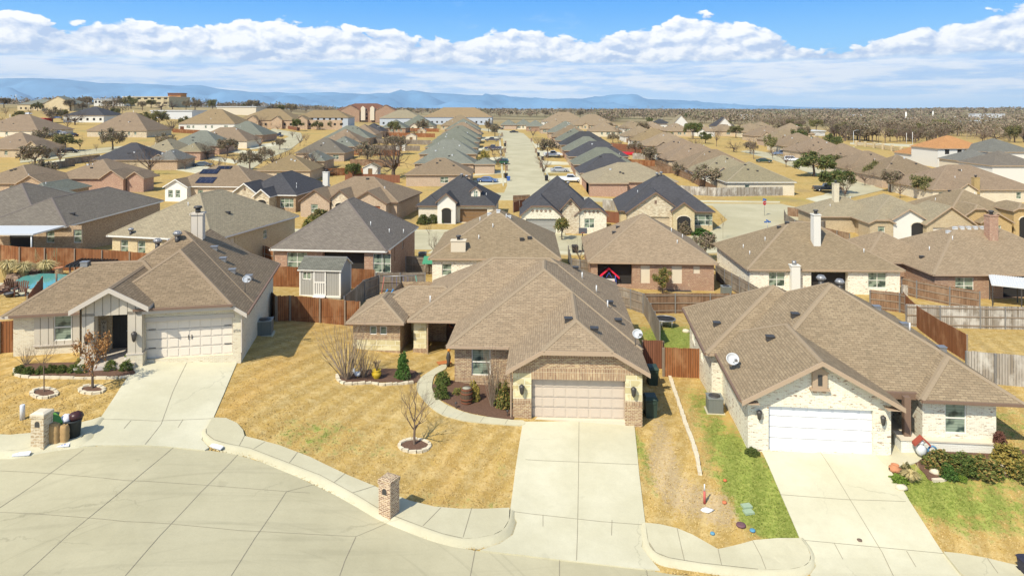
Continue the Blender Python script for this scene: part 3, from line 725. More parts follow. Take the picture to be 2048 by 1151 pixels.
# ------------------------------------------------------------------ generic house
HN = 0
PH = {}
def house(label, pL, pR=None, w=None, d=12, th=None, roof='brown', wall='red', ez=2.7, pitch=.56, oh=.4, vols=(), wings=(), f=(), r=(), l=(), b=(), trim=None, chim=(), vents=(), caps=True, name='brick_house', cat='house', group=None, base=None, depth=.1, soffit=None, main=True, skipf=False, z_eave_h=None, wallm2=None):
    """pL/pR: photo pixels of the left and right end of the eave that faces the camera."""
    eh = ez if z_eave_h is None else z_eave_h
    A = U(pL[0], pL[1], eh)
    if pR is not None:
        if th is None:
            B = U(pR[0], pR[1], zc=A.z); dx, dy = B.x - A.x, B.y - A.y; th = math.degrees(math.atan2(dy, dx)); w = math.hypot(dx, dy)
        else:
            a = (pR[0] - CX) / F; c, s = math.cos(R(th)), math.sin(R(th)); w = (A.x - a * A.y) / (a * s - c)
    th_ = R(th); zb = A.z - eh
    c, s = math.cos(th_), math.sin(th_)
    loc = (A.x + oh*c - oh*s, A.y + oh*s + oh*c, zb)
    hs = thing(name, label, cat, loc, th_, group)
    W0, D0 = w - 2*oh, d - 2*oh                      # wall footprint
    tr = trim or TRIM; wm = WL[wall]; wms = [wm, WL[wallm2] if wallm2 else wm]
    wb = MB(); rb = MB(); V = []
    if main:
        walls(wb, hs, 0, W0, 0, D0, -1.6, ez, f=f, r=r, l=l, b=b, depth=depth)
        V.append((-oh, W0+oh, -oh, D0+oh, ez, pitch))
        roofvol(rb, -oh, W0+oh, -oh, D0+oh, ez, pitch, caps=caps)
    for v in vols:                                   # extra hip volumes: x0,x1,y0,y1 (walls), dict
        x0, x1, y0, y1 = v[:4]; o = v[4] if len(v) > 4 else {}
        zz = ez + o.get('dz', 0); e0, e1 = o.get('e0', 1), o.get('e1', 1)
        walls(wb, hs, x0, x1, y0, y1, -1.6, zz, f=o.get('f', ()), r=o.get('r', ()), l=o.get('l', ()), m=o.get('m', 0), depth=depth)
        roofvol(rb, x0-oh, x1+oh, y0-oh, y1+oh, zz, o.get('p', pitch), axis=o.get('ax'), e0=e0, e1=e1, caps=caps)
        V.append((x0-oh, x1+oh, y0-oh, y1+oh, zz, o.get('p', pitch), o.get('ax'), e0, e1))
    for g in wings:                                  # front gables: centre, width, projection, dict
        xc, gw, pj = g[:3]; o = g[3] if len(g) > 3 else {}
        k = o.get('k', 0.0); pp = o.get('p', pitch); zz = ez + o.get('dz', 0); go = o.get('o', .3); back = o.get('back', gw/2*pp/pitch + 1.0)
        x0, x1 = xc-gw/2, xc+gw/2
        walls(wb, hs, x0, x1, -pj, back, -1.6, zz, f=o.get('f', ()), r=o.get('r', ()), l=o.get('l', ()), m=o.get('m', 0), depth=depth, skip='b')
        roofvol(rb, x0-go, x1+go, -pj-go, back+2, zz, pp, axis='y', e0=k, e1=1, caps=caps)
        hh = (gw/2+go); clip = None if k == 0 else (1-k)*hh
        gablewall(wb, x0-.0, x1+.0, -pj, zz, (hh*pp-.17)/(gw/2) if clip is None else pp, o.get('m', 0), None if clip is None else max(.05, clip-go))
        rake(rb, x0-go, x1+go, -pj-go-.05, zz, pp, 3, clip=clip)
        V.append((x0-go, x1+go, -pj-go, back+2, zz, pp, 'y', k, 1))
        if 'arch' in o:    # flat near-black patch, the painted shade of an arched entrance or window
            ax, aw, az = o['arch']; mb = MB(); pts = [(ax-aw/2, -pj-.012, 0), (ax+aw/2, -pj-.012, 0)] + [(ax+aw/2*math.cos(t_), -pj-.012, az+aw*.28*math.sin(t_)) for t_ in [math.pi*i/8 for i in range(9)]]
            mb.poly(pts); mb.build('arch_shade', DARK, hs)
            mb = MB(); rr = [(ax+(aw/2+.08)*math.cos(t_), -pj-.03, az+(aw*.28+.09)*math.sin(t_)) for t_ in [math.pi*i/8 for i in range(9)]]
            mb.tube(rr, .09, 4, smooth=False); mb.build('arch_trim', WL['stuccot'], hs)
        if 'vent' in o:
            mb = MB(); zz2 = zz + gw/2*pp*.5; mb.box(xc-.18, xc+.18, -pj-.03, -pj+.02, zz2-.1, zz2+.4); mb.build('gable_vent', TRIMB, hs)
    wb.build('wall', wms, hs); 
    rk = CAP[roof]
    rb.build('roof', [RF[roof], rk, tr, tr], hs)
    for x, y, hgt, *mm in chim:
        zt = roofz(V, x, y); chimney(hs, x, y, zt-1.0 if zt > -9 else 0, zt+hgt, m=mm[0] if mm else None, w=.75 if len(mm) < 2 else mm[1])
    for q in vents:
        x, y = q[0], q[1]; zt = roofz(V, x, y)
        if zt < -9: continue
        k = q[2] if len(q) > 2 else 'p'
        if k == 'p': vent_pipe(hs, x, y, zt)
        elif k == 'b': box_vent(hs, x, y, zt)
        elif k == 't': turbine(hs, x, y, zt)
        elif k == 's': box_vent(hs, x, y, zt, METALW)
    PH[label] = (hs, V, th_)
    return hs
# ------------------------------------------------------------------ the ground
street_px = [(-120,915),(0,914),(32,915),(85,903),(150,894),(240,890),(330,892),(420,900),(470,908),(520,922),(560,937),(610,960),(704,1006),(762,1038),(849,1075),(921,1094),(950,1100),(1050,1110),(1150,1122),(1290,1138),(1340,1147),(1400,1153),(1520,1163),(1700,1166),(2100,1172),(2300,1230),(2300,1700),(-700,1700),(-700,930)]
SP = [(v.x, v.y) for v in (U(a, b) for a, b in street_px[:-4])] + [(40, 23), (60, 5), (60, -60), (-60, -60), (-60, 28)]
def tone_np(X, Y):
    g = np.zeros_like(X); br = np.zeros_like(X); go = np.zeros_like(X)
    def blob(arr, px, py, rx, ry, amt):
        p = U(px, py); d = ((X-p.x)/rx)**2 + ((Y-p.y)/ry)**2; arr += amt*np.exp(-d)
    G = [(1500,950,2.2,3.0,.75),(1440,870,1.6,3,.62),(1530,1010,1.6,1.8,.75),(1400,800,1.4,3,.72),(1440,760,1.4,3,.7),(1340,690,3,5,.95),(1372,660,3,4,.6),(1240,650,2,4,.35),(1560,1060,1.4,1,.6),
         (620,870,2.4,1.5,.38),(690,850,2,1,.3),(660,900,3,1.4,.3),(560,830,1.5,1.5,.3),(900,1000,4,.8,.5),(780,900,1.5,1.5,.3),(1290,930,.6,2.5,.6),(1270,870,.5,2,.5),(1000,930,.6,2,.55),(960,870,1,1.5,.3),(330,820,.3,1,.01),(120,820,3,2,.3),(1900,1000,3,2,.45),(1990,930,3,2,.45),(2040,1040,3,2,.45),(2030,850,3,5,.6),(1850,980,1.5,2,.5),(1350,1000,.8,2,.35),(1800,960,1.5,1.5,.4),
         (300,345,18,10,.6),(1640,490,8,6,.55),(1720,500,8,6,.5),(1770,420,20,6,.3),(1490,395,16,5,.35),(1600,400,16,6,.4),(1240,375,5,5,.45),(900,380,10,6,.45),(120,245,60,30,.35),(250,240,60,30,.3),(1000,300,6,8,.35),(1090,340,6,8,.35),(1100,285,8,20,.3),(960,300,6,20,.35),
         (1130,530,3,5,.6),(1180,520,3,5,.3),(790,600,3,3,.35),(440,300,12,10,.3),(1290,330,4,4,.5),(1320,345,3,3,.6)]
    B = [(1330,950,1.0,3.0,.85),(1320,850,.8,3,.6),(1420,1000,1.2,1.2,.7),(1400,900,.5,2,.3),(1950,850,2,3,.3),(1900,690,8,6,.5),(1720,610,8,4,.4),(700,700,1,3,.2),(600,400,6,5,.5),(1460,620,6,4,.4),(1450,1040,1,1,.45),(740,300,10,10,.3)]
    O = [(60,790,3,2,.5),(30,640,4,4,.5),(570,720,1.5,4,.75),(480,800,.9,3,.8),(610,655,2.5,3,.6),(900,940,.6,3,.55),(980,960,.6,2,.3),(100,870,3,1,.5),(20,740,2,3,.5)]
    for q in G: blob(g, *q)
    for q in B: blob(br, *q)
    for q in O: blob(go, *q)
    return np.clip(g*.82, 0, 1), np.clip(br, 0, 1), np.clip(go, 0, 1)
def build_ground():
    us = np.concatenate([np.linspace(-6, -.82, 14)[:-1], np.linspace(-.82, .82, 165), np.linspace(.82, 6, 14)[1:]])
    Ys = [-120., -60, -20, 2, 10]; y = 17.
    while y < 16000: Ys.append(y); y *= 1.0125 if y < 500 else 1.03
    Ys = np.array(Ys); Uu, YY = np.meshgrid(us, Ys); XX = Uu * np.maximum(YY, 18)
    Z = gz_np(XX, YY)
    low = inpoly(XX, YY, SP) & (YY < 45)
    Z = Z - np.where(low, .16, 0)
    nr, nc = XX.shape
    idx = np.arange(nr*nc).reshape(nr, nc)
    faces = np.stack([idx[:-1, :-1], idx[:-1, 1:], idx[1:, 1:], idx[1:, :-1]], -1).reshape(-1, 4)
    me = bpy.data.meshes.new('ground'); me.from_pydata(np.stack([XX.ravel(), YY.ravel(), Z.ravel()], 1).tolist(), [], faces.tolist()); me.update()
    me.polygons.foreach_set('use_smooth', [True]*len(me.polygons))
    g, b, o = tone_np(XX.ravel(), YY.ravel())
    ca = me.color_attributes.new('tone', 'FLOAT_COLOR', 'POINT')
    ca.data.foreach_set('color', np.stack([g, b, o, np.ones_like(g)], 1).astype(np.float32).ravel())
    me.materials.append(LAWN)
    ob = bpy.data.objects.new('ground', me); scene.collection.objects.link(ob); ob['kind'] = 'structure'
build_ground()
stp = drape('street', [SP], STREETM, .0, .8, thick=.2)
# curb and walks ---------------------------------------------------------------
walk_left = [(-120,872),(0,873),(20,874),(65,870),(130,857),(186,843),(200,838),(170,872),(160,881),(120,888),(85,894),(35,905),(0,906),(-120,906)]
walk_mid = [(425,839),(452,840),(474,850),(486,864),(489,876),(520,884),(560,895),(620,918),(690,952),(748,976),(775,989),(820,1006),(870,1018),(920,1022),(970,1022),(1019,1020),(1018,1045),(1006,1064),(985,1075),(950,1081),(925,1082),(885,1073),(842,1058),(770,1030),(714,996),(640,955),(560,924),(500,901),(455,892),(428,884),(413,872),(412,862)]
walk_r1 = [(1291,1050),(1320,1053),(1354,1061),(1385,1074),(1410,1088),(1436,1103),(1455,1099),(1480,1093),(1508,1085),(1555,1081),(1601,1081),(1614,1098),(1621,1115),(1619,1128),(1606,1138),(1575,1144),(1516,1144),(1445,1137),(1398,1131),(1338,1121),(1311,1110),(1297,1090)]
walk_r2 = [(1887,1108),(1930,1113),(1974,1121),(2033,1135),(2100,1150),(2200,1180),(1960,1180),(1920,1150)]
curbo = lambda pts, dy: [(x, y) for x, y in pts]
wk = drape('sidewalk', [W(walk_left), W(walk_mid), W(walk_r1), W(walk_r2)], WALKM, .13, .8, thick=.3)
# rounded curb: a sloped strip between gutter and walk
def curb(lines_in, lines_out, name='curb'):
    mb = MB()
    for a, b in zip(lines_in, lines_out):
        A = [U(*p) for p in smooth_poly(a, False, 5)]; B = [U(*p) for p in smooth_poly(b, False, 5)]; n = min(len(A), len(B)); A, B = A[:n], B[:n]
        o = len(mb.v)
        for p, q in zip(A, B):
            q2 = q; z0 = gz(q.x, q.y); z1 = gz(p.x, p.y); m = p.lerp(q, .45)
            mb.v += [(p.x, p.y, z1+.134), (m.x, m.y, z1+.12), (m.x + (q.x-p.x)*.22, m.y + (q.y-p.y)*.22, z0+.03), (q2.x, q2.y, z0+.006), (q2.x, q2.y, z0-.1)]
        for i in range(n-1):
            for j in range(4):
                mb.f.append((o+i*5+j, o+i*5+j+1, o+(i+1)*5+j+1, o+(i+1)*5+j)); mb.m.append(0); mb.sm.append(True)
    ob = mb.build(name, WALKM); ob['kind'] = 'structure'
    return ob
curb([[(412,862),(413,872),(428,884),(455,892),(500,901),(560,924),(640,955),(714,996),(770,1030),(842,1058),(885,1073),(925,1082),(950,1081),(985,1075),(1006,1064),(1018,1045),(1021,1024)],
      [(-120,906),(0,906),(35,905),(85,894),(120,888),(160,881),(172,870),(200,838)],
      [(1291,1050),(1297,1090),(1311,1110),(1338,1121),(1398,1131),(1445,1137),(1516,1144),(1575,1144),(1606,1138),(1619,1128),(1621,1115),(1614,1098),(1601,1081)]],
     [[(400,864),(402,877),(420,893),(452,904),(500,914),(556,937),(634,970),(706,1009),(760,1040),(838,1072),(880,1086),(921,1095),(955,1096),(998,1090),(1022,1076),(1034,1050),(1034,1028)],
      [(-120,917),(0,917),(35,916),(88,905),(126,899),(172,892),(190,876),(212,840)],
      [(1278,1052),(1282,1094),(1300,1118),(1333,1133),(1396,1143),(1443,1149),(1516,1156),(1578,1156),(1614,1150),(1632,1134),(1634,1114),(1626,1096),(1612,1079)]])
d1 = [(283,716),(380,713),(482,709),(470,735),(447,790),(427,836),(412,862),(403,880),(418,896),(410,901),(330,893),(240,891),(190,891),(160,894),(186,876),(200,838),(232,790)]
d2 = [(1046,844),(1158,843),(1268,845),(1278,945),(1291,1050),(1283,1094),(1302,1120),(1320,1141),(1290,1139),(1150,1123),(1050,1111),(960,1101),(1000,1088),(1026,1070),(1034,1045),(1020,1022),(1030,945)]
d3 = [(1522,900),(1640,904),(1760,911),(1820,1004),(1887,1108),(1925,1155),(1700,1166),(1625,1160),(1620,1150),(1632,1134),(1626,1110),(1601,1081),(1562,990)]
drape('driveway', [W(d1), W(d2), W(d3)], DRIVEM, .045, .8, thick=.3)
jb = MB()
strips(jb, [[(380,714),(345,786),(322,850),(290,890)], [(200,840),(310,843),(425,838)], [(1158,845),(1157,950),(1155,1060),(1153,1122)], [(1020,1023),(1100,1033),(1200,1044),(1291,1051)], [(1051,920),(1160,925),(1275,930)],
   [(1640,905),(1700,1000),(1765,1107),(1790,1160)], [(1601,1081),(1740,1094),(1887,1108)], [(1224,1041),(1223,1072)], [(1086,1031),(1086,1054)], [(1668,1087),(1686,1120)], [(1813,1103),(1832,1135)], [(262,842),(248,858)], [(366,840),(356,856)], [(1020,1023),(1018,1045)], [(1560,990),(1690,1000),(1812,1004)]], .022, .052)
jb.build('expansion_joint', JOINT)['kind'] = 'structure'
jb = MB()
strips(jb, [[(168,898),(0,1014),(-60,1050)], [(348,893),(250,975),(140,1065),(46,1151)], [(476,908),(400,985),(320,1070),(250,1151)], [(573,982),(510,1075),(462,1151)], [(712,1072),(690,1120),(676,1160)], [(950,1100),(938,1165)], [(1119,1119),(1119,1165)], [(1293,1139),(1297,1165)]], .026, .006)
strips(jb, [[(-20,940),(100,946),(250,960),(420,970),(573,982),(620,985)], [(-20,1023),(90,1028),(250,1042),(345,1047),(480,1060),(712,1072)], [(573,982),(640,965)], [(712,1072),(775,1045)]], .018, .006)
jb.build('expansion_joint', JOINT)['kind'] = 'structure'
jb = MB()
strips(jb, [[(489,876),(478,897)], [(596,908),(579,930)], [(530,888),(508,902)], [(690,952),(668,970)], [(752,976),(704,991)], [(882,1020),(846,1057)], [(943,1022),(926,1080)], [(1354,1061),(1369,1127)], [(1436,1103),(1443,1135)], [(1505,1086),(1522,1118),(1532,1144)], [(1974,1121),(1996,1152)], [(65,870),(85,892)]], .022, .138)
strips(jb, [[(412,862),(413,872),(428,884),(455,892),(500,901),(560,924),(640,955),(714,996),(770,1030),(842,1058),(885,1073),(925,1082)], [(1298,1090),(1311,1110),(1338,1121),(1398,1131),(1516,1144)]], .022, .142)
jb.build('expansion_joint', JOINT)['kind'] = 'structure'
# front walk of the middle house, porch slabs
wl = [(1047,851),(1010,850),(939,844),(911,838),(884,830),(860,814),(842,794),(834,781),(834,768),(842,756),(862,742),(889,728),(892,738),(871,750),(865,765),(865,781),(876,798),(896,812),(928,825),(969,834),(1027,841),(1047,842)]
drape('footpath', [W(wl, 3)], WALKM, .06, .6, thick=.2)
jb = MB(); strips(jb, [[(884,830),(896,812)], [(911,838),(928,825)], [(960,846),(969,834)], [(1010,849),(1016,840)], [(842,794),(866,786)], [(835,768),(865,765)], [(846,755),(872,750)]], .02, .064); jb.build('expansion_joint', JOINT)['kind'] = 'structure'
drape('footpath', [W([(222,721),(240,712),(262,706),(290,712),(292,722),(262,738),(250,735)]), W([(1748,908),(1778,870),(1800,872),(1826,892),(1862,905),(1835,925),(1790,940),(1770,930)])], WALKM, .055, .6, thick=.2)
# planting beds
def bed(label, px, smooth=3):
    o = drape('mulch_bed', [W(px, smooth)], MULCH, .05, .5, kind=None, thick=.2); tag(o, label, 'mulch bed'); return o
def edging(label, px, name='stone_edging', r=.11, closed=False, gap=.03, L=.38, mat=None):
    P = [U(*p) for p in smooth_poly(px, closed, 5)]
    if closed: P.append(P[0])
    D = [0]
    for a, b in zip(P[:-1], P[1:]): D.append(D[-1] + (b-a).length)
    mb = MB(); s = 0.0
    def at(q):
        for i in range(len(P)-1):
            if D[i+1] >= q: return P[i].lerp(P[i+1], (q-D[i])/max(1e-6, D[i+1]-D[i]))
        return P[-1]
    while s + L*.6 < D[-1]:
        l = L * (.75 + .5*rnd.random()); a, b = at(s), at(min(D[-1], s+l-gap)); m = (a+b)/2; dd = b-a; n = len(mb.v)
        mb.box(-dd.length/2, dd.length/2, -r*(.8+.4*rnd.random()), r*(.8+.4*rnd.random()), -.12, .09+.04*rnd.random())
        for i in range(n, n+8):
            x, y, z = mb.v[i]; mb.v[i] = (x*(1+.06*rnd.uniform(-1, 1)), y*(1+.2*rnd.uniform(-1, 1)), z*(1 + .1*rnd.uniform(-1, 1)))
        mb.xf(Matrix.Translation((m.x, m.y, gz(m.x, m.y))) @ Matrix.Rotation(math.atan2(dd.y, dd.x), 4, 'Z'), n); s += l
    return tag(mb.build(name, mat or STONEE), label, 'edging')
bed('brown mulch bed with boxwoods below the board and batten wall', [(30,735),(60,728),(120,726),(190,724),(235,722),(262,737),(270,748),(240,752),(160,752),(80,752),(38,750)])
edging('low pale curbing round the boxwood bed at the left house', [(28,738),(34,752),(80,756),(160,757),(230,757),(268,751)], r=.06, L=.6)
bed('mulch bed with yellow pot beside the stone wainscot', [(676,757),(690,748),(760,738),(830,742),(838,764),(800,764),(760,764),(730,767),(690,765)])
edging('wavy white stone edging in front of the yellow pot', [(674,750),(676,760),(690,768),(715,768),(745,766),(762,770),(800,768),(832,765)], r=.09)
bed('dark mulch bed with barrel below the middle house window', [(866,770),(880,760),(905,762),(960,770),(1027,775),(1027,838),(969,831),(928,822),(898,808),(878,796),(867,782)])
def ring(label, px, py, rx, ry):
    pts = [(px + rx*math.cos(a), py + ry*math.sin(a)) for a in [2*math.pi*i/14 for i in range(14)]]
    bed('round mulch patch ' + label, [(px + rx*.93*math.cos(a), py + ry*.93*math.sin(a)) for a in [2*math.pi*i/14 for i in range(14)]], 2)
    edging('ring of pale stones ' + label, pts, closed=True, r=.08, L=.32)
ring('around the bare tree on the middle lawn', 829, 892, 31, 13)
ring('around the leafless sapling at far left', 88, 787, 26, 9.5)
ring('around the brown-leaved tree at left house', 184, 780, 25, 8)
bed('mulch bed along the right house wainscot with green shrubs', [(1830,905),(1990,900),(2060,905),(2060,950),(1960,955),(1870,962),(1850,948)])
edging('broken pale stone edging below the green shrubs', [(1865,962),(1890,960),(1915,952),(1950,949),(2020,945)], r=.07, L=.5)
edging('long narrow stone border running down the side lawn', [(1336,742),(1352,790),(1372,850),(1390,900),(1400,950)], r=.1, L=.6)
# ================================================================== the three near houses
def frame(o, th): return lambda x, y, z=0: Vector((o[0] + x*math.cos(th) - y*math.sin(th), o[1] + x*math.sin(th) + y*math.cos(th), z + o[2]))
def gutter(h, segs, mat=None, nm='gutter'):
    for a, b in segs: MB().beam(a, b, .11, .12).build(nm, mat or TRIM, h)
def downspout(h, pts, mat=None): MB().tube(pts, .045, 5, smooth=False).build('downspout', mat or TRIM, h)
def rvols(rb, V, cap=True):
    for v in V:
        roofvol(rb, *v[:6], axis=v[6] if len(v) > 6 else None, e0=v[7] if len(v) > 7 else 1, e1=v[8] if len(v) > 8 else 1, caps=cap)
# ---------------------------------------------------------------- middle house
O2 = (.05, 36.35, 0.0); T2 = R(-3); L2 = frame(O2, T2)
h2 = thing('brick_house', 'brown brick and pale stone house with taupe garage door in the middle', 'house', O2, T2)
V2 = [(-.37, 7.2, -.4, 12, 2.66, .58, 'y', .5, 1), (-4.05, 7.28, 3.15, 17.2, 2.68, .57, 'y', 1, 1), (-7.3, 7.24, 7.75, 18.2, 2.7, .58, 'x', 1, 1),
      (-11.2, -7.4, 7.3, 12.5, 2.66, .58, 'y', 1, 1), (-10.2, -3, 8.9, 13.6, 2.68, .58, 'x', 1, 1)]
rb = MB(); rvols(rb, V2); 
# rake board over the clipped garage gable
rake(rb, -.37, 7.2, -.45, 2.66, .58, 2, clip=1.9, t=.22)
rb.build('roof', [RF['brown'], CAP['brown'], TRIM], h2)
mats2 = [WL['mix'], WL['stone'], WL['soldier'], WL['stuccot']]
wb = MB()
gd = [(.98, 5.93, -.02, 2.1, 'gar_taupe', .32)]
# garage front: brick base, stone pier band, brick gable
def piers(xa, xb):
    face(wb, (xa, 0), (1, 0), xb-xa, -1.6, .82, m=0); face(wb, (xa, -.02), (1, 0), xb-xa, .82, 1.06, m=2); face(wb, (xa, -.005), (1, 0), xb-xa, 1.06, 2.42, m=1)
    wb.quad((xa, 0, 1.06), (xb, 0, 1.06), (xb, -.02, 1.06), (xa, -.02, 1.06), 0)
piers(0, .98); piers(5.93, 6.83)
face(wb, (0, 0), (1, 0), 6.83, 2.42, 2.7, m=2)
face(wb, (.98, -.045), (1, 0), 4.95, 2.12, 2.42, m=2); wb.quad((.98, -.045, 2.12), (5.93, -.045, 2.12), (5.93, .3, 2.12), (.98, .3, 2.12), 2); wb.quad((.98, -.045, 2.42), (5.93, -.045, 2.42), (5.93, 0, 2.42), (.98, 0, 2.42), 2)
wb.box(.98, 5.93, .02, .3, -1.2, -.03, 3)
for xa in (.98, 5.93): wb.quad((xa, 0, -.3), (xa, .32, -.3), (xa, .32, 2.12), (xa, 0, 2.12), 0)
add_fill(h2, Vector((0, 0, 0)), Vector((1, 0, 0)), .98, 5.93, -.02, 2.12, 'gar_taupe', .3)
gablewall(wb, .02, 6.81, -.0, 2.7, .58, 0, clip=1.47)
wb.add([(1.3, -.04, 3.28), (5.5, -.04, 3.28), (5.5, -.04, 3.5), (1.3, -.04, 3.5)], [(0, 1, 2, 3)], 2)
wb.quad((6.83, 0, -1.6), (6.83, 16.6, -1.6), (6.83, 16.6, 2.7), (6.83, 0, 2.7), 0); wb.quad((0, 6, -1.6), (0, 0, -1.6), (0, 0, 2.7), (0, 6, 2.7), 0)
# study wing
ox = -3.62
face(wb, (ox, 3.6), (1, 0), 3.62, -1.6, 2.7, [(1.0, 2.12, .82, 2.42)], .1, 0); add_fill(h2, Vector((ox, 3.6, 0)), Vector((1, 0, 0)), 1.0, 2.12, .82, 2.42, 'win', .1)
face(wb, (ox, 3.575), (1, 0), 3.62, .45, .72, m=2); wb.quad((ox, 9, -1.6), (ox, 3.6, -1.6), (ox, 3.6, 2.7), (ox, 9, 2.7), 0)
# porch and entry
face(wb, (-7.2, 11.2), (1, 0), 3.6, -1.6, 2.8, [(1.95, 2.9, .05, 2.1, 'door'), (1.9, 2.95, 2.2, 2.62, 'win')], .1, 0)
add_fill(h2, Vector((-7.2, 11.2, 0)), Vector((1, 0, 0)), 1.95, 2.9, .05, 2.1, 'door_wood', .1); add_fill(h2, Vector((-7.2, 11.2, 0)), Vector((1, 0, 0)), 1.9, 2.95, 2.2, 2.62, 'winx', .1)
wb.box(-6.95, -6.1, 8.15, 8.9, .75, 2.4, 1); wb.box(-6.98, -6.07, 8.12, 8.93, -1.2, .55, 0); wb.box(-6.985, -6.065, 8.115, 8.935, .55, .75, 2); wb.box(-6.96, -6.09, 8.14, 8.91, 2.4, 2.72, 2)
wb.box(-7.9, -3.6, 7.9, 12.5, -1.2, .045, 3)
# left wing: brick base, stone wainscot, brick above, two small windows
lx, lw, ly = -10.85, 3.1, 7.7
face(wb, (lx, ly), (1, 0), lw, -1.6, .52, m=0); face(wb, (lx, ly-.02), (1, 0), lw, .52, .74, m=2); face(wb, (lx, ly-.01), (1, 0), lw, .74, 1.42, m=1); face(wb, (lx, ly-.02), (1, 0), lw, 1.42, 1.64, m=2)
op = [(1.1, 1.56, 1.74, 2.3), (1.76, 2.22, 1.74, 2.3)]
face(wb, (lx, ly), (1, 0), lw, 1.64, 2.4, op, .09, 0); face(wb, (lx, ly-.015), (1, 0), lw, 2.4, 2.72, m=2)
for o in op: add_fill(h2, Vector((lx, ly, 0)), Vector((1, 0, 0)), *o, 'winx', .07)
wb.quad((lx+lw, ly, -1.6), (lx+lw, 11.4, -1.6), (lx+lw, 11.4, 2.72), (lx+lw, ly, 2.72), 0); wb.quad((lx, 13, -1.6), (lx, ly, -1.6), (lx, ly, 2.72), (lx, 13, 2.72), 0)
wb.quad((6.83, 17.6, -1.6), (-9.8, 17.6, -1.6), (-9.8, 17.6, 2.72), (6.83, 17.6, 2.72), 0); wb.quad((-9.8, 17.6, -1.6), (-9.8, 8, -1.6), (-9.8, 8, 2.72), (-9.8, 17.6, 2.72), 0)
wb.build('wall', mats2, h2)
gutter(h2, [((-4.05, 3.1, 2.62), (-.4, 3.1, 2.62)), ((-7.3, 7.7, 2.64), (-4.0, 7.7, 2.64)), ((-11.2, 7.25, 2.6), (-7.4, 7.25, 2.6))])
downspout(h2, [(-.1, -.06, 2.5), (-.1, -.06, .1), (-.1, -.2, .02)]); downspout(h2, [(-6.0, 8.0, 2.6), (-6.0, 8.0, .1)])
wall_lantern(h2, .48, -.02, 1.62, .95); wall_lantern(h2, 6.35, -.02, 1.62, .95)
# wreath on the door
mb = MB(); c = Vector((-4.77, 11.2, 1.42)); pts = [c + Vector((.24*math.cos(a), -.03, .24*math.sin(a))) for a in [2*math.pi*i/14 for i in range(15)]]
mb.tube(pts, .055, 5, cap=False); wr = tag(mb.build('wreath', plain('wreath', (.38,.14,.07), .9, nz=.5, sc=20)), 'round reddish wreath with pale bow on the wooden front door', 'wreath'); wr.location = O2; wr.rotation_euler = (0, 0, T2)
MB().ball((-4.77, 11.12, 1.7), .12, 8, sx=1.4, sz=.6).build('bow', TRIMW, wr)
for x, y, k in ((3.0, 2.0, 'b'), (4.4, 1.4, 'b'), (5.75, 8.5, 'p'), (5.2, 11.0, 'p'), (4.3, 12.6, 'p'), (6.2, 6.2, 'b'), (6.0, 9.7, 'b'), (-6.1, 9.6, 'p'), (2.2, 15, 'p'), (3.9, 14.3, 'b')):
    z = roofz(V2, x, y)
    (vent_pipe if k == 'p' else box_vent)(h2, x, y, z)
p = L2(6.9, 3.4, 3.0); dish('white satellite dish at the right roof edge of the middle house', p, R(15), .31)
# ---------------------------------------------------------------- left house
O1 = (-21.05, 38.5, 2.3); T1 = R(11); L1 = frame(O1, T1)
h1 = thing('brick_house', 'left house with board and batten entry gable and cream garage door', 'house', O1, T1)
V1 = [(-4.9, 5.83, 1.8, 12.6, 2.43, .67, 'y', 1, 1), (-7.75, 2, 1.65, 8.2, 2.41, .67, 'x', 1, 1),
      (-3.2, .8, -.95, 7, 3.22, .57, 'y', 0, 1)]
rb = MB(); rvols(rb, V1); v_ = lambda *p: Vector(p)
roofshell(rb, [[v_(-.35,-.5,2.88), v_(5.16,-.5,2.88), v_(1.27,3.4,5.49), v_(-1.2,.93,3.84), v_(-.35,.93,3.84)], [v_(5.16,-.5,2.88), v_(5.85,-.5,2.42), v_(5.85,11,2.42), v_(1.27,11,5.49), v_(1.27,3.4,5.49)], [v_(1.27,3.4,5.49), v_(1.27,9,5.49), v_(-2.3,9,3.1), v_(-2.3,.93,3.1), v_(-1.2,.93,3.84)]])
rb.add([(5.16,-.56,2.9),(5.16,-.56,2.68),(5.87,-.56,2.2),(5.87,-.56,2.44),(5.16,-.5,2.9),(5.16,-.5,2.68),(5.87,-.5,2.2),(5.87,-.5,2.44)], [(0,1,2,3),(0,4,5,1),(3,2,6,7),(0,3,7,4),(1,5,6,2)], 2); V1 = V1 + [(-3.3, 5.85, -1.2, 12, 2.42, .67, 'y', 1, 1)]; rake(rb, -3.2, .8, -1.0, 3.22, .57, 2, t=.26)
rb.build('roof', [RF['brown2'], CAP['brown2'], TRIMG], h1)
wb = MB()   # 0 cream brick 1 siding
face(wb, (0, 0), (1, 0), 5.02, -1.6, 2.9, [(.3, 5.0, -.02, 2.12)], .3, 0); face(wb, (5.02, 0), (1, 0), .43, -1.6, 2.56, m=0); add_fill(h1, Vector((0, 0, 0)), Vector((1, 0, 0)), .3, 5.0, -.02, 2.12, 'gar_cream', .25)
wb.box(.2, 5.1, -.03, 0, 2.12, 2.36, 2)
wb.quad((5.45, 0, -1.6), (5.45, 12.2, -1.6), (5.45, 12.2, 2.45), (5.45, 0, 2.45), 0); wb.quad((0, 6, -1.6), (0, 0, -1.6), (0, 0, 2.45), (0, 6, 2.45), 0)
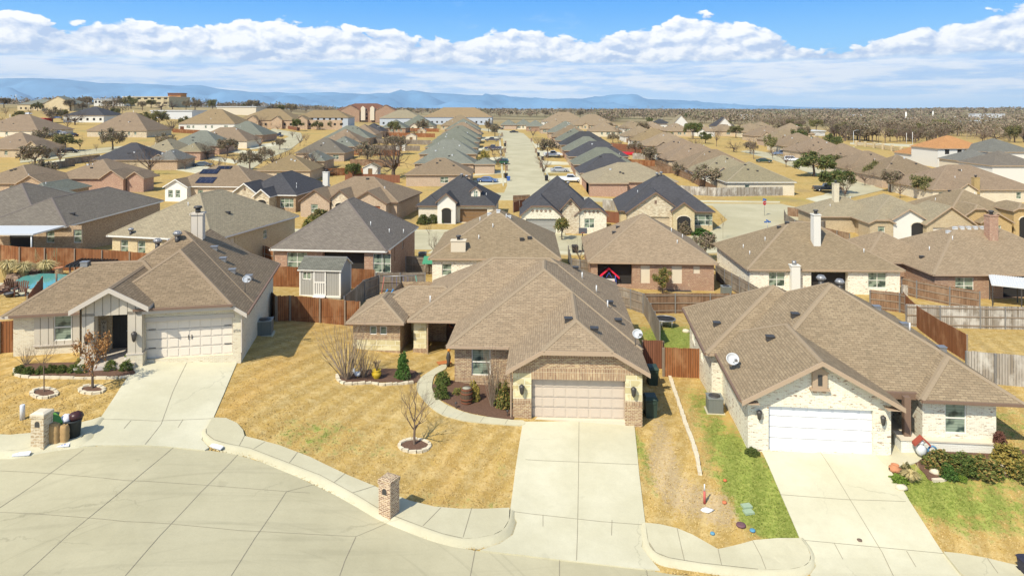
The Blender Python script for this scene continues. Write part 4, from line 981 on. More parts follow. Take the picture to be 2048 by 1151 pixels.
# entry tower: two piers and a gable
ty = -.5
for xa, xb in ((-2.72, -2.1), (-.42, .32)):
    wb.box(xa, xb, ty, ty+.55, .55, 2.9, 1); wb.box(xa-.05, xb+.05, ty-.05, ty+.6, -.9, .5, 0); wb.box(xa-.07, xb+.07, ty-.07, ty+.62, .5, .57, 2)
wb.box(-2.72, .32, ty, ty+.45, 2.75, 3.25, 1)
gablewall(wb, -2.72, .32, ty, 3.25, .6, 1)
wb.quad((-3.05, 4.2, -.6), (-3.05, .05, -.6), (-3.05, .05, 3.2), (-3.05, 4.2, 3.2), 1)
wb.quad((-3.0, 2.6, -.6), (-3.0, .1, -.6), (-3.0, .1, 3.0), (-3.0, 2.6, 3.0), 3); wb.quad((-.05, .05, -.6), (-.05, 2.6, -.6), (-.05, 2.6, 3.0), (-.05, .05, 3.0), 3); wb.quad((-3.0, .05, 3.0), (-.05, .05, 3.0), (-.05, 2.6, 3.0), (-3.0, 2.6, 3.0), 3)
face(wb, (-3.2, 1.9), (1, 0), 3.2, -1, 3.2, [(1.17, 2.05, .12, 2.1), (1.17, 2.05, 2.22, 2.62)], .08, 3)
add_fill(h1, Vector((-3.2, 1.9, 0)), Vector((1, 0, 0)), 1.17, 2.05, .12, 2.1, 'door_black', .08); add_fill(h1, Vector((-3.2, 1.9, 0)), Vector((1, 0, 0)), 1.17, 2.05, 2.22, 2.62, 'winx', .08)
wb.box(-3.0, .0, -.9, 2.2, -1.0, .1, 2)
# left bay
face(wb, (-7.3, 2.1), (1, 0), 4.2, -1.6, .5, m=0); face(wb, (-6.2, 2.05), (1, 0), 3.1, .5, 2.46, [(1.0, 1.95, .72, 2.3)], .1, 1); add_fill(h1, Vector((-6.2, 2.05, 0)), Vector((1, 0, 0)), 1.0, 1.95, .72, 2.3, 'win', .08)
face(wb, (-7.3, 2.1), (1, 0), 1.1, .5, 2.46, m=0); wb.box(-6.25, -3.0, 2.0, 2.1, .46, .53, 2)
wb.quad((-7.3, 12, -1.6), (-7.3, 2.1, -1.6), (-7.3, 2.1, 2.45), (-7.3, 12, 2.45), 0); wb.quad((5.45, 12.2, -1.6), (-7.3, 12.2, -1.6), (-7.3, 12.2, 2.45), (5.45, 12.2, 2.45), 0)
wb.build('wall', [WL['cream'], WL['siding'], TRIMG, WL['tan']], h1)
rake(MB(), 0, 1, 0, 0, .1, 0)
gutter(h1, [((-.1, -.62, 2.98), (5.1, -.62, 2.98)), ((-7.3, 1.6, 2.36), (-3.6, 1.6, 2.36)), ((5.9, -.4, 2.38), (5.9, 12.5, 2.38))], TRIMB)
downspout(h1, [(.05, -.1, 2.9), (.05, -.1, .1)], TRIMG); downspout(h1, [(5.5, -.1, 2.4), (5.5, -.1, .1)], TRIMG)
wall_lantern(h1, -2.4, ty, 1.55, 1.0); wall_lantern(h1, -.02, ty, 1.55, 1.0)
mb = MB()
for x in (.45, 4.5):
    for z in (.55, 1.6): MB().box(x, x+.38, .2, .222, z, z+.035).build('hinge', METALD, h1)
for x in (2.55, 2.72): MB().box(x, x+.035, .19, .222, .95, 1.2).build('handle', METALD, h1)
# house numbers on the right pier
def text(s_, size, M, mat, name='lettering', parent=None, ext=.004, spacing=1.0, align='CENTER'):
    cu = bpy.data.curves.new(name, 'FONT'); cu.body = s_; cu.size = size; cu.extrude = ext; cu.align_x = align; cu.align_y = 'CENTER'; cu.space_character = spacing
    to = bpy.data.objects.new(name, cu); scene.collection.objects.link(to); dg = bpy.context.evaluated_depsgraph_get()
    me = bpy.data.meshes.new_from_object(to.evaluated_get(dg)); bpy.data.objects.remove(to); me.materials.clear(); me.materials.append(mat)
    o = bpy.data.objects.new(name, me); scene.collection.objects.link(o)
    if parent is not None: o.parent = parent
    o.matrix_local = M
    return o
RX = Matrix.Rotation(R(90), 4, 'X')
text('2724', .2, Matrix.Translation((5.22, -.02, 1.35)) @ RX, METALG, 'house_number', h1)
# welcome sign leaning in the entry
sg = thing('welcome_sign', 'tall narrow weathered welcome board leaning beside the black front door', 'sign', L1(-2.45, 1.8, .1), T1)
MB().box(-.16, .16, 0, .04, 0, 1.75).build('board', plain('sign_board', (.52,.46,.36), .8, nz=.15), sg)
for i, ch in enumerate('WELCOME'): text(ch, .25, Matrix.Translation((0, -.01, 1.6 - i*.24)) @ RX, METALD, 'lettering', sg)
z = roofz(V1, 1.2, 7.9); chimney(h1, 1.2, 7.9, z-1.0, 7.0, .75, .75, WL['siding'])
for x, y in ((-1.5, 8.4), (-1.0, 9.6), (.3, 6.4)): turbine(h1, x, y, roofz(V1, x, y))
for x, y, k in ((2.4, 7.2, 'b'), (3.2, 6.0, 'b'), (4.0, 4.9, 'b'), (4.9, 5.6, 'b'), (-4.6, 4.8, 'b')): box_vent(h1, x, y, roofz(V1, x, y), METALG if k == 'b' else None)
dish('grey antenna dish on right roof slope of the left house', L1(5.2, 2.6, 3.15), R(40), .26)
# ---------------------------------------------------------------- right house
O3 = (11.6, 33.55, -.23); T3 = R(-6); L3 = frame(O3, T3)
h3 = thing('brick_house', 'whitewashed brick house with bright white garage door at right', 'house', O3, T3)
V3 = [(-.42, 7.1, -.55, 9, 2.55, .55, 'y', 0, 1), (.15, 13.0, 1.25, 14.4, 2.6, .58, 'y', 1, 1), (-1.0, 9, 5.9, 15.0, 2.57, .58, 'y', 1, 1), (8.3, 13.06, .5, 8, 2.56, .58, 'y', 1, 1)]
rb = MB(); rvols(rb, V3); rake(rb, -.42, 7.1, -.6, 2.55, .55, 2, t=.22)
rb.box(-.42, .42, -.55, -.1, 2.39, 2.43, 2); rb.box(6.3, 7.1, -.55, -.1, 2.39, 2.43, 2)
rb.build('roof', [RF['brown'], CAP['brown'], TRIM], h3)
wb = MB()
face(wb, (0, 0), (1, 0), 6.68, -1.6, 2.6, [(.98, 5.86, -.02, 2.14)], .26, 0); add_fill(h3, Vector((0, 0, 0)), Vector((1, 0, 0)), .98, 5.86, -.02, 2.14, 'gar_white', .2)
gablewall(wb, 0, 6.68, 0, 2.6, .55, 0)
wb.quad((0, 6.3, -2), (0, 0, -2), (0, 0, 2.6), (0, 6.3, 2.6), 0); wb.quad((6.68, 0, -1.6), (6.68, 4.2, -1.6), (6.68, 4.2, 2.6), (6.68, 0, 2.6), 0)
face(wb, (-.6, 14.6), (0, -1), 8.3, -2.6, 2.6, [(1.0, 2.4, .8, 2.2), (4.6, 5.6, .8, 2.2)], .1, 0); wb.quad((-.6, 6.3, -2.6), (0, 6.3, -2.6), (0, 6.3, 2.6), (-.6, 6.3, 2.6), 0)
for a, b in ((1.0, 2.4), (4.6, 5.6)): add_fill(h3, Vector((-.6, 14.6, 0)), Vector((0, -1, 0)), a, b, .8, 2.2, 'win', .08)
wb.quad((12.6, 14, -2), (-.6, 14.6, -2), (-.6, 14.6, 2.6), (12.6, 14, 2.6), 0)
# porch back wall + window wing
face(wb, (6.68, 4.2), (1, 0), 1.9, -1, 2.6, [(.4, 1.35, .05, 2.15)], .08, 0); add_fill(h3, Vector((6.68, 4.2, 0)), Vector((1, 0, 0)), .4, 1.35, .05, 2.15, 'door_black', .08)
face(wb, (8.55, 4.2), (0, -1), 3.25, -1, 2.6, m=0)
face(wb, (8.55, .95), (1, 0), 3.4, -1.6, 2.6, [(1.05, 2.05, .78, 2.32)], .1, 0); add_fill(h3, Vector((8.55, .95, 0)), Vector((1, 0, 0)), 1.05, 2.05, .78, 2.32, 'win', .08)
face(wb, (11.95, .95), (0, 1), 13, -2, 2.6, m=0)
wb.box(8.0, 11.75, .62, .94, -1.6, .48, 1); wb.box(7.96, 11.79, .58, .94, .48, .56, 2)
wb.box(7.3, 8.1, .35, 1.15, -1.2, .62, 1); wb.box(7.25, 8.15, .3, 1.2, .62, .7, 2)
wb.box(7.56, 7.86, .6, .9, .7, 2.6, 3); wb.box(6.68, 8.6, 1.1, 1.35, 2.3, 2.62, 3)
wb.box(6.6, 8.7, .9, 4.4, -1, .03, 2)
wb.build('wall', [WL['white'], WL['painted'], WL['stuccot'], TRIMB], h3)
mb = MB(); mb.box(3.0, 3.7, -.16, .02, 3.15, 3.9); mb.box(2.9, 3.8, -.22, .02, 3.05, 3.15); mb.box(3.06, 3.2, -.14, 0, 2.93, 3.05); mb.box(3.5, 3.64, -.14, 0, 2.93, 3.05)
mb.poly([(2.9, -.2, 3.9), (3.8, -.2, 3.9), (3.35, -.2, 4.2)]); gv = mb.build('gable_vent', TRIM, h3)
MB().box(3.25, 3.45, -.18, -.15, 3.3, 3.82).build('louvre', METALD, gv)
gutter(h3, [((6.9, 1.2, 2.55), (8.4, 1.2, 2.55)), ((8.3, .45, 2.5), (13.06, .45, 2.5)), ((-.46, -.4, 2.5), (-.46, 5.9, 2.5)), ((-1.05, 5.9, 2.5), (-1.05, 15, 2.5))], TRIMB)
wall_lantern(h3, .5, 0, 1.75, .85, 'wall_lantern'); wall_lantern(h3, 6.25, 0, 1.75, .85)
text('2736', .2, Matrix.Translation((6.2, -.02, 1.25)) @ RX, plain('number_pale', (.55,.50,.42), .6), 'house_number', h3)
for x, y in ((6.3, 8.6), (7.6, 9.2)): turbine(h3, x, y, roofz(V3, x, y))
for x, y in ((4.0, 6.0), (2.2, 4.4), (.2, 9.0), (10.8, 8.0), (11.6, 5.4), (9.9, 9.6)): box_vent(h3, x, y, roofz(V3, x, y), METALG if x > 9 else METALD)
vent_pipe(h3, 10.5, 6.6, roofz(V3, 10.5, 6.6))
dish('large white satellite dish at the left eave of the right house', L3(-.2, 3.2, 2.75), R(10), .37)
# ================================================================== second row: backs and sides of the houses behind
W2 = lambda a, w=1.75, z0=.75, z1=2.15: (a, a+w, z0, z1, 'win2')
house('grey-roofed house with low white patio cover at far left edge', (-48,452), (133,455.5), d=21, roof='greyb', wall='mix', ez=2.6, pitch=.5, th=0,
      f=[(3.0,5.6,.1,2.2,'dark'), (7.0,7.9,.7,2.1,'win'), (10.0,10.9,.7,2.15,'win')], vents=[(11,9),(12.2,14),(8,3,'b')], trim=TRIMW,
      vols=[(-9, 4, 3, 17, {'dz': .0, 'p': .52})])
house('large house with weathered speckled roof behind the left house', (212,470), (425,478), d=16.5, th=-13, roof='weather', wall='buff', ez=2.65, pitch=.6,
      f=[(1.0,1.95,.8,2.2,'win'), (3.1,4.05,.8,2.2,'win'), (8.5,9.4,.8,2.2,'win')], r=[(3.0,3.8,.8,2.2,'board'), (9,9.8,1.0,2.0,'win')], trim=TRIMW, vents=[(2.4,-.1,'t'),(6,4),(9.5,6,'b')])
house('red brick house with steep grey-brown roof and covered back patio', (538,497.6), (773.5,501), d=14.2, th=-5, roof='greyb', wall='red', ez=2.62, pitch=.70, trim=TRIMW,
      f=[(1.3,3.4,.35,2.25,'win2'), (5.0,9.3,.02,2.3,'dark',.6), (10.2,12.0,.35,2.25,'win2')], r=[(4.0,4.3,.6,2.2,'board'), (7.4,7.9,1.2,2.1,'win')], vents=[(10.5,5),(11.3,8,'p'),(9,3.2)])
house('tan-roofed house with white wall and low chimney behind the middle roof', (855.5,516.7), (1123,516.7), d=14.6, th=-1, roof='brown', wall='white', ez=2.62, pitch=.58,
      f=[(1,2,.8,2,'win')], vents=[(4.6,2.2),(6.0,3.8),(7.4,5.2,'p'),(5.5,6.1,'s'),(6.5,6.1,'s'),(7.7,6.1,'s'),(9.1,2.1,'b'),(9.9,2.3,'b'),(4.5,5.6)], chim=[(2.6,.9,.8,WL['stuccot'],1.5)])
house('red brick house with play gym on its patio behind the side fence', (1175,523.6), (1437.5,530), d=14.2, th=-3, roof='brown', wall='red', ez=2.6, pitch=.6,
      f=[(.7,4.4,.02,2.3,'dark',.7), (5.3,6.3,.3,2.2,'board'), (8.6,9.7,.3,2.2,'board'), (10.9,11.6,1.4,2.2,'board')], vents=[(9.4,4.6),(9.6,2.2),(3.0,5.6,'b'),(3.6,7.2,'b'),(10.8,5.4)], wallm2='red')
h_wb = house('whitewashed brick house with tall pale chimney behind the right house', (1494,538), (1812,543), d=13.8, th=-2, roof='brown', wall='white', ez=2.6, pitch=.56,
      f=[(2.0,3.7,.7,2.2,'win2'), (6.4,10.2,.02,2.25,'dark',.6), (12.3,14.2,.65,2.25,'win2')], chim=[(8.2,3.3,3.1,WL['stucco'],.75)], vents=[(3.2,4.8),(1.2,6.2),(1.0,3.2),(5.3,6.4,'b'),(6.2,6.4,'b'),(12.8,2.0)])
mb = MB(); mb.box(4.1, 5.0, -.75, .05, -1, 3.0); mb.box(4.05, 5.05, -.8, .1, 3.0, 3.1); ch = mb.build('chimney', WL['stucco'], h_wb); MB().tube([(4.5,-.35,3.1),(4.5,-.35,3.5)], .22, 10).build('chimney_cap', METALG, ch)
house('red brick house with row of white ridge vents at right', (1866.6,548.6), (2215,548), d=13.6, th=0, roof='brown', wall='red', ez=2.6, pitch=.56,
      f=[(2.1,4.0,.5,2.2,'win2'), (7.0,14,.02,2.3,'dark',.7)], vols=[(-4.3,4.0,5.5,14.2,{})], chim=[(9.0,4.6,2.4,WL['red'],.95)],
      vents=[(5.2,6.0,'s'),(5.95,6.0,'s'),(6.7,6.0,'s'),(7.45,6.0,'s'),(8.2,6.0,'s'),(8.95,6.0,'s'),(2.2,4.5),(1.0,3.9,'b'),(4.6,4.3)])
# ================================================================== third row: fronts facing the camera
G = lambda a, b, c='cream': (a, b, -.02, 2.15, 'gar_' + c, .25)
h_sol = house('brown-roofed house with three dark solar panel arrays', (327,372), (512,376), d=13.5, th=-4, roof='brown2', wall='tan', ez=2.7, pitch=.5, trim=TRIMW,
      wings=[(2.6,4.2,1.4,{'p':.6,'f':[(.6,1.5,.7,2.1,'win'),(2.0,2.9,.7,2.1,'win')], 'm':1})], wallm2='painted', f=[(6,7,.6,2,'win')], vents=[(7.4,5.4,'b'),(8.6,5.6,'b'),(9.6,5.5,'b')])
for (x0, x1, y0, y1) in ((5.2, 8.6, .5, 2.3), (4.4, 7.9, 3.4, 4.9), (7.0, 9.8, 5.0, 5.9)):
    mb = MB(); c = lambda x, y: (x, y, 2.7 + .5*(y+.4) + .12); mb.add([c(x0, y0), c(x1, y0), c(x1, y1), c(x0, y1)] + [(p[0], p[1], p[2]-.06) for p in (c(x0, y0), c(x1, y0), c(x1, y1), c(x0, y1))], [(0,1,2,3),(7,6,5,4),(0,4,5,1),(1,5,6,2),(2,6,7,3),(3,7,4,0)])
    mb.build('solar_panel', bricks('solar_cells', (.015,.02,.04), (.02,.025,.05), (.10,.10,.12), 1.0, 1.6, .03, rough=.25, stain=.05, bump=0), h_sol)
house('charcoal-roofed house with stone gable and white arched porch', (473,388.5), (594,389), d=15.5, th=-6, roof='dark', wall='mix', ez=2.7, pitch=.6, wallm2='rubble', trim=TRIMW,
      wings=[(2.0,5.2,2.2,{'p':.75,'m':1,'vent':1}), (5.3,2.6,2.8,{'p':.8,'m':1,'arch':(5.3,1.6,1.7)})], f=[(7.2,9.6,.5,2.1,'win3')], r=[(4.5,5.3,.8,2.1,'win')], vents=[(8.4,4.0),(9.0,2.6)], chim=[(10.3,13.0,2.6,WL['stucco'],1.0)])
house('brown-roofed brick house with arched window and rust-coloured garage door', (600,400), (797,402.5), d=13.5, th=-9, roof='brown2', wall='pink', ez=2.6, pitch=.5, wallm2='rubble', trim=TRIMB,
      wings=[(2.6,5.0,1.2,{'p':.7,'f':[(1.8,3.0,.7,2.1,'win')]}), (6.9,3.0,1.0,{'p':.8,'dz':.5,'m':1,'arch':(6.9,1.7,1.9)}), (12.0,6.0,2.0,{'p':.6,'f':[G(.9,5.0,'rust')]})], vents=[(9.0,5.6,'b'),(13,3)])
house('charcoal-roofed house with small dormer, white arch porch and brown garage door', (832.7,410), (991,411.6), d=12.5, th=-3, roof='dark', wall='cream', ez=2.75, pitch=.68, trim=TRIMB, wallm2='stucco',
      wings=[(4.6,2.9,1.2,{'p':.85,'dz':.6,'m':1,'arch':(4.6,1.5,2.0)})], f=[(1.4,2.2,.8,2.1,'win'), G(6.6,11.0,'brown')], vols=[(-.0,3.3,-.6,5,{})],
      vents=[(6.2,5.4,'t'),(7.0,5.6,'t'),(10.6,3.0)])
def dormer(h, x, y, z, w=1.5, wall='cream', roof='dark'):
    mb = MB(); mb.box(x-w/2, x+w/2, y, y+2.2, z-.5, z+1.15); gablewall(mb, x-w/2, x+w/2, y, z+1.15, .8); d_ = mb.build('dormer', WL[wall], h)
    rb = MB(); roofvol(rb, x-w/2-.25, x+w/2+.25, y-.25, y+2.6, z+1.15, .8, axis='y', e0=0, e1=0, t=.1); rake(rb, x-w/2-.25, x+w/2+.25, y-.3, z+1.15, .8, 2, t=.15); rb.build('dormer_roof', [RF[roof], CAP[roof], TRIMB], d_)
    mb = MB(); mb.box(x-.3, x+.3, y-.03, y+.01, z+.15, z+1.15); mb.build('dormer_window', GLASS, d_)
    mb = MB(); mb.box(x-.35, x+.35, y-.04, y-.03, z+.62, z+.68); [mb.box(x+q-.03, x+q+.03, y-.04, y-.03, z+.15, z+1.15) for q in (-.32, 0, .32)]; mb.build('dormer_frame', FRAMEW, d_)
hd = PH['charcoal-roofed house with small dormer, white arch porch and brown garage door'][0]; dormer(hd, 9.0, 1.4, 3.7)
house('charcoal-roofed whitewashed house with diamond brick trim and grey garage door', (1044,428), (1195,428), d=13.0, th=-1, roof='dark', wall='white', ez=2.6, pitch=.9, wallm2='rubble', trim=TRIMB,
      wings=[(2.5,6.0,2.0,{'p':.85,'k':.45,'f':[G(.7,5.2,'grey')]}), (10.0,4.6,1.4,{'p':.85,'k':.5,'f':[(1.3,2.8,.7,2.1,'win2')]}), (6.9,2.6,1.6,{'p':1.1,'dz':.9,'m':1,'vent':1})], vents=[(7,6.0,'t'),(9.5,4)])
hh = PH['charcoal-roofed whitewashed house with diamond brick trim and grey garage door'][0]
for xs, yy, zz in ((np.linspace(1.2, 3.8, 5), -2.03, 3.35), (np.linspace(9.1, 11.0, 4), -1.43, 3.1)):
    for x in xs:
        mb = MB(); mb.cbox(0, 0, -.17, .34, .03, .34); mb.xf(Matrix.Translation((x, yy, zz)) @ Matrix.Rotation(R(45), 4, 'Y')); mb.build('brick_diamond', WL['shadow'], hh)
house('charcoal-roofed house with big rubble stone gable and triple window', (1236,421), (1431,430), d=14, th=-5, roof='dark', wall='buff', ez=2.7, pitch=.72, wallm2='rubble', trim=TRIMB,
      wings=[(5.2,8.6,2.6,{'p':.72,'m':1,'vent':1,'f':[G(1.8,6.4,'tan')]}), (9.3,3.2,3.6,{'p':.75,'dz':.5,'m':0,'arch':(9.3,2.0,1.9)})], f=[(11.0,14.3,.5,2.2,'win3')], vents=[(6.5,6.3,'t'),(7.2,6.5,'t'),(3,3)])
house('tan house with wide gabled garage, white curved entry and chimney at right', (1737,443.6), (1912,446), d=15, th=-3, roof='weather', wall='tan', ez=2.65, pitch=.5, wallm2='stucco',
      wings=[(1.2,3.4,1.0,{'k':.5,'f':[(1.2,2.2,.6,2.1,'win')]}), (5.2,4.6,.9,{'p':.62,'dz':.5,'m':1,'arch':(6.4,1.7,2.2)}), (10.6,6.8,1.9,{'p':.72,'f':[G(.9,5.8,'cream')]})], chim=[(-1.5,8.6,2.7,WL['cream'],.8)],
      vols=[(-5.5,5,5,14,{})], vents=[(-3,7),(1,9),(6,10,'b')], l=[])
house('golden brick house with arched tower entry at right edge', (1890,440), (2080,440), d=15, th=-2, roof='brown', wall='gold', ez=2.75, pitch=.55, wallm2='gold',
      wings=[(4.2,4.0,1.0,{'p':.7,'k':.3,'dz':.8}), (6.0,4.4,2.2,{'p':.6,'f':[(1.5,2.9,.5,2.3,'win')]}), (10.6,3.4,1.6,{'p':.5,'k':.6,'dz':1.7,'arch':(10.6,1.8,3.0)})], vents=[(3,8),(5.6,8.6,'b'),(8,6)])
# ================================================================== fences
def fence(label, px, h=1.85, mat='cedar', rails=True, side=1, group=None, sp=2.4, post=True, cat='fence', name='wood_fence', world=None, cap=False, topz=None):
    P = world or [U(*p) for p in px]
    o = P[0].copy(); T = thing(name, label, cat, o, 0, group)
    mb = MB(); rl = MB(); posts = []
    for a, b in zip(P[:-1], P[1:]):
        d = (b - a); d.z = 0; L = d.length; d.normalize(); n = Vector((-d.y, d.x, 0))
        if n.y > 0: n = -n            # n points to the camera side
        k = max(1, int(L/.29)) if a.y < 100 else max(1, int(L/1.2))
        prev = None
        for i in range(k):
            q0, q1 = a + d*L*i/k, a + d*L*(i+.985)/k
            z0 = gz((q0.x+q1.x)/2, (q0.y+q1.y)/2); hh = h + rnd.uniform(-.015, .015)
            q0, q1 = q0 - o, q1 - o; z = z0 - o.z; t = n*.012
            vs = [q0+t, q1+t, q1-t, q0-t]; vs = [Vector((v.x, v.y, z-.15)) for v in vs] + [Vector((v.x, v.y, z+hh)) for v in vs]
            # plank colour rows run along the fence: u follows d
            mb.add(vs, [(0,3,2,1),(4,5,6,7),(0,1,5,4),(1,2,6,5),(2,3,7,6),(3,0,4,7)])
        m = max(1, round(L/sp))
        for i in range(m + 1):
            q = a + d*L*i/m + n*side*.06; posts.append(Vector((q.x-o.x, q.y-o.y, gz(q.x, q.y)-o.z)))
        if rails:
            for i in range(m):
                qa, qb = a + d*L*i/m + n*side*.045, a + d*L*(i+1)/m + n*side*.045; za, zb = gz(qa.x, qa.y), gz(qb.x, qb.y)
                for zz in (.25, h*.52, h-.2): rl.beam(Vector((qa.x, qa.y, za+zz)) - o, Vector((qb.x, qb.y, zb+zz)) - o, .04, .09)
        if cap:
            for i in range(m):
                qa, qb = a + d*L*i/m, a + d*L*(i+1)/m; za, zb = gz(qa.x, qa.y), gz(qb.x, qb.y)
                rl.beam(Vector((qa.x, qa.y, za+h+.02)) - o, Vector((qb.x, qb.y, zb+h+.02)) - o, .15, .04)
    mb.build('picket_panel', FN[mat], T)
    if rl.v: rl.build('rail', RAIL, T)
    if post and P[0].y < 120:
        for p in posts[:100]: MB().box(p.x-.045, p.x+.045, p.y-.045, p.y+.045, p.z-.2, p.z+h-.02).build('post', METALG if mat in ('grey','silver','brown') else RAIL, T)
    return T
fence('stained cedar fence between the left and middle houses', [(553,642),(580,641),(640,645),(690,650),(720,652)], 1.85, 'cedar', rails=False)
fence('cedar fence panel standing in the left house shadow', [(520,614),(553,642)], 1.85, 'cedar', rails=False)
fence('long curved cedar fence behind the swimming pool', [(-60,528),(0,533),(40,538),(90,540),(150,541),(260,548),(330,556)], 2.1, 'cedar', rails=False)
fence('short cedar fence at far left edge beside the left house', [(-60,706),(0,706),(48,702)], 1.85, 'cedar', rails=False)
fence('dark side fence of the pool yard behind the left house', [(57,640),(86,596)], 1.7, 'red', rails=False)
fence('cedar fence behind the grey shed', [(540,572),(600,574),(680,574),(750,578)], 1.85, 'cedar', rails=False)
fence('dark weathered fence running diagonally beside the shed', [(690,640),(728,602),(757,590)], 1.85, 'grey')
fence('weathered fence with pipe rails behind the swing set', [(752,584),(800,584),(850,583)], 1.85, 'grey')
fence('weathered fence between two back yards left of the green slide', [(812,545),(850,548),(880,548)], 1.85, 'grey')
fence('short diagonal fence beside the grey-brown roofed house', [(770,548),(812,536)], 1.85, 'brown')
fence('cedar fence stub right of the weathered-roof house', [(497,520),(530,524),(548,530)], 1.85, 'cedar')
fence('dark fence with top rail behind the pool fence', [(97,500),(150,492),(215,486)], 1.9, 'grey')
fence('weathered back fence right of the middle roof', [(1234,611),(1262,618),(1287,627)], 1.85, 'grey')
fence('weathered side fence running back beside the green side yard', [(1287,627),(1300,650),(1318,690)], 1.85, 'grey')
fence('brown back fence with rails behind the side yard', [(1287,627),(1350,626),(1420,626),(1500,626)], 1.85, 'brown')
fence('dark cedar gate panel between the middle and right houses', [(1284,735),(1325,737)], 1.9, 'red', rails=False)
fence('lighter cedar panel joined to the right house wall', [(1325,737),(1326,752),(1425,757)], 1.9, 'cedar', rails=False)
fence('weathered diagonal fence right of the red brick house', [(1433,560),(1450,572),(1480,590),(1518,614)], 1.85, 'grey')
fence('brown back fence behind the right roof', [(1740,617),(1800,624),(1812,628)], 1.85, 'brown')
fence('orange-brown fence curving down along the right house lot', [(1806,622),(1840,660),(1880,690),(1932,722)], 1.85, 'cedar', rails=False)
fence('silvery weathered fence across the right yard', [(1812,652),(1880,655),(1960,657),(2060,659)], 1.9, 'silver')
fence('tall grey board fence at right edge beside the right house', [(1932,762),(1990,768),(2080,776)], 1.9, 'silver', rails=False)
fence('brown diagonal fence behind the whitewashed house', [(1804,588),(1834,596),(1900,610),(1960,620)], 1.85, 'brown')
fence('grey picket stub beside the whitewashed house', [(1804,590),(1834,593)], 1.1, 'silver', rails=False)
fence('weathered fence behind the playhouse patio', [(1143,548),(1160,551),(1182,552)], 1.85, 'grey')
fence('fence between the white wall and the red brick house', [(1136,520),(1143,548)], 1.85, 'grey')
fence('weathered curved corner fence beside the side street', [(1568,440),(1572,450),(1590,462),(1625,468),(1665,462)], 1.8, 'grey', rails=False)
fence('dark inner fence of the corner lot', [(1575,432),(1610,436),(1650,440)], 1.6, 'brown', rails=False)
fence('reddish gate fence between two charcoal-roofed houses', [(1200,443),(1240,447)], 1.85, 'red', rails=False)
fence('pale fence between the charcoal roofs', [(1205,420),(1240,422)], 1.85, 'silver', rails=False)
fence('dark fence behind the end of the far street', [(1026,410),(1060,408)], 1.8, 'brown')
fence('red fence beside the charcoal-roofed garage', [(1026,425),(1050,418)], 1.8, 'red', rails=False)
fence('long weathered fence along the cross street verge', [(1355,388),(1420,392),(1432,393),(1500,392),(1565,391)], 1.85, 'silver', rails=False)
fence('brown fence curving down behind the right hand yards', [(1290,322),(1330,340),(1380,362),(1432,390)], 1.85, 'brown', rails=True)
# ================================================================== more streets
drape('street', [W([(470,462),(700,462),(880,464),(1130,470),(1300,478),(1410,470),(1455,440),(1425,412),(1395,407),(1562,408),(1640,425),(1600,440),(1530,472),(1440,502),(1300,508),(1130,504),(870,500),(560,492),(430,480)])], STREETM, .06, 3, thick=.2)
drape('street', [W([(960,388),(1008,386),(1014,372),(1009,299),(1004,269),(987,264),(955,260),(955,256),(990,259),(1023,262),(1047,267),(1061,280),(1070,299),(1079,328),(1098,366),(1110,390),(1220,398),(1400,404),(1400,410),(1200,404),(1060,402),(960,400)])], STREETM, .1, 5, thick=.3)
drape('street', [W([(545,257),(602,266),(606,280),(580,300),(530,320),(494,345),(470,380),(440,402),(400,405),(420,385),(462,345),(483,316),(552,288),(578,273),(540,262)])], STREETM, .1, 5, thick=.3)
drape('street', [W([(1500,300),(1540,306),(1600,322),(1660,346),(1705,360),(1745,372),(1770,380),(1700,396),(1640,400),(1650,388),(1690,378),(1660,360),(1600,340),(1540,318),(1480,303)]), W([(40,312),(110,306),(190,298),(270,290),(330,296),(270,301),(190,308),(110,318),(40,326)])], STREETM, .1, 5, thick=.3)
drape('road', [W([(1700,286),(1760,287),(1880,292),(2060,300),(2060,306),(1880,297),(1760,291),(1700,289)])], WALKM, .2, 12, thick=.3)
dv = [[(905,470),(958,446),(984,446),(935,470)], [(1040,470),(1048,457),(1106,457),(1100,472)], [(1290,480),(1300,452),(1335,452),(1340,482)], [(1800,498),(1832,478),(1898,478),(1890,500)], [(735,470),(757,452),(792,452),(790,470)],
      [(960,343),(1010,342),(1010,347),(945,352)], [(955,296),(1007,293),(1007,298),(952,304)], [(955,317),(1009,314),(1009,320),(950,324)], [(960,275),(1004,272),(1005,277),(955,282)], [(940,362),(1012,356),(1013,366),(960,372)],
      [(1072,300),(1120,305),(1125,311),(1076,314)], [(1083,336),(1150,336),(1155,345),(1088,346)], [(1092,353),(1160,352),(1165,360),(1100,364)], [(1068,288),(1112,289),(1112,294),(1070,295)], [(1078,322),(1140,325),(1140,330),(1081,330)],
      [(330,318),(400,330),(440,340),(455,345),(420,352),(340,338)], [(402,308),(480,322),(470,328),(400,316)], [(498,292),(552,285),(560,290),(500,300)], [(440,296),(520,304),(505,310),(440,302)], [(360,368),(420,378),(440,396),(380,398)],
      [(1612,398),(1650,390),(1690,398),(1650,410)], [(1745,362),(1760,357),(1790,368),(1740,374)], [(1590,312),(1620,308),(1630,316),(1600,322)]]
drape('driveway', [W(p) for p in dv], DRIVEM, .12, 5, thick=.3)
pv = [[(855,508),(870,500),(1130,504),(1300,508),(1440,502),(1440,507),(1300,513),(1130,510)], [(540,462),(880,464),(1130,470),(1130,467),(880,461),(540,459)], [(1100,366),(1104,366),(1064,280),(1061,280)], [(1005,372),(1008,372),(1003,299),(1000,270),(997,270),(999,299)], [(1222,400),(1560,404),(1560,406),(1222,403)],
      [(60,330),(130,318),(260,306),(300,302),(300,304),(260,309),(130,322),(60,336)]]
drape('sidewalk', [W(p) for p in pv], WALKM, .16, 5, thick=.3)
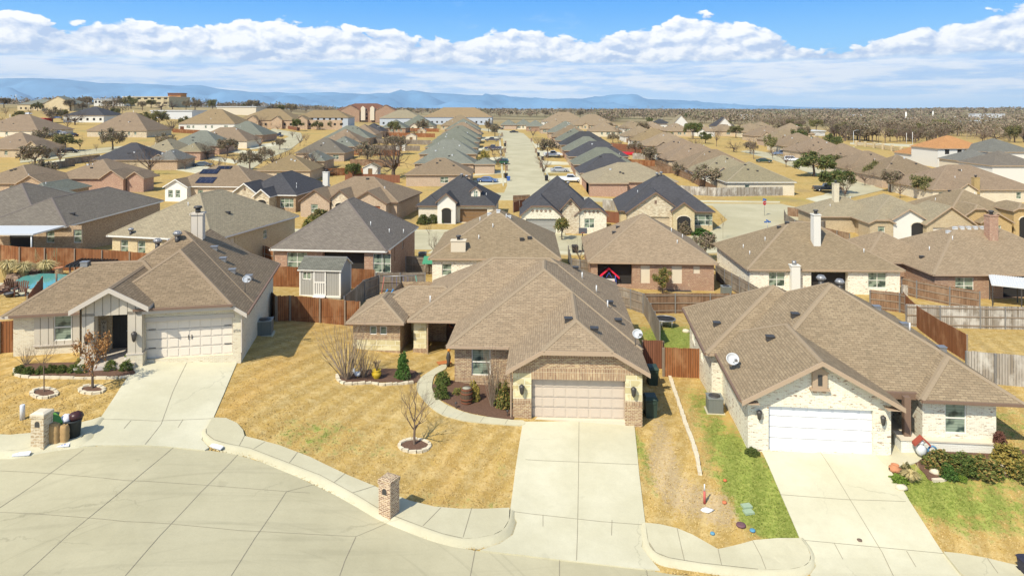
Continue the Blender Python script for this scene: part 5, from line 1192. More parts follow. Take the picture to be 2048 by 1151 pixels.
# ================================================================== far houses
ORD = ['nearest', 'second', 'third', 'fourth', 'fifth', 'sixth', 'seventh', 'eighth', 'ninth', 'tenth', 'eleventh', 'twelfth', 'thirteenth', 'fourteenth', 'fifteenth']
RWD = {'brown': 'tan-roofed', 'brown2': 'brown-roofed', 'weather': 'sandy-brown-roofed', 'grey': 'grey-roofed', 'green': 'greenish-grey-roofed', 'dark': 'charcoal-roofed', 'greyb': 'dusky-roofed', 'red': 'reddish-roofed', 'tanlight': 'pale-tan-roofed', 'orange': 'orange-roofed'}
WWD = {'red': 'red brick', 'mix': 'brown brick', 'tan': 'tan brick', 'pink': 'pale red brick', 'buff': 'buff brick', 'gold': 'golden brick', 'white': 'white brick', 'cream': 'cream brick', 'stucco': 'white stucco', 'stuccot': 'tan stucco', 'blue': 'pale blue', 'rubble': 'stone', 'painted': 'white'}
def row(phrase, lst, group, **kw):
    for i, (pL, pR, d, roof, wall, *o) in enumerate(lst):
        o = dict(o[0]) if o else {}
        k = dict(kw); k.update(o)
        lab = '%s %s house, %s %s' % (RWD[roof], WWD[wall], ORD[i], phrase)
        A = U(pL[0], pL[1], 2.7); B = U(pR[0], pR[1], zc=A.z); wd = (B - A).length
        if 'f' not in k:
            f = []; x = 1.2; r2 = random.Random(i*31 + int(pL[0]))
            while x + 2.2 < wd - 1.5:
                ty = r2.choice(['win', 'win', 'none', 'win2', 'none'])
                if ty != 'none': f.append((x, x + (1.0 if ty == 'win' else 1.8), .8, 2.15, ty))
                x += r2.uniform(2.4, 3.8)
            k['f'] = f
        if 'wings' not in k and 'street at right' in phrase + 'x' or ('block' in phrase and i % 2 and 'wings' not in k):
            r3 = random.Random(i*5 + int(pL[0])); k['wings'] = [(wd*r3.uniform(.22, .4), r3.uniform(3.4, 5.0), r3.uniform(1.2, 2.2), {'p': r3.uniform(.6, .85), 'f': [(1.0, 2.2, .7, 2.1, 'win')]})]
        vv = k.pop('vents', None)
        if vv is None:
            r2 = random.Random(i*7 + int(pL[0])); vv = [(wd*r2.uniform(.25, .75), d*r2.uniform(.12, .4), r2.choice('pbbs')) for _ in range(3)]
        house(lab, pL, pR, d=d, roof=roof, wall=wall, th=k.pop('th', 0), caps=A.y < 170, group=group, vents=vv, **k)
TG = TRIM
row('up the left side of the far street', [
 ((808,349),(943,348),13,'brown2','pink',{'pitch':.5}), ((826,327),(950,325),12,'green','pink',{'wings':[(18,5,2.0,{'p':.5,'k':1})]}), ((836,308),(954,307),13,'green','mix'), ((848,295),(956,293),13,'green','tan'),
 ((860,284),(958,283),14,'green','pink'), ((872,275),(961,273),15,'green','mix'), ((882,267),(963,266),16,'brown2','tan'), ((888,259),(960,258),18,'green','pink'), ((880,251),(955,250),20,'brown','tan')], 'houses up the left side of the far street', pitch=.6)
row('up the right side of the far street', [
 ((1174,363.5),(1358,362),15,'weather','red',{'pitch':.46,'wings':[(3.8,7.6,2.4,{'p':.45,'k':1})]}), ((1158,346),(1290,344),13,'dark','cream'), ((1147,329),(1272,328),13,'green','red'), ((1137,313),(1260,312),13,'dark','pink'),
 ((1128,301),(1226,300),13,'green','red'), ((1121,290),(1226,288),14,'dark','mix'), ((1113,281),(1190,280),14,'green','pink'), ((1105,273),(1184,272),15,'brown2','red'), ((1096,265),(1172,264),16,'green','mix'),
 ((1080,257),(1145,256),18,'brown','pink'), ((1052,253),(1092,252),18,'green','red'), ((1030,250),(1066,249),20,'green','cream'), ((1000,250),(1034,249),18,'green','pink')], 'houses up the right side of the far street', pitch=.62)
row('in the middle-right block with white back walls', [
 ((1452,364),(1594,364),15,'weather','cream',{'trim':TRIMW,'pitch':.5}), ((1400,348),(1530,347),14,'weather','stucco'), ((1372,335),(1512,334),15,'brown2','stucco'), ((1335,320),(1470,319),15,'brown2','tan'),
 ((1318,306),(1428,305),15,'brown2','stucco'), ((1290,291),(1394,290),15,'brown','tan'), ((1268,281),(1362,280),16,'tanlight','stucco'), ((1249,272),(1322,271),16,'brown','stucco'), ((1180,262),(1245,261),18,'brown','cream'),
 ((1140,250),(1235,249),24,'brown','tan'), ((1085,243),(1175,242),26,'brown','stucco')], 'houses in the middle-right block', pitch=.55)
row('along the curved street at right', [
 ((1864,379),(2080,376),17,'brown2','cream',{'chim':[(8.4,-.2,2.2,WL['gold'],1.1)],'pitch':.5}), ((1762,353),(1905,352),16,'brown2','pink',{'wings':[(3.0,3.4,1.6,{'p':.8}),(9,4,1.2,{'p':.5,'k':.6})]}), ((1700,338),(1830,336),15,'brown2','cream',{'wings':[(3.0,3.2,1.6,{'p':.9,'vent':1})]}), ((1655,318),(1765,317),15,'brown2','pink'),
 ((1602,304),(1708,303),16,'brown2','tan'), ((1565,292),(1662,291),16,'brown2','cream'), ((1540,281),(1625,280),16,'brown','pink'), ((1508,272),(1585,271),17,'brown2','tan'), ((1480,264),(1545,263),18,'brown','cream')], 'houses along the curved street at right', pitch=.55)
row('on the ridge line behind the right blocks', [
 ((1560,268),(1632,268),18,'brown','tan'), ((1505,262),(1565,262),20,'brown','cream'), ((1438,262),(1480,262),20,'brown','tan'), ((1388,262),(1432,262),20,'brown','stucco'), ((1335,262),(1385,262),20,'brown','tan'), ((1286,258),(1334,258),20,'brown','tan'), ((1246,256),(1292,256),20,'brown','stucco')], 'houses on the ridge line at right', pitch=.6)
row('in the block left of the cedar yards', [
 ((508,341),(622,341),13,'tanlight','tan',{'pitch':.5}), ((590,322),(650,322),11,'green','tan'), ((588,306),(690,305.5),14,'greyb','pink'), ((650,293),(710,292.5),13,'green','mix'), ((640,284),(722,283),15,'brown2','tan'),
 ((645,276),(740,275),15,'green','mix'), ((690,268.5),(752,268),16,'brown2','tan'), ((715,263),(766,262.5),16,'dark','mix'), ((760,256),(812,255),18,'green','red'), ((797,252),(868,251),20,'green','cream')], 'houses in the block left of the cedar yards', pitch=.62)
row('along the left street, front gables in shade', [
 ((181,320),(297,320),14,'dark','tan',{'r':[(2,3,.7,2,'win')],'wings':[(16.6,4.2,-2,{'p':.6})]}), ((277,303),(352,303),15,'weather','red'), ((330,292),(440,291),16,'green','red'), ((382,281),(495,280),15,'brown2','cream'), ((430,270),(526,269),18,'green','red'),
 ((355,247),(470,246),24,'tanlight','stucco',{'ez':3.2}), ((296,320),(356,318),11,'grey','mix'), ((350,303),(402,302),11,'weather','red')], 'houses along the left street', pitch=.62)
row('at the far left edge', [
 ((-60,366),(64,367),14,'brown2','mix',{'wings':[(12,5,1.8,{'p':.6,'m':0})],'pitch':.5}), ((100,356),(232,353),15,'brown2','red',{'wings':[(13.0,4.6,1.6,{'p':.7}),(17.2,3.4,.6,{'p':.7})],'pitch':.5}), ((-60,298),(60,297),18,'brown2','tan',{'wings':[(20,6,2,{'p':.8})]}), ((-60,261),(76,260),24,'brown2','cream'),
 ((171,261),(294,261),22,'brown2','rubble',{'pitch':.7}), ((-40,414),(45,416),14,'green','tan'), ((28,388),(95,389),12,'green','mix')], 'houses at the far left', pitch=.55)
# two-storey and larger buildings on the skyline
def tall(label, pL, pR, d, ez, roof, wall, pitch=.5, f=None, **k):
    A = U(pL[0], pL[1], ez); B = U(pR[0], pR[1], zc=A.z); wd = (B - A).length
    if f is None:
        f = []; x = 2.0
        while x + 1.6 < wd - 1.5:
            for z in np.arange(1.0, ez - 1.6, 2.9): f.append((x, x+1.3, float(z), float(z)+1.4, 'dark', .12))
            x += 3.6
    return house(label, pL, pR, d=d, roof=roof, wall=wall, ez=ez, pitch=pitch, f=f, th=k.pop('th', 0), caps=False, **k)
tall('two-storey white house with orange tiled roof at right', (1875,297), (1978,297), 14, 5.6, 'orange', 'stucco')
tall('two-storey white house with grey roof at right edge', (1976,304), (2075,304), 15, 5.4, 'grey', 'stucco')
tall('low white garage with orange roof beside the orange-roofed house', (1890,314), (1931,314), 9, 3, 'orange', 'stucco', f=[])
tall('low orange-roofed outbuilding before the grassy strip', (1821,308), (1892,308), 10, 2.8, 'orange', 'stucco', f=[])
tall('white garage building with dark grey hipped roof', (1925,322), (2014,322), 11, 3.4, 'grey', 'stuccot', f=[])
tall('white building with mauve-grey roof at the right frame edge', (1984,331), (2090,331), 13, 4.4, 'greyb', 'stucco', f=[])
hb = tall('large reddish-roofed brick hall with two pale dormers on the skyline', (668,221), (782,221), 26, 7.5, 'red', 'red', .42, wings=[(12,15,3,{'p':.55}), (39,15,3,{'p':.55})])
for x in (22, 29):
    mb = MB(); mb.box(x-1.6, x+1.6, -2.5, 2, 0, 9.5); gablewall(mb, x-1.6, x+1.6, -2.5, 9.5, .9); mb.build('entry_bay', WL['stuccot'], hb)
tall('pale blue two-storey apartment block with tan roof', (590,235), (697,235), 18, 5.6, 'tanlight', 'blue')
tall('pale blue garage block beside the apartment', (545,244), (592,244), 12, 3.4, 'tanlight', 'blue')
tall('tan-roofed apartment row with front gables behind the left street', (470,240), (590,237), 26, 4.2, 'tanlight', 'mix', .5, wings=[(10,7,2,{'p':.7}), (24,6,2,{'p':.7}), (38,7,2,{'p':.7})])
tall('long tan-roofed apartment building beyond the far street', (846,234), (985,234), 28, 5.4, 'tanlight', 'blue')
tall('tan-roofed two-storey block right of the brick hall', (758,236), (842,236), 22, 5.2, 'weather', 'blue')
tall('white office with dark solar roof on the left hill', (124,231), (208,231), 22, 3.8, 'dark', 'stucco', .45)
tall('hall with dark front gable and green metal roof on the left hill', (33,209), (104,209), 20, 4.5, 'green', 'buff', .4, wings=[(32,24,3,{'p':.5})])
tall('white-gabled church house on the right skyline', (1345,250), (1384,250), 16, 4.5, 'weather', 'stucco', .9, wings=[(4,10,2,{'p':1.1})])
tall('dark-roofed long white building beside the church house', (1305,248), (1345,248), 14, 4, 'dark', 'stucco')
tall('dark-roofed white-gabled house on the right skyline', (1432,253), (1472,253), 16, 4, 'dark', 'stucco', .8, wings=[(4,9,2,{'p':1.1})])
def slab(label, pL, pR, ytop, d, mat, name='warehouse', cat='warehouse', win=None, roofm=None):
    A = U(*pL); B = U(pR[0], pR[1], zc=A.z); h = (pL[1] - ytop) / F * A.y
    t = thing(name, label, cat, A, 0); wd = B.x - A.x
    mb = MB(); ops = []
    if win:
        n, rows = win
        for i in range(n):
            for j in range(rows): x = wd*(i+.5)/n; z = h*(j+.45)/rows; ops.append((x-wd/n*.27, x+wd/n*.27, z, z+h/rows*.36, 'dark', .3))
    walls(mb, t, 0, wd, 0, d, -3, h, f=ops); mb.build('wall', mat, t)
    m2 = MB(); m2.box(-.5, wd+.5, -.5, d+.5, h, h+.5); m2.build('roof', roofm or METALW, t)
    return t, wd, h
slab('long cream hospital with dark windows on the left skyline', (245,212), (338,212), 194, 40, WL['buff'], 'hospital', 'hospital', (7, 2), WL['stuccot'])
TB = plain('tower_tan', (.52,.24,.075), .85)
tw, twd, th_ = slab('square orange-brown hospital tower with dark lettering', (336,214), (361,214), 187, 12, TB, 'tower', 'tower', None, plain('tower_top', (.16,.07,.04), .8))
MB().box(.0, twd, -.3, 0, th_-1.9, th_-.1).build('sign_band', plain('tower_top', (.16,.07,.04), .8), tw)
text('MEDICAL', 1.5, Matrix.Translation((twd/2, -.45, th_-3.2)) @ RX, plain('tower_letters', (.12,.05,.03), .7), 'lettering', tw)
slab('long low white metal warehouse on the left', (302,236), (384,236), 222, 20, METALW, roofm=METALW)
slab('pale warehouse behind the bare trees at left', (434,228), (512,228), 214, 30, WL['stuccot'])
slab('white clinic building left of the hospital', (188,212), (248,212), 199, 20, WL['stucco'], 'clinic', 'clinic', (8, 1))
slab('small white building on the left horizon', (505,219), (530,219), 211, 20, WL['stucco'])
t, wd, h = slab('small red barn shed on the left hill', (66,247), (88,247), 238, 7, plain('barn_red', (.42,.04,.03), .7), 'barn', 'barn', None, plain('barn_red2', (.5,.05,.035), .6))
for a, b, y0, y1, lb in ((1736,1768,252,244,'low white plant building, first of the row on the right plain'), (1760,1790,251,246,'grey-white plant building beside the tall white stack'), (1800,1832,247,240,'white plant building below the tallest stack'), (1832,1862,249,241,'white shed right of the tallest stack'), (1935,1990,252,245,'long white roof at the right end of the plain'),
     (1692,1724,238,233,'distant white roof left of the stacks'), (1950,1968,238,231,'distant pale roof high on the right hill'), (1475,1508,238,233,'long distant grey-white roof beyond the dark-roofed house'), (1540,1562,242,238,'cluster of tiny white houses in the woods'), (1610,1650,271,266,'white trailer roof behind the curved street'), (1575,1600,268,264,'small white roof left of the trailer'), (1975,2010,236,231,'faint pale building at the hill foot')):
    slab(lb, (a, y0), (b, y0), y1 - 3, 15, METALW)
def mast(label, px, yb, yt, wpx, name, cat, mat, n=8, arm=None, group=None):
    A = U(px, yb); h = (yb - yt)/F*A.y; r = max(.06, wpx/F*A.y/2)
    t = thing(name, label, cat, A, 0, group); MB().tube([(0,0,-1),(0,0,h)], [r, r*.75], n).build('pole', mat, t)
    if arm: MB().tube([(0,0,h-.1),(arm*.5,0,h+.35),(arm,0,h+.4)], r*.6, 5).build('arm', mat, t); MB().box(arm-.5, arm+.1, -.15, .15, h+.25, h+.45).build('lamp_head', METALG, t)
    return t, h, r
mast('tallest white smokestack on the right plain', 1812, 248, 224, 3.6, 'smokestack', 'smokestack', TRIMW)
mast('slender white smokestack right of the tallest one', 1866, 239, 222, 2.6, 'smokestack', 'smokestack', TRIMW)
mast('short white smokestack further right', 1910, 241, 233, 2, 'smokestack', 'smokestack', TRIMW)
mast('small pale vent stack between the white smokestacks', 1887, 246, 240, 2, 'smokestack', 'smokestack', TRIMW)
mast('tall street lamp before the winter woods at right', 1707, 288, 262, 1.0, 'street_lamp', 'street lamp', METALW, arm=2.2)
mast('small street lamp near the trailer roofs', 1515, 256, 245, .8, 'street_lamp', 'street lamp', METALW, arm=2.2)
mast('street lamp in front of the church house', 1320, 252, 239, .8, 'street_lamp', 'street lamp', METALW, arm=2.2)
for px, yb, yt, lb in ((1757,286,258,'dark utility pole in the right woods'), (1813,287,266,'pale utility pole at the wood edge'), (1825,290,264,'second pale utility pole close by it'), (1896,274,252,'brown utility pole behind the woods'), (267,240,221,'grey utility pole left of the white warehouse'), (88,228,208,'dark pole on the left hillside'), (111,229,211,'thin dark pole right of the first one on the hillside'), (20,245,228,'white flagpole at the far left')):
    mast(lb, px, yb, yt, .9, 'utility_pole', 'utility pole', BARKD if 'pale' not in lb and 'white' not in lb else TRIMW)
t, h, r = mast('white water tower at the far left horizon', 32, 204, 189, 1.5, 'water_tower', 'water tower', TRIMW)
MB().ball((0,0,h+2), 4.5, 12, sz=.5).build('tank', TRIMW, t)
for px, lb in ((1296,'lattice pylon on the horizon, left one'), (1325,'lattice pylon on the horizon, right one')):
    A = U(px, 224); t = thing('pylon', lb, 'pylon', A); mb = MB(); k = A.y/F
    for s in (-1, 1): mb.beam((s*2*k,0,0), (0,0,13*k), .5*k*.6)
    mb.beam((-3*k,0,9*k), (3*k,0,9*k), .3*k); mb.beam((-2*k,0,11*k), (2*k,0,11*k), .3*k); mb.build('lattice', METALG, t)
# brick piers of the boundary wall along the right hand road
def pier_wall():
    px = [(1712,292),(1730,294),(1748,296),(1766,299),(1784,302),(1802,306),(1820,309),(1838,313),(1856,317),(1880,322),(1900,327),(1922,333),(1945,338),(1972,344),(2000,349),(2030,356),(2060,363)]
    P = [U(*p) for p in px]; T = thing('pier_fence', 'boundary fence with sandy stone piers along the right hand road', 'fence', P[0]); o = P[0]
    for a in P: MB().box(a.x-o.x-.4, a.x-o.x+.4, a.y-o.y-.4, a.y-o.y+.4, a.z-o.z-1, a.z-o.z+2.4).build('pier', WL['buff'], T)
    mb = MB()
    for a, b in zip(P[:-1], P[1:]):
        for z in (.5, 1.1, 1.7): mb.beam(a-o+Vector((0,0,z)), b-o+Vector((0,0,z)), .12, .3)
    mb.build('rail', plain('rail_tan', (.48,.36,.22), .8), T)
pier_wall()
# fences of the far yards
far_f = [([(640,352),(700,350),(752,350)],'cedar'), ([(700,331),(800,333)],'brown'), ([(690,335),(690,351)],'cedar'), ([(705,310),(800,312)],'cedar'), ([(745,286),(862,290)],'grey'), ([(722,300),(840,302)],'grey'), ([(760,272),(870,275)],'cedar'), ([(800,262),(878,264)],'cedar'), ([(690,362),(800,366)],'red'),
         ([(1245,331),(1310,334)],'cedar'), ([(1280,346),(1350,347)],'brown'), ([(1225,303),(1290,306)],'red'), ([(1265,318),(1300,319)],'silver'), ([(1222,296),(1262,300)],'red'), ([(1400,352),(1450,372)],'brown'), ([(1320,318),(1380,345)],'brown'), ([(1290,300),(1330,316)],'brown'), ([(1245,282),(1280,296)],'brown'),
         ([(345,265),(400,268)],'cedar'), ([(360,260),(440,262)],'red'), ([(60,345),(120,336),(150,332)],'grey'), ([(130,330),(200,321)],'grey'), ([(560,255),(600,262)],'red'), ([(1650,480),(1700,492)],'brown'), ([(1970,400),(2060,404)],'cedar')]
for i, (p, m) in enumerate(far_f):
    fence('%s fence between far yards near %s' % ({'cedar': 'orange cedar', 'brown': 'brown', 'grey': 'weathered grey', 'red': 'reddish', 'silver': 'pale silvery'}[m], ['the rust-roofed block', 'the big bare oak', 'the side of the cedar yard', 'the left cedar yards', 'the tan roofs left', 'the left yard rows', 'the distant left yards', 'the farthest left yards', 'the oak trunk', 'the charcoal roofs right', 'the pergola house', 'the red slide yard', 'the third right yard', 'the red cover', 'the white back walls', 'the curving alley', 'the far alley', 'the end of the alley', 'the tan skyline roofs', 'the green roofs left', 'the pale verge at left', 'the grey house at left', 'the street bend at left', 'the tan gabled house', 'the gold chimney'][i]), p, 1.85, m, rails=False)
# hills on the horizon ---------------------------------------------------------
def hills():
    m, g, b = newmat('distant_hills'); tc = g.n('ShaderNodeTexCoord')
    n = g.noise(tc.outputs['Object'], .0012, 7, .62); g.put(b.inputs['Base Color'], g.mix(g.ss(n, .35, .65), (.11,.24,.40), (.16,.32,.50)))  # blue of the distant haze is partly put into this base colour
    b.inputs['Roughness'].default_value = 1; b.inputs['Specular IOR Level'].default_value = 0
    prof = [(-200,158),(0,157),(60,156),(130,159),(200,166),(300,168),(360,172),(400,170),(440,178),(500,184),(560,186),(600,187),(660,184),(720,188),(780,186),(820,181),(870,186),(960,191),(1030,194),(1100,198),(1160,197),(1220,191),(1290,198),(1350,200),(1420,205),(1500,211),(1600,214),(1750,216),(2300,217)]
    xs = np.linspace(-400, 2500, 240); top = np.interp(xs, [p[0] for p in prof], [p[1] for p in prof])
    Y0 = 13500; rows = 26; V = []; 
    for j in range(rows + 1):
        t = j/rows
        for x, tp in zip(xs, top):
            Y = Y0 - 3000*(1-t)**1.0; hh = (HY - tp)/F*Y0; X = (x-CX)/F*Y
            nz = mnoise.fractal(Vector((X*.0012, Y*.0012, 2)), 1.0, 2.1, 6)
            prof_t = t**1.3
            V.append((X, Y, ZC - 20 + (hh+20)*prof_t + nz*260*math.sin(math.pi*min(1, t*1.02))*min(1, hh/150) + (mnoise.noise(Vector((X*.004, 0, 5)))*14*t if hh > 30 else 0)))
    for x, tp in zip(xs, top): V.append(((x-CX)/F*(Y0+1500), Y0+1500, ZC-30))
    n_ = len(xs); Fs = [(j*n_+i, j*n_+i+1, (j+1)*n_+i+1, (j+1)*n_+i) for j in range(rows+1) for i in range(n_-1)]
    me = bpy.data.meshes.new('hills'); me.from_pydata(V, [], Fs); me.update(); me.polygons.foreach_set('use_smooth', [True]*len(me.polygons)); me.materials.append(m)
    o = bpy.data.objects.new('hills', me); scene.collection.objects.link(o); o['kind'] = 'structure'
hills()
# ================================================================== vegetation
def branch(mb, tips, p, d, L, r, depth, rg, up=.15, spread=.7, wob=.16, n=4, kids_=3):
    pts = [p]; rr = [r]; q = p.copy(); dd = d.copy(); k = 3
    for i in range(k):
        dd = (dd + Vector((rg.uniform(-wob, wob), rg.uniform(-wob, wob), rg.uniform(-wob, wob) + up*.25))).normalized()
        q = q + dd * L/k; pts.append(q.copy()); rr.append(r * (1 - .45*(i+1)/k))
    mb.tube(pts, rr, n if r > .012 else 3, cap=False)
    if depth == 0: tips.append((q, dd)); return
    for c in range(kids_ if depth > 1 else kids_ + 1):
        i = rg.choice([1, 2, 3]) if c else 3; base = pts[i]
        ax = dd.cross(Vector((rg.uniform(-1, 1), rg.uniform(-1, 1), rg.uniform(-1, 1)))).normalized(); a = rg.uniform(.35, 1) * spread
        nd = (dd*math.cos(a) + ax*math.sin(a)); nd.z += up; nd.normalize()
        branch(mb, tips, base, nd, L*rg.uniform(.6, .85), rr[i]*.62, depth-1, rg, up, spread, wob, n, kids_)
def leafcards(pts, size, per, rad, rg, flat=.5):
    """numpy leaf cards around points -> verts, faces"""
    n = len(pts)*per; P = np.repeat(np.array(pts, float), per, 0)
    R_ = np.random.RandomState(rg.randint(0, 99999)); g = R_.normal(size=(n, 3)); g /= np.linalg.norm(g, axis=1)[:, None]
    P = P + g * (R_.rand(n)**.5)[:, None] * rad
    a = R_.normal(size=(n, 3)); a /= np.linalg.norm(a, axis=1)[:, None]; b = np.cross(a, R_.normal(size=(n, 3))); b /= np.linalg.norm(b, axis=1)[:, None]
    s = (size * (.6 + .8*R_.rand(n)))[:, None]; V = np.stack([P - a*s, P - b*s*.6, P + a*s, P + b*s*.6], 1).reshape(-1, 3)
    return V, np.arange(n*4).reshape(-1, 4)
def npmesh(name, V, Fq, mat):
    me = bpy.data.meshes.new(name); me.vertices.add(len(V)); me.vertices.foreach_set('co', np.asarray(V, np.float32).ravel())
    me.loops.add(Fq.size); me.loops.foreach_set('vertex_index', Fq.astype(np.int32).ravel()); me.polygons.add(len(Fq)); k = Fq.shape[1]
    me.polygons.foreach_set('loop_start', np.arange(0, Fq.size, k, dtype=np.int32)); me.polygons.foreach_set('loop_total', np.full(len(Fq), k, np.int32))
    me.update(calc_edges=True); me.validate(); me.materials.append(mat); return me
PROTO = {}
def mktree(kind, seed):
    """meshes of one tree, height 1"""
    key = (kind, seed)
    if key in PROTO: return PROTO[key]
    rg = random.Random(seed); fk = 1.9 if seed > 10 else 1.0; tr = MB(); cr = MB(); tips = []
    if kind == 'bare':
        tr.tube([(0,0,-.04), (.005,0,.12), (0,.005,.28)], [.022,.017,.014], 7, cap=False)
        for i in range(6):
            a = i*1.05 + rg.uniform(-.3, .3); e = rg.uniform(.55, 1.1); branch(cr, tips, Vector((0, 0, .2 + .09*(i % 3)*.6)), Vector((math.cos(a)*math.cos(e), math.sin(a)*math.cos(e), math.sin(e))), .27, .011*fk, 4, rg, .16, .85, .18)
        mats = [BARK, BARK]
    elif kind == 'sapling':
        tr.tube([(0,0,-.04), (.01,0,.3), (0,.01,.55)], [.012,.01,.008], 6, cap=False)
        for i in range(5):
            a = i*1.3 + rg.uniform(-.3, .3); e = rg.uniform(.5, 1.1); branch(cr, tips, Vector((0, 0, .4 + .04*i)), Vector((math.cos(a)*math.cos(e), math.sin(a)*math.cos(e), math.sin(e))), .22, .006*fk, 3, rg, .15, .75, .18)
        mats = [BARK, BARK]
    elif kind == 'oakbare':
        tr.tube([(0,0,-.05), (.02,0,.12), (.0,.02,.26)], [.06,.045,.04], 8, cap=False)
        for i in range(8):
            a = i*.8 + rg.uniform(-.3, .3); e = rg.uniform(.15, .95); branch(cr, tips, Vector((0, 0, .2 + .03*(i % 3))), Vector((math.cos(a)*math.cos(e), math.sin(a)*math.cos(e), math.sin(e))), .36, .022*min(fk, 1.5), 4, rg, .08, .8, .28)
        mats = [BARKD, BARKD]
    else:
        tr.tube([(0,0,-.05), (.015,0,.15), (0,.015,.38)], [.035,.028,.02], 7, cap=False)
        for i in range(6):
            a = i*1.05 + rg.uniform(-.3, .3); e = rg.uniform(.2, 1.0); branch(tr, tips, Vector((0, 0, .28 + .03*(i % 3))), Vector((math.cos(a)*math.cos(e), math.sin(a)*math.cos(e), math.sin(e))), .22, .013, 2, rg, .1, .75, .2)
        mats = [BARKD, LEAF[{'oak': 'oak', 'olive': 'olive', 'dryleaf': 'dry', 'mixed': 'mixed', 'scrub': 'scrub', 'goldbare': 'gold'}[kind]]]
    if kind in ('oak', 'olive', 'dryleaf', 'mixed', 'scrub', 'goldbare'):
        pts = [p for p, _ in tips]; per = {'oak': 60, 'olive': 46, 'dryleaf': 16, 'mixed': 34, 'scrub': 34, 'goldbare': 18}[kind]
        V, Fq = leafcards(pts, (.026 if kind != 'dryleaf' else .02), per, .10, rg); cm = npmesh('crown', V, Fq, mats[1])
    else: cm = cr.mesh('crown', mats[1], uv=False)
    PROTO[key] = (tr.mesh('trunk', mats[0], uv=False), cm); return PROTO[key]
NAMES = {'bare': 'bare_tree', 'sapling': 'bare_tree', 'oakbare': 'bare_tree', 'oak': 'oak_tree', 'olive': 'oak_tree', 'dryleaf': 'brown_leaf_tree', 'mixed': 'shade_tree', 'scrub': 'shade_tree', 'goldbare': 'shade_tree'}
def tree(label, kind, px, py, top, wpx=None, group=None, world=None):
    A = world or U(px, py); h = (py - top)/F*A.y; seed = 1 + (int(px)*7 + int(py)) % 3 + (10 if A.y > 90 else 0); tm, cm = mktree(kind, seed)
    nat = {'bare': .75, 'sapling': .55, 'oakbare': 1.25, 'oak': .95, 'olive': .95, 'dryleaf': .9, 'mixed': .9, 'scrub': .9, 'goldbare': .9}[kind]
    hmax = max(.5, max(v[2] for v in cm.get('bb', [(0, 0, 0)])) if False else 1)
    if 'ht' not in cm: co = np.zeros(len(cm.vertices)*3); cm.vertices.foreach_get('co', co); co = co.reshape(-1, 3); cm['ht'] = float(np.percentile(co[:, 2], 99.5)); cm['wd'] = float(np.percentile(np.abs(co[:, :2]).max(1), 97)*2)
    sz = h/cm['ht']; sx = (wpx/F*A.y)/cm['wd'] if wpx else sz
    t = thing(NAMES[kind], label, 'tree', A, rnd.uniform(0, 6.28), group); t.scale = (sx, sx, sz)
    for nm, me in (('trunk', tm), ('crown', cm)):
        o = bpy.data.objects.new(nm, me); scene.collection.objects.link(o); o.parent = t
    return t
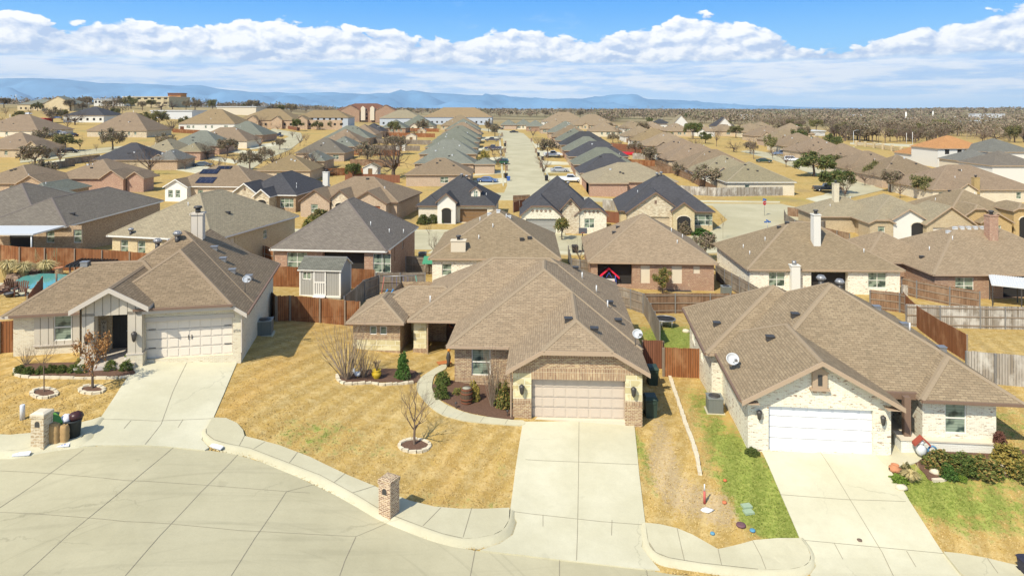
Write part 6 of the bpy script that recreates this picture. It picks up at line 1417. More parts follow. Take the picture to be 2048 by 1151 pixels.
T_ = [('small leafless tree on the middle lawn inside a stone ring','bare',829,889,748,128), ('spindly leafless sapling at far left beside the boxwood bed','sapling',88,785,668,60), ('young tree with crisp brown leaves beside the left driveway','dryleaf',185,777,664,70),
 ('huge spreading bare oak between the charcoal roofs and cedar yards','oakbare',788,356,262,132), ('gnarled bare tree behind the charcoal roof, left one','oakbare',548,340,293,62), ('gnarled bare tree behind the charcoal roof, taller right one','oakbare',572,340,285,56), ('bare tree above the tall white chimney','bare',620,346,284,60), ('twiggy bare tree left of the big oak','oakbare',655,352,318,70),
 ('forked leafless tree on the street bend left','bare',450,330,302,26), ('leaning leafless tree right of the forked one','bare',470,333,298,28), ('brown winter tree before the green-roofed brick house','bare',522,287,262,24), ('winter tree beside the cream garage door','bare',479,292,262,26), ('low bare tree by the far left playground','bare',331,269,246,44), ('twiggy tree at the pale blue garage','bare',556,262,246,16),
 ('slim bare tree on the left verge','bare',160,301,268,26), ('broad olive tree over the parked vehicle at left','olive',130,303,268,46), ('tiny bare tree on the left pavement','bare',193,303,285,14), ('bushy bare tree before the gold-brown house at left edge','bare',52,318,293,36), ('round olive tree by the grey utility pole','olive',292,248,224,32), ('tall bare tree rising in front of the clinic','oakbare',218,236,192,36), ('dark round tree right of the gabled hall','scrub',120,212,195,22),
 ('brown bushy tree left of the clinic','scrub',175,214,193,26), ('bare spreading tree left of the brown bushy one','bare',155,214,192,26), ('bare tree on the hillside by the poles','bare',60,232,211,20), ('dark tree in front of the hospital windows','olive',302,216,200,26), ('wide bare tree right of the hospital tower','oakbare',402,214,191,36), ('leafless round thicket tree beside the rust garage at left','oakbare',262,374,339,44), ('olive tree below the solar office','olive',124,240,219,26),
 ('dark green tree beside the pale blue garage','oak',594,262,238,23), ('olive tree on the far street corner','olive',634,260,242,22), ('second olive tree on the far street corner','olive',662,259,241,28), ('green tree among the cedar fences','olive',787,271,243,24), ('round olive tree against the long apartment roof','olive',883,240,221,22), ('dark green tree before the apartments','oak',938,245,231,26), ('russet bare tree at the end of the far street','scrub',977,265,238,18), ('golden-brown bare tree beside the far driveways','goldbare',969,343,298,26),
 ('evergreen bushy tree behind the tall white chimney','oak',706,364,327,32), ('mixed-leaf tree before the whitewashed charcoal-roofed house','mixed',1134,458,410,44), ('lower bushy tree hiding the grey garage corner','mixed',1124,480,436,36), ('small bushy tree against the red brick back wall','mixed',1325,586,538,38), ('small purple-budded tree on the verge by the white-arch house','sapling',858,492,437,20),
 ('bare tree between the right rooftops','bare',1433,293,250,30), ('reddish bare tree in the right block','oakbare',1468,304,276,40), ('tall bare tree left of the pale street','bare',1507,318,267,34), ('round olive tree by the pale street','olive',1542,306,270,28), ('olive tree on the ridge line roofs','olive',1349,264,247,24), ('wide green tree on the ridge line roofs','oak',1386,278,246,36), ('lower green tree right of the wide one','oak',1411,287,264,26), ('olive-brown tree by the distant red roofs','olive',1472,276,252,28),
 ('bare tree over the parked cars at right','bare',1572,334,298,44), ('largest dense green oak on the curved street','oak',1627,353,305,72), ('spreading green oak with clear trunk at the street corner','oak',1674,389,341,70), ('brown-leaved tree beside the dense green oak','scrub',1685,341,311,30), ('olive tree on the curved street lawn','olive',1749,366,322,40), ('dark olive tree nearest the gold chimney','olive',1841,398,352,50), ('pink-brown bare tree before the cream garage','bare',1808,387,360,26),
 ('bare tree beside the far red cover','bare',1236,276,246,26), ('bare tree right of the two cedars','bare',1205,268,246,20), ('small dark cedar, left of a pair','oak',1169,258,246,7), ('small dark cedar, right of a pair','oak',1178,258,248,7), ('bare shrubby tree at the curving alley','bare',1330,322,302,36), ('bare tree on the verge by the street signs','sapling',1446,478,422,14), ('thin tree before the triple windows','sapling',1418,472,432,10),
 ('tall twin evergreen on the right skyline','oak',1372,240,226,7), ('dark evergreen beside its twin on the skyline','oak',1380,240,225,6)]
for lb, k, px, py, top, wp in T_: tree(lb, k, px, py, top, wp)
# ------------------------------------------------------------------ shrubs
SH = {}
def shrub_mesh(kind, seed):
    key = (kind, seed)
    if key in SH: return SH[key]
    rg = random.Random(seed*13+5); R_ = np.random.RandomState(seed)
    if kind == 'twiggy':
        mb = MB(); tips = []
        for i in range(26):
            a = rg.uniform(0, 6.28); e = rg.uniform(.75, 1.45); branch(mb, tips, Vector((math.cos(a)*.05, math.sin(a)*.05, 0)), Vector((math.cos(a)*math.cos(e), math.sin(a)*math.cos(e), math.sin(e))), .45, .012, 2, rg, .12, .4, .12, 3, 2)
        me = mb.mesh('twigs', LEAF['twig'], uv=False)
    elif kind == 'grass':
        V = []; 
        for i in range(700):
            a = rg.uniform(0, 6.28); r = rg.uniform(0, .12); L = rg.uniform(.6, 1.05); out = rg.uniform(.15, .75)
            p0 = Vector((math.cos(a)*r, math.sin(a)*r, 0)); dv = Vector((math.cos(a), math.sin(a), 0)); sd_ = Vector((-dv.y, dv.x, 0))*.012
            p1 = p0 + dv*out*.35*L + Vector((0,0,L*.62)); p2 = p0 + dv*out*.85*L + Vector((0,0,L*.62 - out*.5*L + .18))
            V += [p0-sd_, p0+sd_, p1+sd_, p1-sd_, p1-sd_, p1+sd_, p2+sd_*.3, p2-sd_*.3]
        for i in range(7):
            a = rg.uniform(0, 6.28); p0 = Vector((math.cos(a)*.05, math.sin(a)*.05, .4)); p1 = p0 + Vector((math.cos(a)*.34, math.sin(a)*.34, rg.uniform(.5, .85))); sd_ = Vector((.004, 0, 0)); V += [p0-sd_, p0+sd_, p1+sd_, p1-sd_, p1-sd_*2.5-Vector((0,0,.3)), p1+sd_*2.5-Vector((0,0,.3)), p1+sd_*2+Vector((0,0,.05)), p1-sd_*2+Vector((0,0,.05))]
        me = npmesh('blades', np.array([tuple(v) for v in V]), np.arange(len(V)).reshape(-1, 4), LEAF['straw'])
    else:
        n = 260; d = R_.normal(size=(n, 3)); d /= np.linalg.norm(d, axis=1)[:, None]; d[:, 2] = np.abs(d[:, 2])*.95 + .05
        rad = np.array([.42 + .12*mnoise.noise(Vector(tuple(q*2.2 + seed))) for q in d]) * (.55 + .45*R_.rand(n)**.4)
        P = d*rad[:, None]; P[:, 2] = P[:, 2]*1.9
        if kind in ('arbor',): P[:, :2] *= (1.05 - .55*P[:, 2:3])
        V, Fq = leafcards(P, {'box': .03, 'bright': .05, 'dry': .045}.get(kind, .038), 14 if kind != 'mixed' else 9, .075, rg)
        V[:, 2] = np.maximum(V[:, 2], .005)
        me = npmesh('foliage', V, Fq, LEAF[kind])
    SH[key] = me; return me
def shrub(label, kind, px, py, w, h, name='shrub', group=None, cat='shrub', rz=None):
    A = U(px, py); k = A.y/F; t = thing(name, label, cat, A, rnd.uniform(0, 6.28) if rz is None else rz, group)
    me = shrub_mesh(kind, 1 + (int(px)+int(py)) % 3); o = bpy.data.objects.new(me.name.split('.')[0], me); scene.collection.objects.link(o); o.parent = t
    t.scale = (w*k, w*k, h*k); return t
BW = [(40,746,'at the left end of the row'),(57,748,'second from the left end'),(83,746,'third from the left end'),(104,744,'fourth from the left end'),(125,744,'fifth from the left, right of the bare sapling'),(146,743,'sixth from the left end'),(165,744,'seventh, just left of the brown-leaved tree'),(222,739,'right of the brown-leaved tree'),(252,740,'at the right end by the driveway')]
for px, py, l in BW: shrub('round clipped boxwood %s' % l, 'box', px, py, 27 if px < 200 else 31, 19 if px < 200 else 24, group='boxwoods in the left house bed')
shrub('looser olive shrub behind the clipped boxwoods', 'mixed', 168, 727, 34, 20)
shrub('leafless shrub at the left end of the left house', 'twiggy', 52, 730, 40, 44)
shrub('large fan-shaped leafless shrub at the left corner of the middle house', 'twiggy', 694, 757, 112, 128)
shrub('smaller leafless shrub before the stone wainscot', 'twiggy', 728, 755, 62, 84)
shrub('tall dense evergreen shrub at the porch pillar', 'arbor', 806, 757, 34, 62)
shrub('tall green mound on the right side of the curved walk, rear one', 'box', 886, 768, 36, 32); shrub('green mound on the right side of the curved walk, front one', 'box', 882, 795, 36, 34)
shrub('tall leafless shrub behind the wooden barrel', 'twiggy', 985, 812, 78, 128)
shrub('orange-tinged leafy shrub beside the garage pier', 'mixed', 1006, 815, 40, 62); shrub('small gold-leaved shrub behind the barrel', 'gold', 948, 800, 30, 44); shrub('low russet shrub left of the barrel', 'mixed', 916, 788, 26, 16)
shrub('low broad-leaved green plant at the right house corner', 'box', 1504, 906, 34, 14)
shrub('big green shrub left end before the white wainscot', 'mixed', 1882, 936, 78, 42); shrub('big green shrub right of the porch step', 'box', 1925, 943, 74, 42); shrub('dark green shrub low at the front of the bed', 'arbor', 1895, 953, 44, 34); shrub('olive shrub in the middle of the right bed', 'mixed', 1968, 948, 74, 40)
shrub('yellow-green shrub near the right frame edge', 'gold', 2022, 938, 84, 58); shrub('dark green shrub at the right frame edge', 'mixed', 2042, 955, 60, 40); shrub('burgundy shrub at the right corner of the right house', 'red', 2000, 908, 34, 56)
shrub('low green weeds beside the terracotta planter', 'bright', 1798, 962, 36, 14); shrub('flopped dry ornamental grass by the right walk', 'grass', 1822, 962, 36, 30); shrub('grey-green mound behind the terracotta planter', 'olive', 1812, 944, 26, 22)
for px, py, w_, l in ((1750+170,957,30,'right end'), (1990,952,34,'far right end')): shrub('bright green clump on the stone edging, %s' % l, 'bright', px, py, w_, 12)
for px, py, l in ((16,556,'left'),(48,556,'middle'),(92,552,'right')): shrub('shaggy straw-coloured pampas clump behind the pool, %s one' % l, 'grass', px, py, 46, 46 if px > 20 else 54, name='pampas_grass', cat='ornamental grass', group='pampas clumps')
HS = [('olive bush between the charcoal and brown roofs','olive',640,446,44,34),('second olive bush beside it','mixed',622,456,40,30),('green bush left of the white arched porch','oak',846,448,30,24),('green bush beside the left one at the white arch porch','oak',866,446,24,22),('dark conical bush at the white arch porch','arbor',886,446,18,28),('red-twigged bush by the white arch','mixed',874,440,16,20),
 ('russet bush below the diamond-trimmed window','red',1166,460,28,22),('grey twiggy bush before the arched stone entry','scrub',1368,468,30,34),('clipped green hedge below the triple windows','arbor',1404,470,52,16),('dark round bush before the golden house, left','arbor',1925,454,26,16),('small round bush before the golden house, right','arbor',1982,452,14,8),('round bush left of the white curved entry','oak',1766,484,18,14),
 ('hedge before the second house of the curved street','arbor',1774,367,26,6),('hedge before the cream garage on the curved street','arbor',1858,398,34,8),('low hedge by the curved street lawn','arbor',1712,350,22,6),('low hedge at the red-brick corner house','arbor',1636,378,28,6),('red-brown bush in the far cedar yard','red',735,352,20,12),('green bush by the far street yard','oak',720,356,22,14)]
for lb, k, px, py, w_, h_ in HS: shrub(lb, k, px, py, w_, h_)
# ------------------------------------------------------------------ far woods (one mass) and individual trees at their edge
WOODS = [([(1640,262),(1704,283),(1790,286),(1880,289),(1905,280),(2100,290),(2100,250),(1640,246)], 420, 900), ([(1195,246),(1345,243),(1500,250),(1600,262),(1600,250),(1195,238)], 160, 400), ([(1195,244),(1245,238),(1345,240),(1500,246),(1600,256),(1660,272),(1704,284),(1790,285),(1880,289),(1900,272),(2400,276),(2400,216),(1195,218)], 4600, 5200), ([(740,229),(800,229),(985,233),(1040,237),(1195,243),(1195,219),(740,219)], 1100, 2600),
         ([(385,221),(440,225),(515,229),(560,231),(600,230),(665,223),(740,224),(740,216),(520,212),(420,210),(385,212)], 700, 900), ([(-100,214),(25,214),(110,213),(190,213),(245,214),(345,215),(390,214),(390,206),(-100,205)], 420, 800), ([(205,240),(300,242),(310,232),(260,226),(205,226)], 30, 60)]
def woods():
    R_ = np.random.RandomState(5); AV = []; AF = []; tot = 0; TM = 0; indiv = []
    for poly, n, _ in WOODS:
        xs = [p[0] for p in poly]; got = 0; P = []
        lo, hi = min(xs), max(xs)
        while got < n:
            m = n*6; px = R_.uniform(lo, hi, m); Y = 230*np.exp(R_.rand(m)**.8*3.1); a = (px-CX)/F; X = a*Y; z = gz_np(X, Y); py = HY + (ZC - z)/Y*F
            ok = inpoly(px, py, poly) & (R_.rand(m) < np.clip(Y/500, .5, 1)); Q = np.stack([X, Y, z, px, py], 1)[ok]; P.append(Q); got += len(Q)
            if len(P) > 12: break
        P = np.concatenate(P)[:n]
        P = P[[mnoise.noise(Vector((q[0]*.011, q[1]*.0045, 3.0))) < .16 or q[1] < 300 for q in P]]
        P = P[np.argsort(P[:, 1])]
        k0 = min(len(P)//8, 50); indiv += [tuple(q) for q in P[:k0]]; P = P[k0:]
        for X, Y, z, px, py in P:
            h = R_.uniform(6, 11); w_ = h*R_.uniform(.55, .85); k = 70 if Y < 600 else (36 if Y < 1300 else 16)
            s = .5 if Y < 600 else (1.0 if Y < 1300 else 2.0)
            g = R_.normal(size=(k, 3)); g /= np.linalg.norm(g, axis=1)[:, None]; r = R_.rand(k)**.45
            C = g*r[:, None]*np.array([w_, w_, h*.42]) + np.array([X, Y, z + h*.58])
            a_ = R_.normal(size=(k, 3)); a_ /= np.linalg.norm(a_, axis=1)[:, None]; b_ = np.cross(a_, R_.normal(size=(k, 3))); b_ /= np.linalg.norm(b_, axis=1)[:, None]
            ss = s*(.6 + .9*R_.rand(k))[:, None]; V = np.stack([C-a_*ss, C-b_*ss*.55, C+a_*ss, C+b_*ss*.55], 1).reshape(-1, 3); AV.append(V)
            tr = np.array([[X-.2, Y, z-1], [X+.2, Y, z-1], [X+.12, Y, z+h*.6], [X-.12, Y, z+h*.6]]); AV.append(tr)
    V = np.concatenate(AV); Fq = np.arange(len(V)).reshape(-1, 4)
    m = leafmat('leaf_woods', (.19,.14,.095), (.29,.225,.155), (.15,.14,.075))
    g_ = NG(m.node_tree); bs = m.node_tree.nodes['Principled BSDF']; src = bs.inputs['Base Color'].links[0].from_socket; Pn = g_.n('ShaderNodeTexCoord').outputs['Object']
    kk = g_.m('MULTIPLY_ADD', g_.noise(Pn, .012, 4, .6), 1.1, .5); g_.put(bs.inputs['Base Color'], g_.mix(g_.m('MULTIPLY', g_.ss(g_.noise(Pn, .02, 3), .55, .68), .55), g_.mix(1.0, src, g_.xyz(kk, kk, kk), 'MULTIPLY'), (.14,.15,.06)))
    o = bpy.data.objects.new('woods', npmesh('woods', V, Fq, m)); scene.collection.objects.link(o); tag(o, 'brown leafless winter woods spreading to the horizon', 'woods', kind='stuff')
    cnt = {}; indiv.sort(key=lambda q: q[1])
    for i, (X, Y, z, px, py) in enumerate(indiv[:110]):
        kd = ['bare', 'scrub', 'bare', 'oakbare', 'scrub', 'bare', 'olive'][i % 7]; h = rnd.uniform(6, 10)
        reg = next(n_ for lim, n_ in ((130, 'by the gabled hall on the left hill'), (250, 'around the clinic'), (390, 'by the hospital tower'), (520, 'beyond the pale warehouse'), (600, 'behind the blue apartments'), (700, 'left of the brick hall'), (860, 'right of the brick hall'), (1000, 'behind the long apartment roof'), (1120, 'beyond the end of the far street'), (1300, 'left of the church house'), (1420, 'behind the church house'), (1560, 'behind the ridge line roofs'), (1700, 'by the trailer roofs'), (1790, 'left of the tallest smokestack'), (1850, 'below the tallest smokestack'), (1905, 'right of the smokestacks'), (1980, 'behind the orange-roofed house'), (9999, 'at the right end of the woods')) if px < lim)
        rk_ = cnt[(kd, reg)] = cnt.get((kd, reg), 0) + 1
        if rk_ > 10: continue
        tree('%s %s, %s' % (['', 'nearest', 'second nearest', 'third nearest', 'fourth nearest', 'fifth nearest', 'sixth nearest', 'seventh nearest', 'eighth nearest', 'ninth nearest', 'tenth nearest'] [rk_] if rk_ <= 10 else 'more distant', {'bare': 'pale bare tree', 'scrub': 'brown bushy tree', 'oakbare': 'spreading bare oak', 'olive': 'olive evergreen'}[kd], reg), kd, px, py, py - h/Y*F, None, 'trees at the near edge of the woods', Vector((X, Y, z)))

woods()
OW = ['first', 'second', 'third', 'fourth', 'fifth', 'sixth', 'seventh', 'eighth', 'ninth', 'tenth', 'eleventh', 'twelfth', 'thirteenth', 'fourteenth', 'fifteenth', 'sixteenth', 'seventeenth', 'eighteenth']
def scatter(phrase, pts, kinds, hh=(5, 8), seed=1):
    rg = random.Random(seed)
    for i, (px, py) in enumerate(sorted(pts)):
        A = U(px, py); h = rg.uniform(*hh); k = rg.choice(kinds); ad = {'bare': 'leafless', 'oakbare': 'spreading leafless', 'scrub': 'brown bushy', 'olive': 'olive leafy', 'oak': 'dark green'}[k]
        tree('%s tree, %s from the left %s' % (ad, OW[i], phrase), k, px, py, py - h/A.y*F)
scatter('in the cedar-fenced yards between the two left rows', [(748,300),(770,286),(700,300),(812,300),(735,330),(830,276),(760,318),(845,262),(722,272),(790,310)], ['bare', 'oakbare', 'scrub', 'bare'], (4, 7), 2)
scatter('behind the left street roofs', [(300,262),(318,256),(345,262),(372,258),(412,252),(440,248),(268,262),(250,250),(235,262),(500,262),(520,258)], ['bare', 'oakbare', 'scrub', 'olive', 'bare'], (6, 9), 3)
scatter('on the far left slope', [(12,232),(40,244),(75,222),(95,232),(105,246),(135,258),(150,250),(8,216),(60,214),(140,222),(215,222),(230,236),(5,256),(165,222)], ['bare', 'oakbare', 'scrub', 'scrub', 'olive'], (6, 9), 4)
scatter('along the hospital hill', [(240,216),(262,218),(285,221),(322,220),(345,219),(372,220),(390,222),(425,221),(450,217),(480,216),(505,226),(530,222),(560,228),(585,222)], ['bare', 'oakbare', 'scrub', 'scrub', 'olive'], (7, 11), 5)
scatter('on the skyline beyond the apartments', [(612,226),(632,222),(655,228),(790,230),(815,226),(850,222),(905,224),(960,226),(1000,236),(1020,232),(1060,236),(1090,234),(1125,238),(1160,236),(1200,240)], ['bare', 'oakbare', 'scrub', 'bare'], (7, 10), 6)
scatter('in the yards between the right rows', [(1262,292),(1250,268),(1300,322),(1218,262),(1285,270),(1340,284),(1358,296),(1310,262),(1262,254),(1390,308)], ['bare', 'scrub', 'bare', 'olive'], (4, 7), 7)
scatter('around the ridge line roofs at right', [(1300,248),(1325,252),(1365,254),(1402,254),(1425,258),(1455,262),(1480,256),(1500,268),(1530,262),(1560,276),(1590,272),(1610,284),(1640,290),(1665,300),(1600,300)], ['bare', 'olive', 'scrub', 'oak', 'bare'], (5, 8), 8)
scatter('in the back yards of the second row', [(452,452),(868,512),(1160,535),(1410,520)], ['bare', 'scrub'], (3, 4.5), 9)

scatter('beside the far street driveways', [(1000,284),(1002,318),(996,334),(1075,296),(1082,330),(1088,352),(990,274),(1066,276),(1095,316),(985,310)], ['bare', 'goldbare', 'bare', 'scrub'] if False else ['bare', 'scrub', 'bare'], (3.5, 6), 11)
scatter('along the left street verges', [(600,292),(612,286),(530,322),(500,340),(560,300),(585,276),(430,345),(415,318),(520,300),(455,312),(395,300),(370,340)], ['bare', 'scrub', 'bare', 'oakbare'], (4, 6.5), 12)
scatter('between the brown roofs at the left edge', [(70,340),(90,366),(120,330),(180,345),(250,362),(280,338),(330,300),(30,300),(85,296),(225,300),(300,350)], ['bare', 'scrub', 'bare', 'oakbare'], (5, 7.5), 13)
scatter('along the curved street lawns at right', [(1700,358),(1730,372),(1780,384),(1660,346),(1612,322),(1590,312),(1545,318),(1500,308),(1800,396),(1690,398)], ['bare', 'scrub', 'bare', 'olive'], (4, 6), 14)
scatter('behind the boundary wall at right', [(1720,286),(1745,284),(1770,286),(1800,284),(1830,286),(1860,285),(1690,282),(1668,276),(1890,278),(1940,274),(1980,274),(2020,276)], ['oakbare', 'scrub', 'bare', 'scrub'], (8, 12), 15)
scatter('in the alley of the middle-right block', [(1330,338),(1355,352),(1300,330),(1385,366),(1270,308),(1410,378),(1240,296),(1226,286)], ['bare', 'scrub'], (3.5, 5.5), 16)
# ================================================================== vehicles
def paint(name, c): 
    if name in MATS: return MATS[name]
    m = plain(name, c, .28, .1, nz=.03, spec=.6); return m
TYRE = plain('tyre', (.02,.02,.02), .8); RIM = plain('rim', (.45,.45,.45), .35, .8); CGL = plain('car_glass', (.02,.025,.03), .08, nz=.05, spec=.8); LAMP = plain('head_lamp', (.75,.75,.72), .15); TAIL = plain('tail_lamp', (.35,.02,.02), .3)
CARM = {}
def car(label, px, py, kind, col, cname, rz, name=None, cat=None, group=None):
    """side profile along x (front = +x), lofted to the roof width"""
    if kind == 'pickup': L, Wd, H = 5.9, 2.0, 1.9; body = [(-2.95,.55),(-2.95,1.12),(-.55,1.15),(1.35,1.17),(2.8,1.02),(2.95,.8),(2.95,.5),(-2.95,.5)]; cab = [(-.95,1.14),(-.75,1.82),(.6,1.86),(1.4,1.16)]
    elif kind == 'suv': L, Wd, H = 4.8, 1.95, 1.75; body = [(-2.4,.5),(-2.4,1.1),(1.0,1.12),(2.25,.98),(2.4,.8),(2.4,.45),(-2.4,.45)]; cab = [(-2.35,1.08),(-2.05,1.68),(.3,1.75),(1.15,1.1)]
    else: L, Wd, H = 4.7, 1.82, 1.45; body = [(-2.35,.45),(-2.3,.92),(-1.5,.98),(1.0,.96),(2.2,.8),(2.35,.62),(2.35,.35),(-2.35,.35)]; cab = [(-1.75,.96),(-1.0,1.38),(.25,1.43),(1.2,.95)]
    A = U(px, py); t = thing(name or {'pickup': 'pickup_truck', 'suv': 'parked_car', 'sedan': 'parked_car'}[kind], label, cat or {'pickup': 'pickup truck', 'suv': 'car', 'sedan': 'car'}[kind], A, rz, group)
    m = paint('paint_' + cname, col); k = (kind,)
    if k not in CARM:
        def ext(mb, prof, w0, w1=None, m=0, zt=None):
            n = len(prof); zs = [p[1] for p in prof]; z0, z1 = min(zs), max(zs); w1 = w1 or w0
            f = lambda z: w0 + (w1-w0)*(z-z0)/(z1-z0)
            vs = [(x, -f(z)/2, z) for x, z in prof] + [(x, f(z)/2, z) for x, z in prof]
            mb.add(vs, [tuple(range(n)), tuple(reversed(range(n, 2*n)))] + [(i, n+i, n+(i+1) % n, (i+1) % n) for i in range(n)], m)
        b = MB(); ext(b, body, Wd*.97, Wd*.93)
        if kind == 'pickup': b.box(-2.85, -1.0, -Wd*.42, Wd*.42, 1.12, 1.20)
        c = MB(); ext(c, cab, Wd*.9, Wd*.74)
        g = MB(); cz0, cz1 = cab[0][1], cab[2][1]; s = .86
        gp = [(cab[0][0]+.12, cz0+.06), (cab[1][0]+.06, cz1-.1), (cab[2][0]-.03, cz1-.1), (cab[3][0]-.16, cz0+.06)]
        for sd_ in (1, -1):
            w0, w1 = Wd*.9/2+.012, Wd*.74/2+.025
            vs = [(gp[0][0], -sd_*w0, gp[0][1]), (gp[3][0], -sd_*w0, gp[3][1]), (gp[2][0], -sd_*w1, gp[2][1]), (gp[1][0], -sd_*w1, gp[1][1])]; g.add(vs, [(0,1,2,3) if sd_ == 1 else (3,2,1,0)])
        for (xa, za), (xb, zb), q in ((cab[3], cab[2], .02), (cab[0], cab[1], -.02)):
            vs = [(xa+q, -Wd*.40, za+.05), (xa+q, Wd*.40, za+.05), (xb+q, Wd*.34, zb-.08), (xb+q, -Wd*.34, zb-.08)]; g.add(vs, [(0,1,2,3) if q > 0 else (3,2,1,0)])
        CARM[k] = (b.mesh('body', m), c.mesh('cabin', m), g.mesh('windows', CGL))
        wm = MB(); wm.lathe([(.2,-.1),(.34,-.11),(.36,-.05),(.36,.05),(.34,.11),(.2,.1)], 14); wm.xf(Matrix.Rotation(R(90), 4, 'X')); rm = MB(); rm.lathe([(.02,-.115),(.19,-.112),(.19,.112),(.02,.115)], 10); rm.xf(Matrix.Rotation(R(90), 4, 'X'))
        CARM['wheel'] = (wm.mesh('wheel', TYRE), rm.mesh('rim', RIM)); lm = MB(); lm.box(-.03,.03,-.2,.2,-.09,.09); CARM['lamp'] = (lm.mesh('headlight', LAMP), lm.mesh('tail_light', TAIL))
    b, c, g = CARM[k]
    for nm, me, mt in (('body', b, m), ('cabin', c, m), ('windows', g, None)):
        o = bpy.data.objects.new(nm, me); scene.collection.objects.link(o); o.parent = t
        if mt: o.material_slots[0].link = 'OBJECT'; o.material_slots[0].material = mt
    for x in (-L*.31, L*.32):
        for y in (-Wd*.44, Wd*.44):
            o = bpy.data.objects.new('wheel', CARM['wheel'][0]); scene.collection.objects.link(o); o.parent = t; o.location = (x, y, .36)
            r_ = bpy.data.objects.new('rim', CARM['wheel'][1]); scene.collection.objects.link(r_); r_.parent = o
    for y in (-Wd*.36, Wd*.36):
        for nm, x, i in (('headlight', L/2-.01, 0), ('tail_light', -L/2+.01, 1)):
            o = bpy.data.objects.new(nm, CARM['lamp'][i]); scene.collection.objects.link(o); o.parent = t; o.location = (x, y, .78 if kind != 'sedan' else .68)
    return t
WHT, BLK, SIL, NAV, GRN, BLU = (.78,.79,.80), (.02,.02,.022), (.42,.44,.46), (.04,.06,.12), (.03,.09,.05), (.10,.16,.32)
CARS = [('white pickup truck on a driveway right of the far street',1106,313,'pickup',WHT,'white',0),('silver saloon car parked right of the far street',1119,344,'sedan',SIL,'silver',0),('white pickup truck half hidden by the charcoal roof',1141,364,'pickup',WHT,'white',R(-8)),('black car on the driveway above the white pickup',1098,293,'suv',BLK,'black',0),
 ('dark blue pickup truck left of the far street',986,300,'pickup',NAV,'navy',R(180)),('dark grey pickup truck behind the bare tree at left of far street',984,283,'pickup',(.10,.09,.09),'darkgrey',R(180)),('dark green car left of the far street',1000,329,'suv',GRN,'green',R(170)),('blue car above the charcoal roof with dormer',975,365,'sedan',BLU,'blue',R(-12)),('black car at the end of the far street',998,259,'suv',BLK,'black',0),('small dark car on the bend of the far street',1028,266,'sedan',BLK,'black',0),
 ('dark car near the pale blue garage',545,272,'suv',BLK,'black',R(-20)),('dark van beside the bins at the left street bend',556,274,'suv',(.03,.03,.05),'ink',R(-10)),('dark car roof showing behind the solar panel house',406,333,'sedan',(.10,.14,.17),'slate',R(10)),('black car in the left parking row',106,265,'suv',BLK,'black',R(150)),('white car in the left parking row',114,269,'suv',WHT,'white',R(150)),('silver car in the left parking row',125,270,'sedan',SIL,'silver',R(150)),('dark car behind the olive tree at left',146,273,'sedan',BLK,'black',R(160)),
 ('black pickup under the broad olive tree',138,306,'pickup',BLK,'black',R(5)),('white car on the left hillside road',56,229,'sedan',WHT,'white',0),('blue car by the solar office',115,237,'sedan',BLU,'blue',R(20)),('dark green car on the curved street at right',1528,325,'sedan',(.02,.05,.035),'bottlegreen',R(-20)),('blue-grey pickup on the right driveway row',1563,311,'pickup',(.16,.22,.34),'steelblue',R(-10)),('white car beside the blue-grey pickup',1584,323,'suv',WHT,'white',R(-15)),('white car behind the dense green oak',1667,337,'sedan',WHT,'white',R(-25)),
 ('dark grey pickup truck beside the corner house at right',1655,383,'pickup',(.06,.065,.07),'graphite',R(-12))]
for c in CARS: car(*c)
# ================================================================== small objects
def bin_(label, px, py, col, h=1.1, w_=.62, world=None, rz=0, lean=0):
    A = world or U(px, py); t = thing('trash_bin', label, 'trash bin', A, rz); m = plain('bin_%d' % int(col[1]*1000), col, .5)
    mb = MB(); a, b = w_*.4, w_*.5; mb.add([(-a,-a,0),(a,-a,0),(a,a,0),(-a,a,0),(-b,-b,h*.88),(b,-b,h*.88),(b,b,h*.88),(-b,b,h*.88)], [(0,3,2,1),(4,5,6,7),(0,1,5,4),(1,2,6,5),(2,3,7,6),(3,0,4,7)]); mb.box(-b*.7, b*.7, -b-.02, -b+.01, h*.7, h*.8); mb.build('body', m, t)
    mb = MB(); mb.add([(-b-.03,-b-.04,h*.88),(b+.03,-b-.04,h*.88),(b+.03,b+.06,h*.9),(-b-.03,b+.06,h*.9),(-b+.05,-b+.1,h),(b-.05,-b+.1,h),(b-.05,b,h*1.02),(-b+.05,b,h*1.02)], [(0,3,2,1),(4,5,6,7),(0,1,5,4),(1,2,6,5),(2,3,7,6),(3,0,4,7)]); mb.build('lid', m, t)
    for s in (-1, 1): mb = MB(); mb.tube([(s*a-.04*s, a+.05, .11), (s*a+.04*s, a+.05, .11)], .11, 10); mb.build('wheel', TYRE, t)
    MB().tube([(-a, b+.08, h*.85), (a, b+.08, h*.85)], .025, 6).build('handle', m, t)
    return t
GB = (.035,.06,.045)
bin_('dark green wheeled bin nearest the garage of the middle house', 1301, 832, GB, 1.15, .68); bin_('dark green wheeled bin further back along the middle house wall', 1305, 768, GB, 1.15, .66)
bin_('black wheeled bin on the pavement at the far street, nearest', 1093, 362, BLK, 1.3, .8); bin_('black wheeled bin by the white pickup driveway', 1085, 321, BLK, 1.2, .8); bin_('black wheeled bin opposite the green car', 1077, 313, BLK, 1.2, .8); bin_('small black bin on the far kerb by the silver car', 1087, 344, BLK, .7, .7)
bin_('dark bin at the left kerb of the far street', 1012, 357, BLK, 1.3, .9); bin_('blue bin beside the dark one at the left kerb', 1017, 362, (.05,.12,.35), 1.1, .8); bin_('dark bin at the far left kerb by the navy pickup', 1010, 293, BLK, 1.2, .8)
bin_('blue bin against the charcoal-roofed house at left', 320, 332, (.05,.10,.35), 1.1, .9); bin_('dark bin at the left street bend', 560, 270, BLK, 1.3, 1.0); bin_('black bin at the bottom right corner of the view', 2062, 1154, (.03,.03,.05), .7, .65)
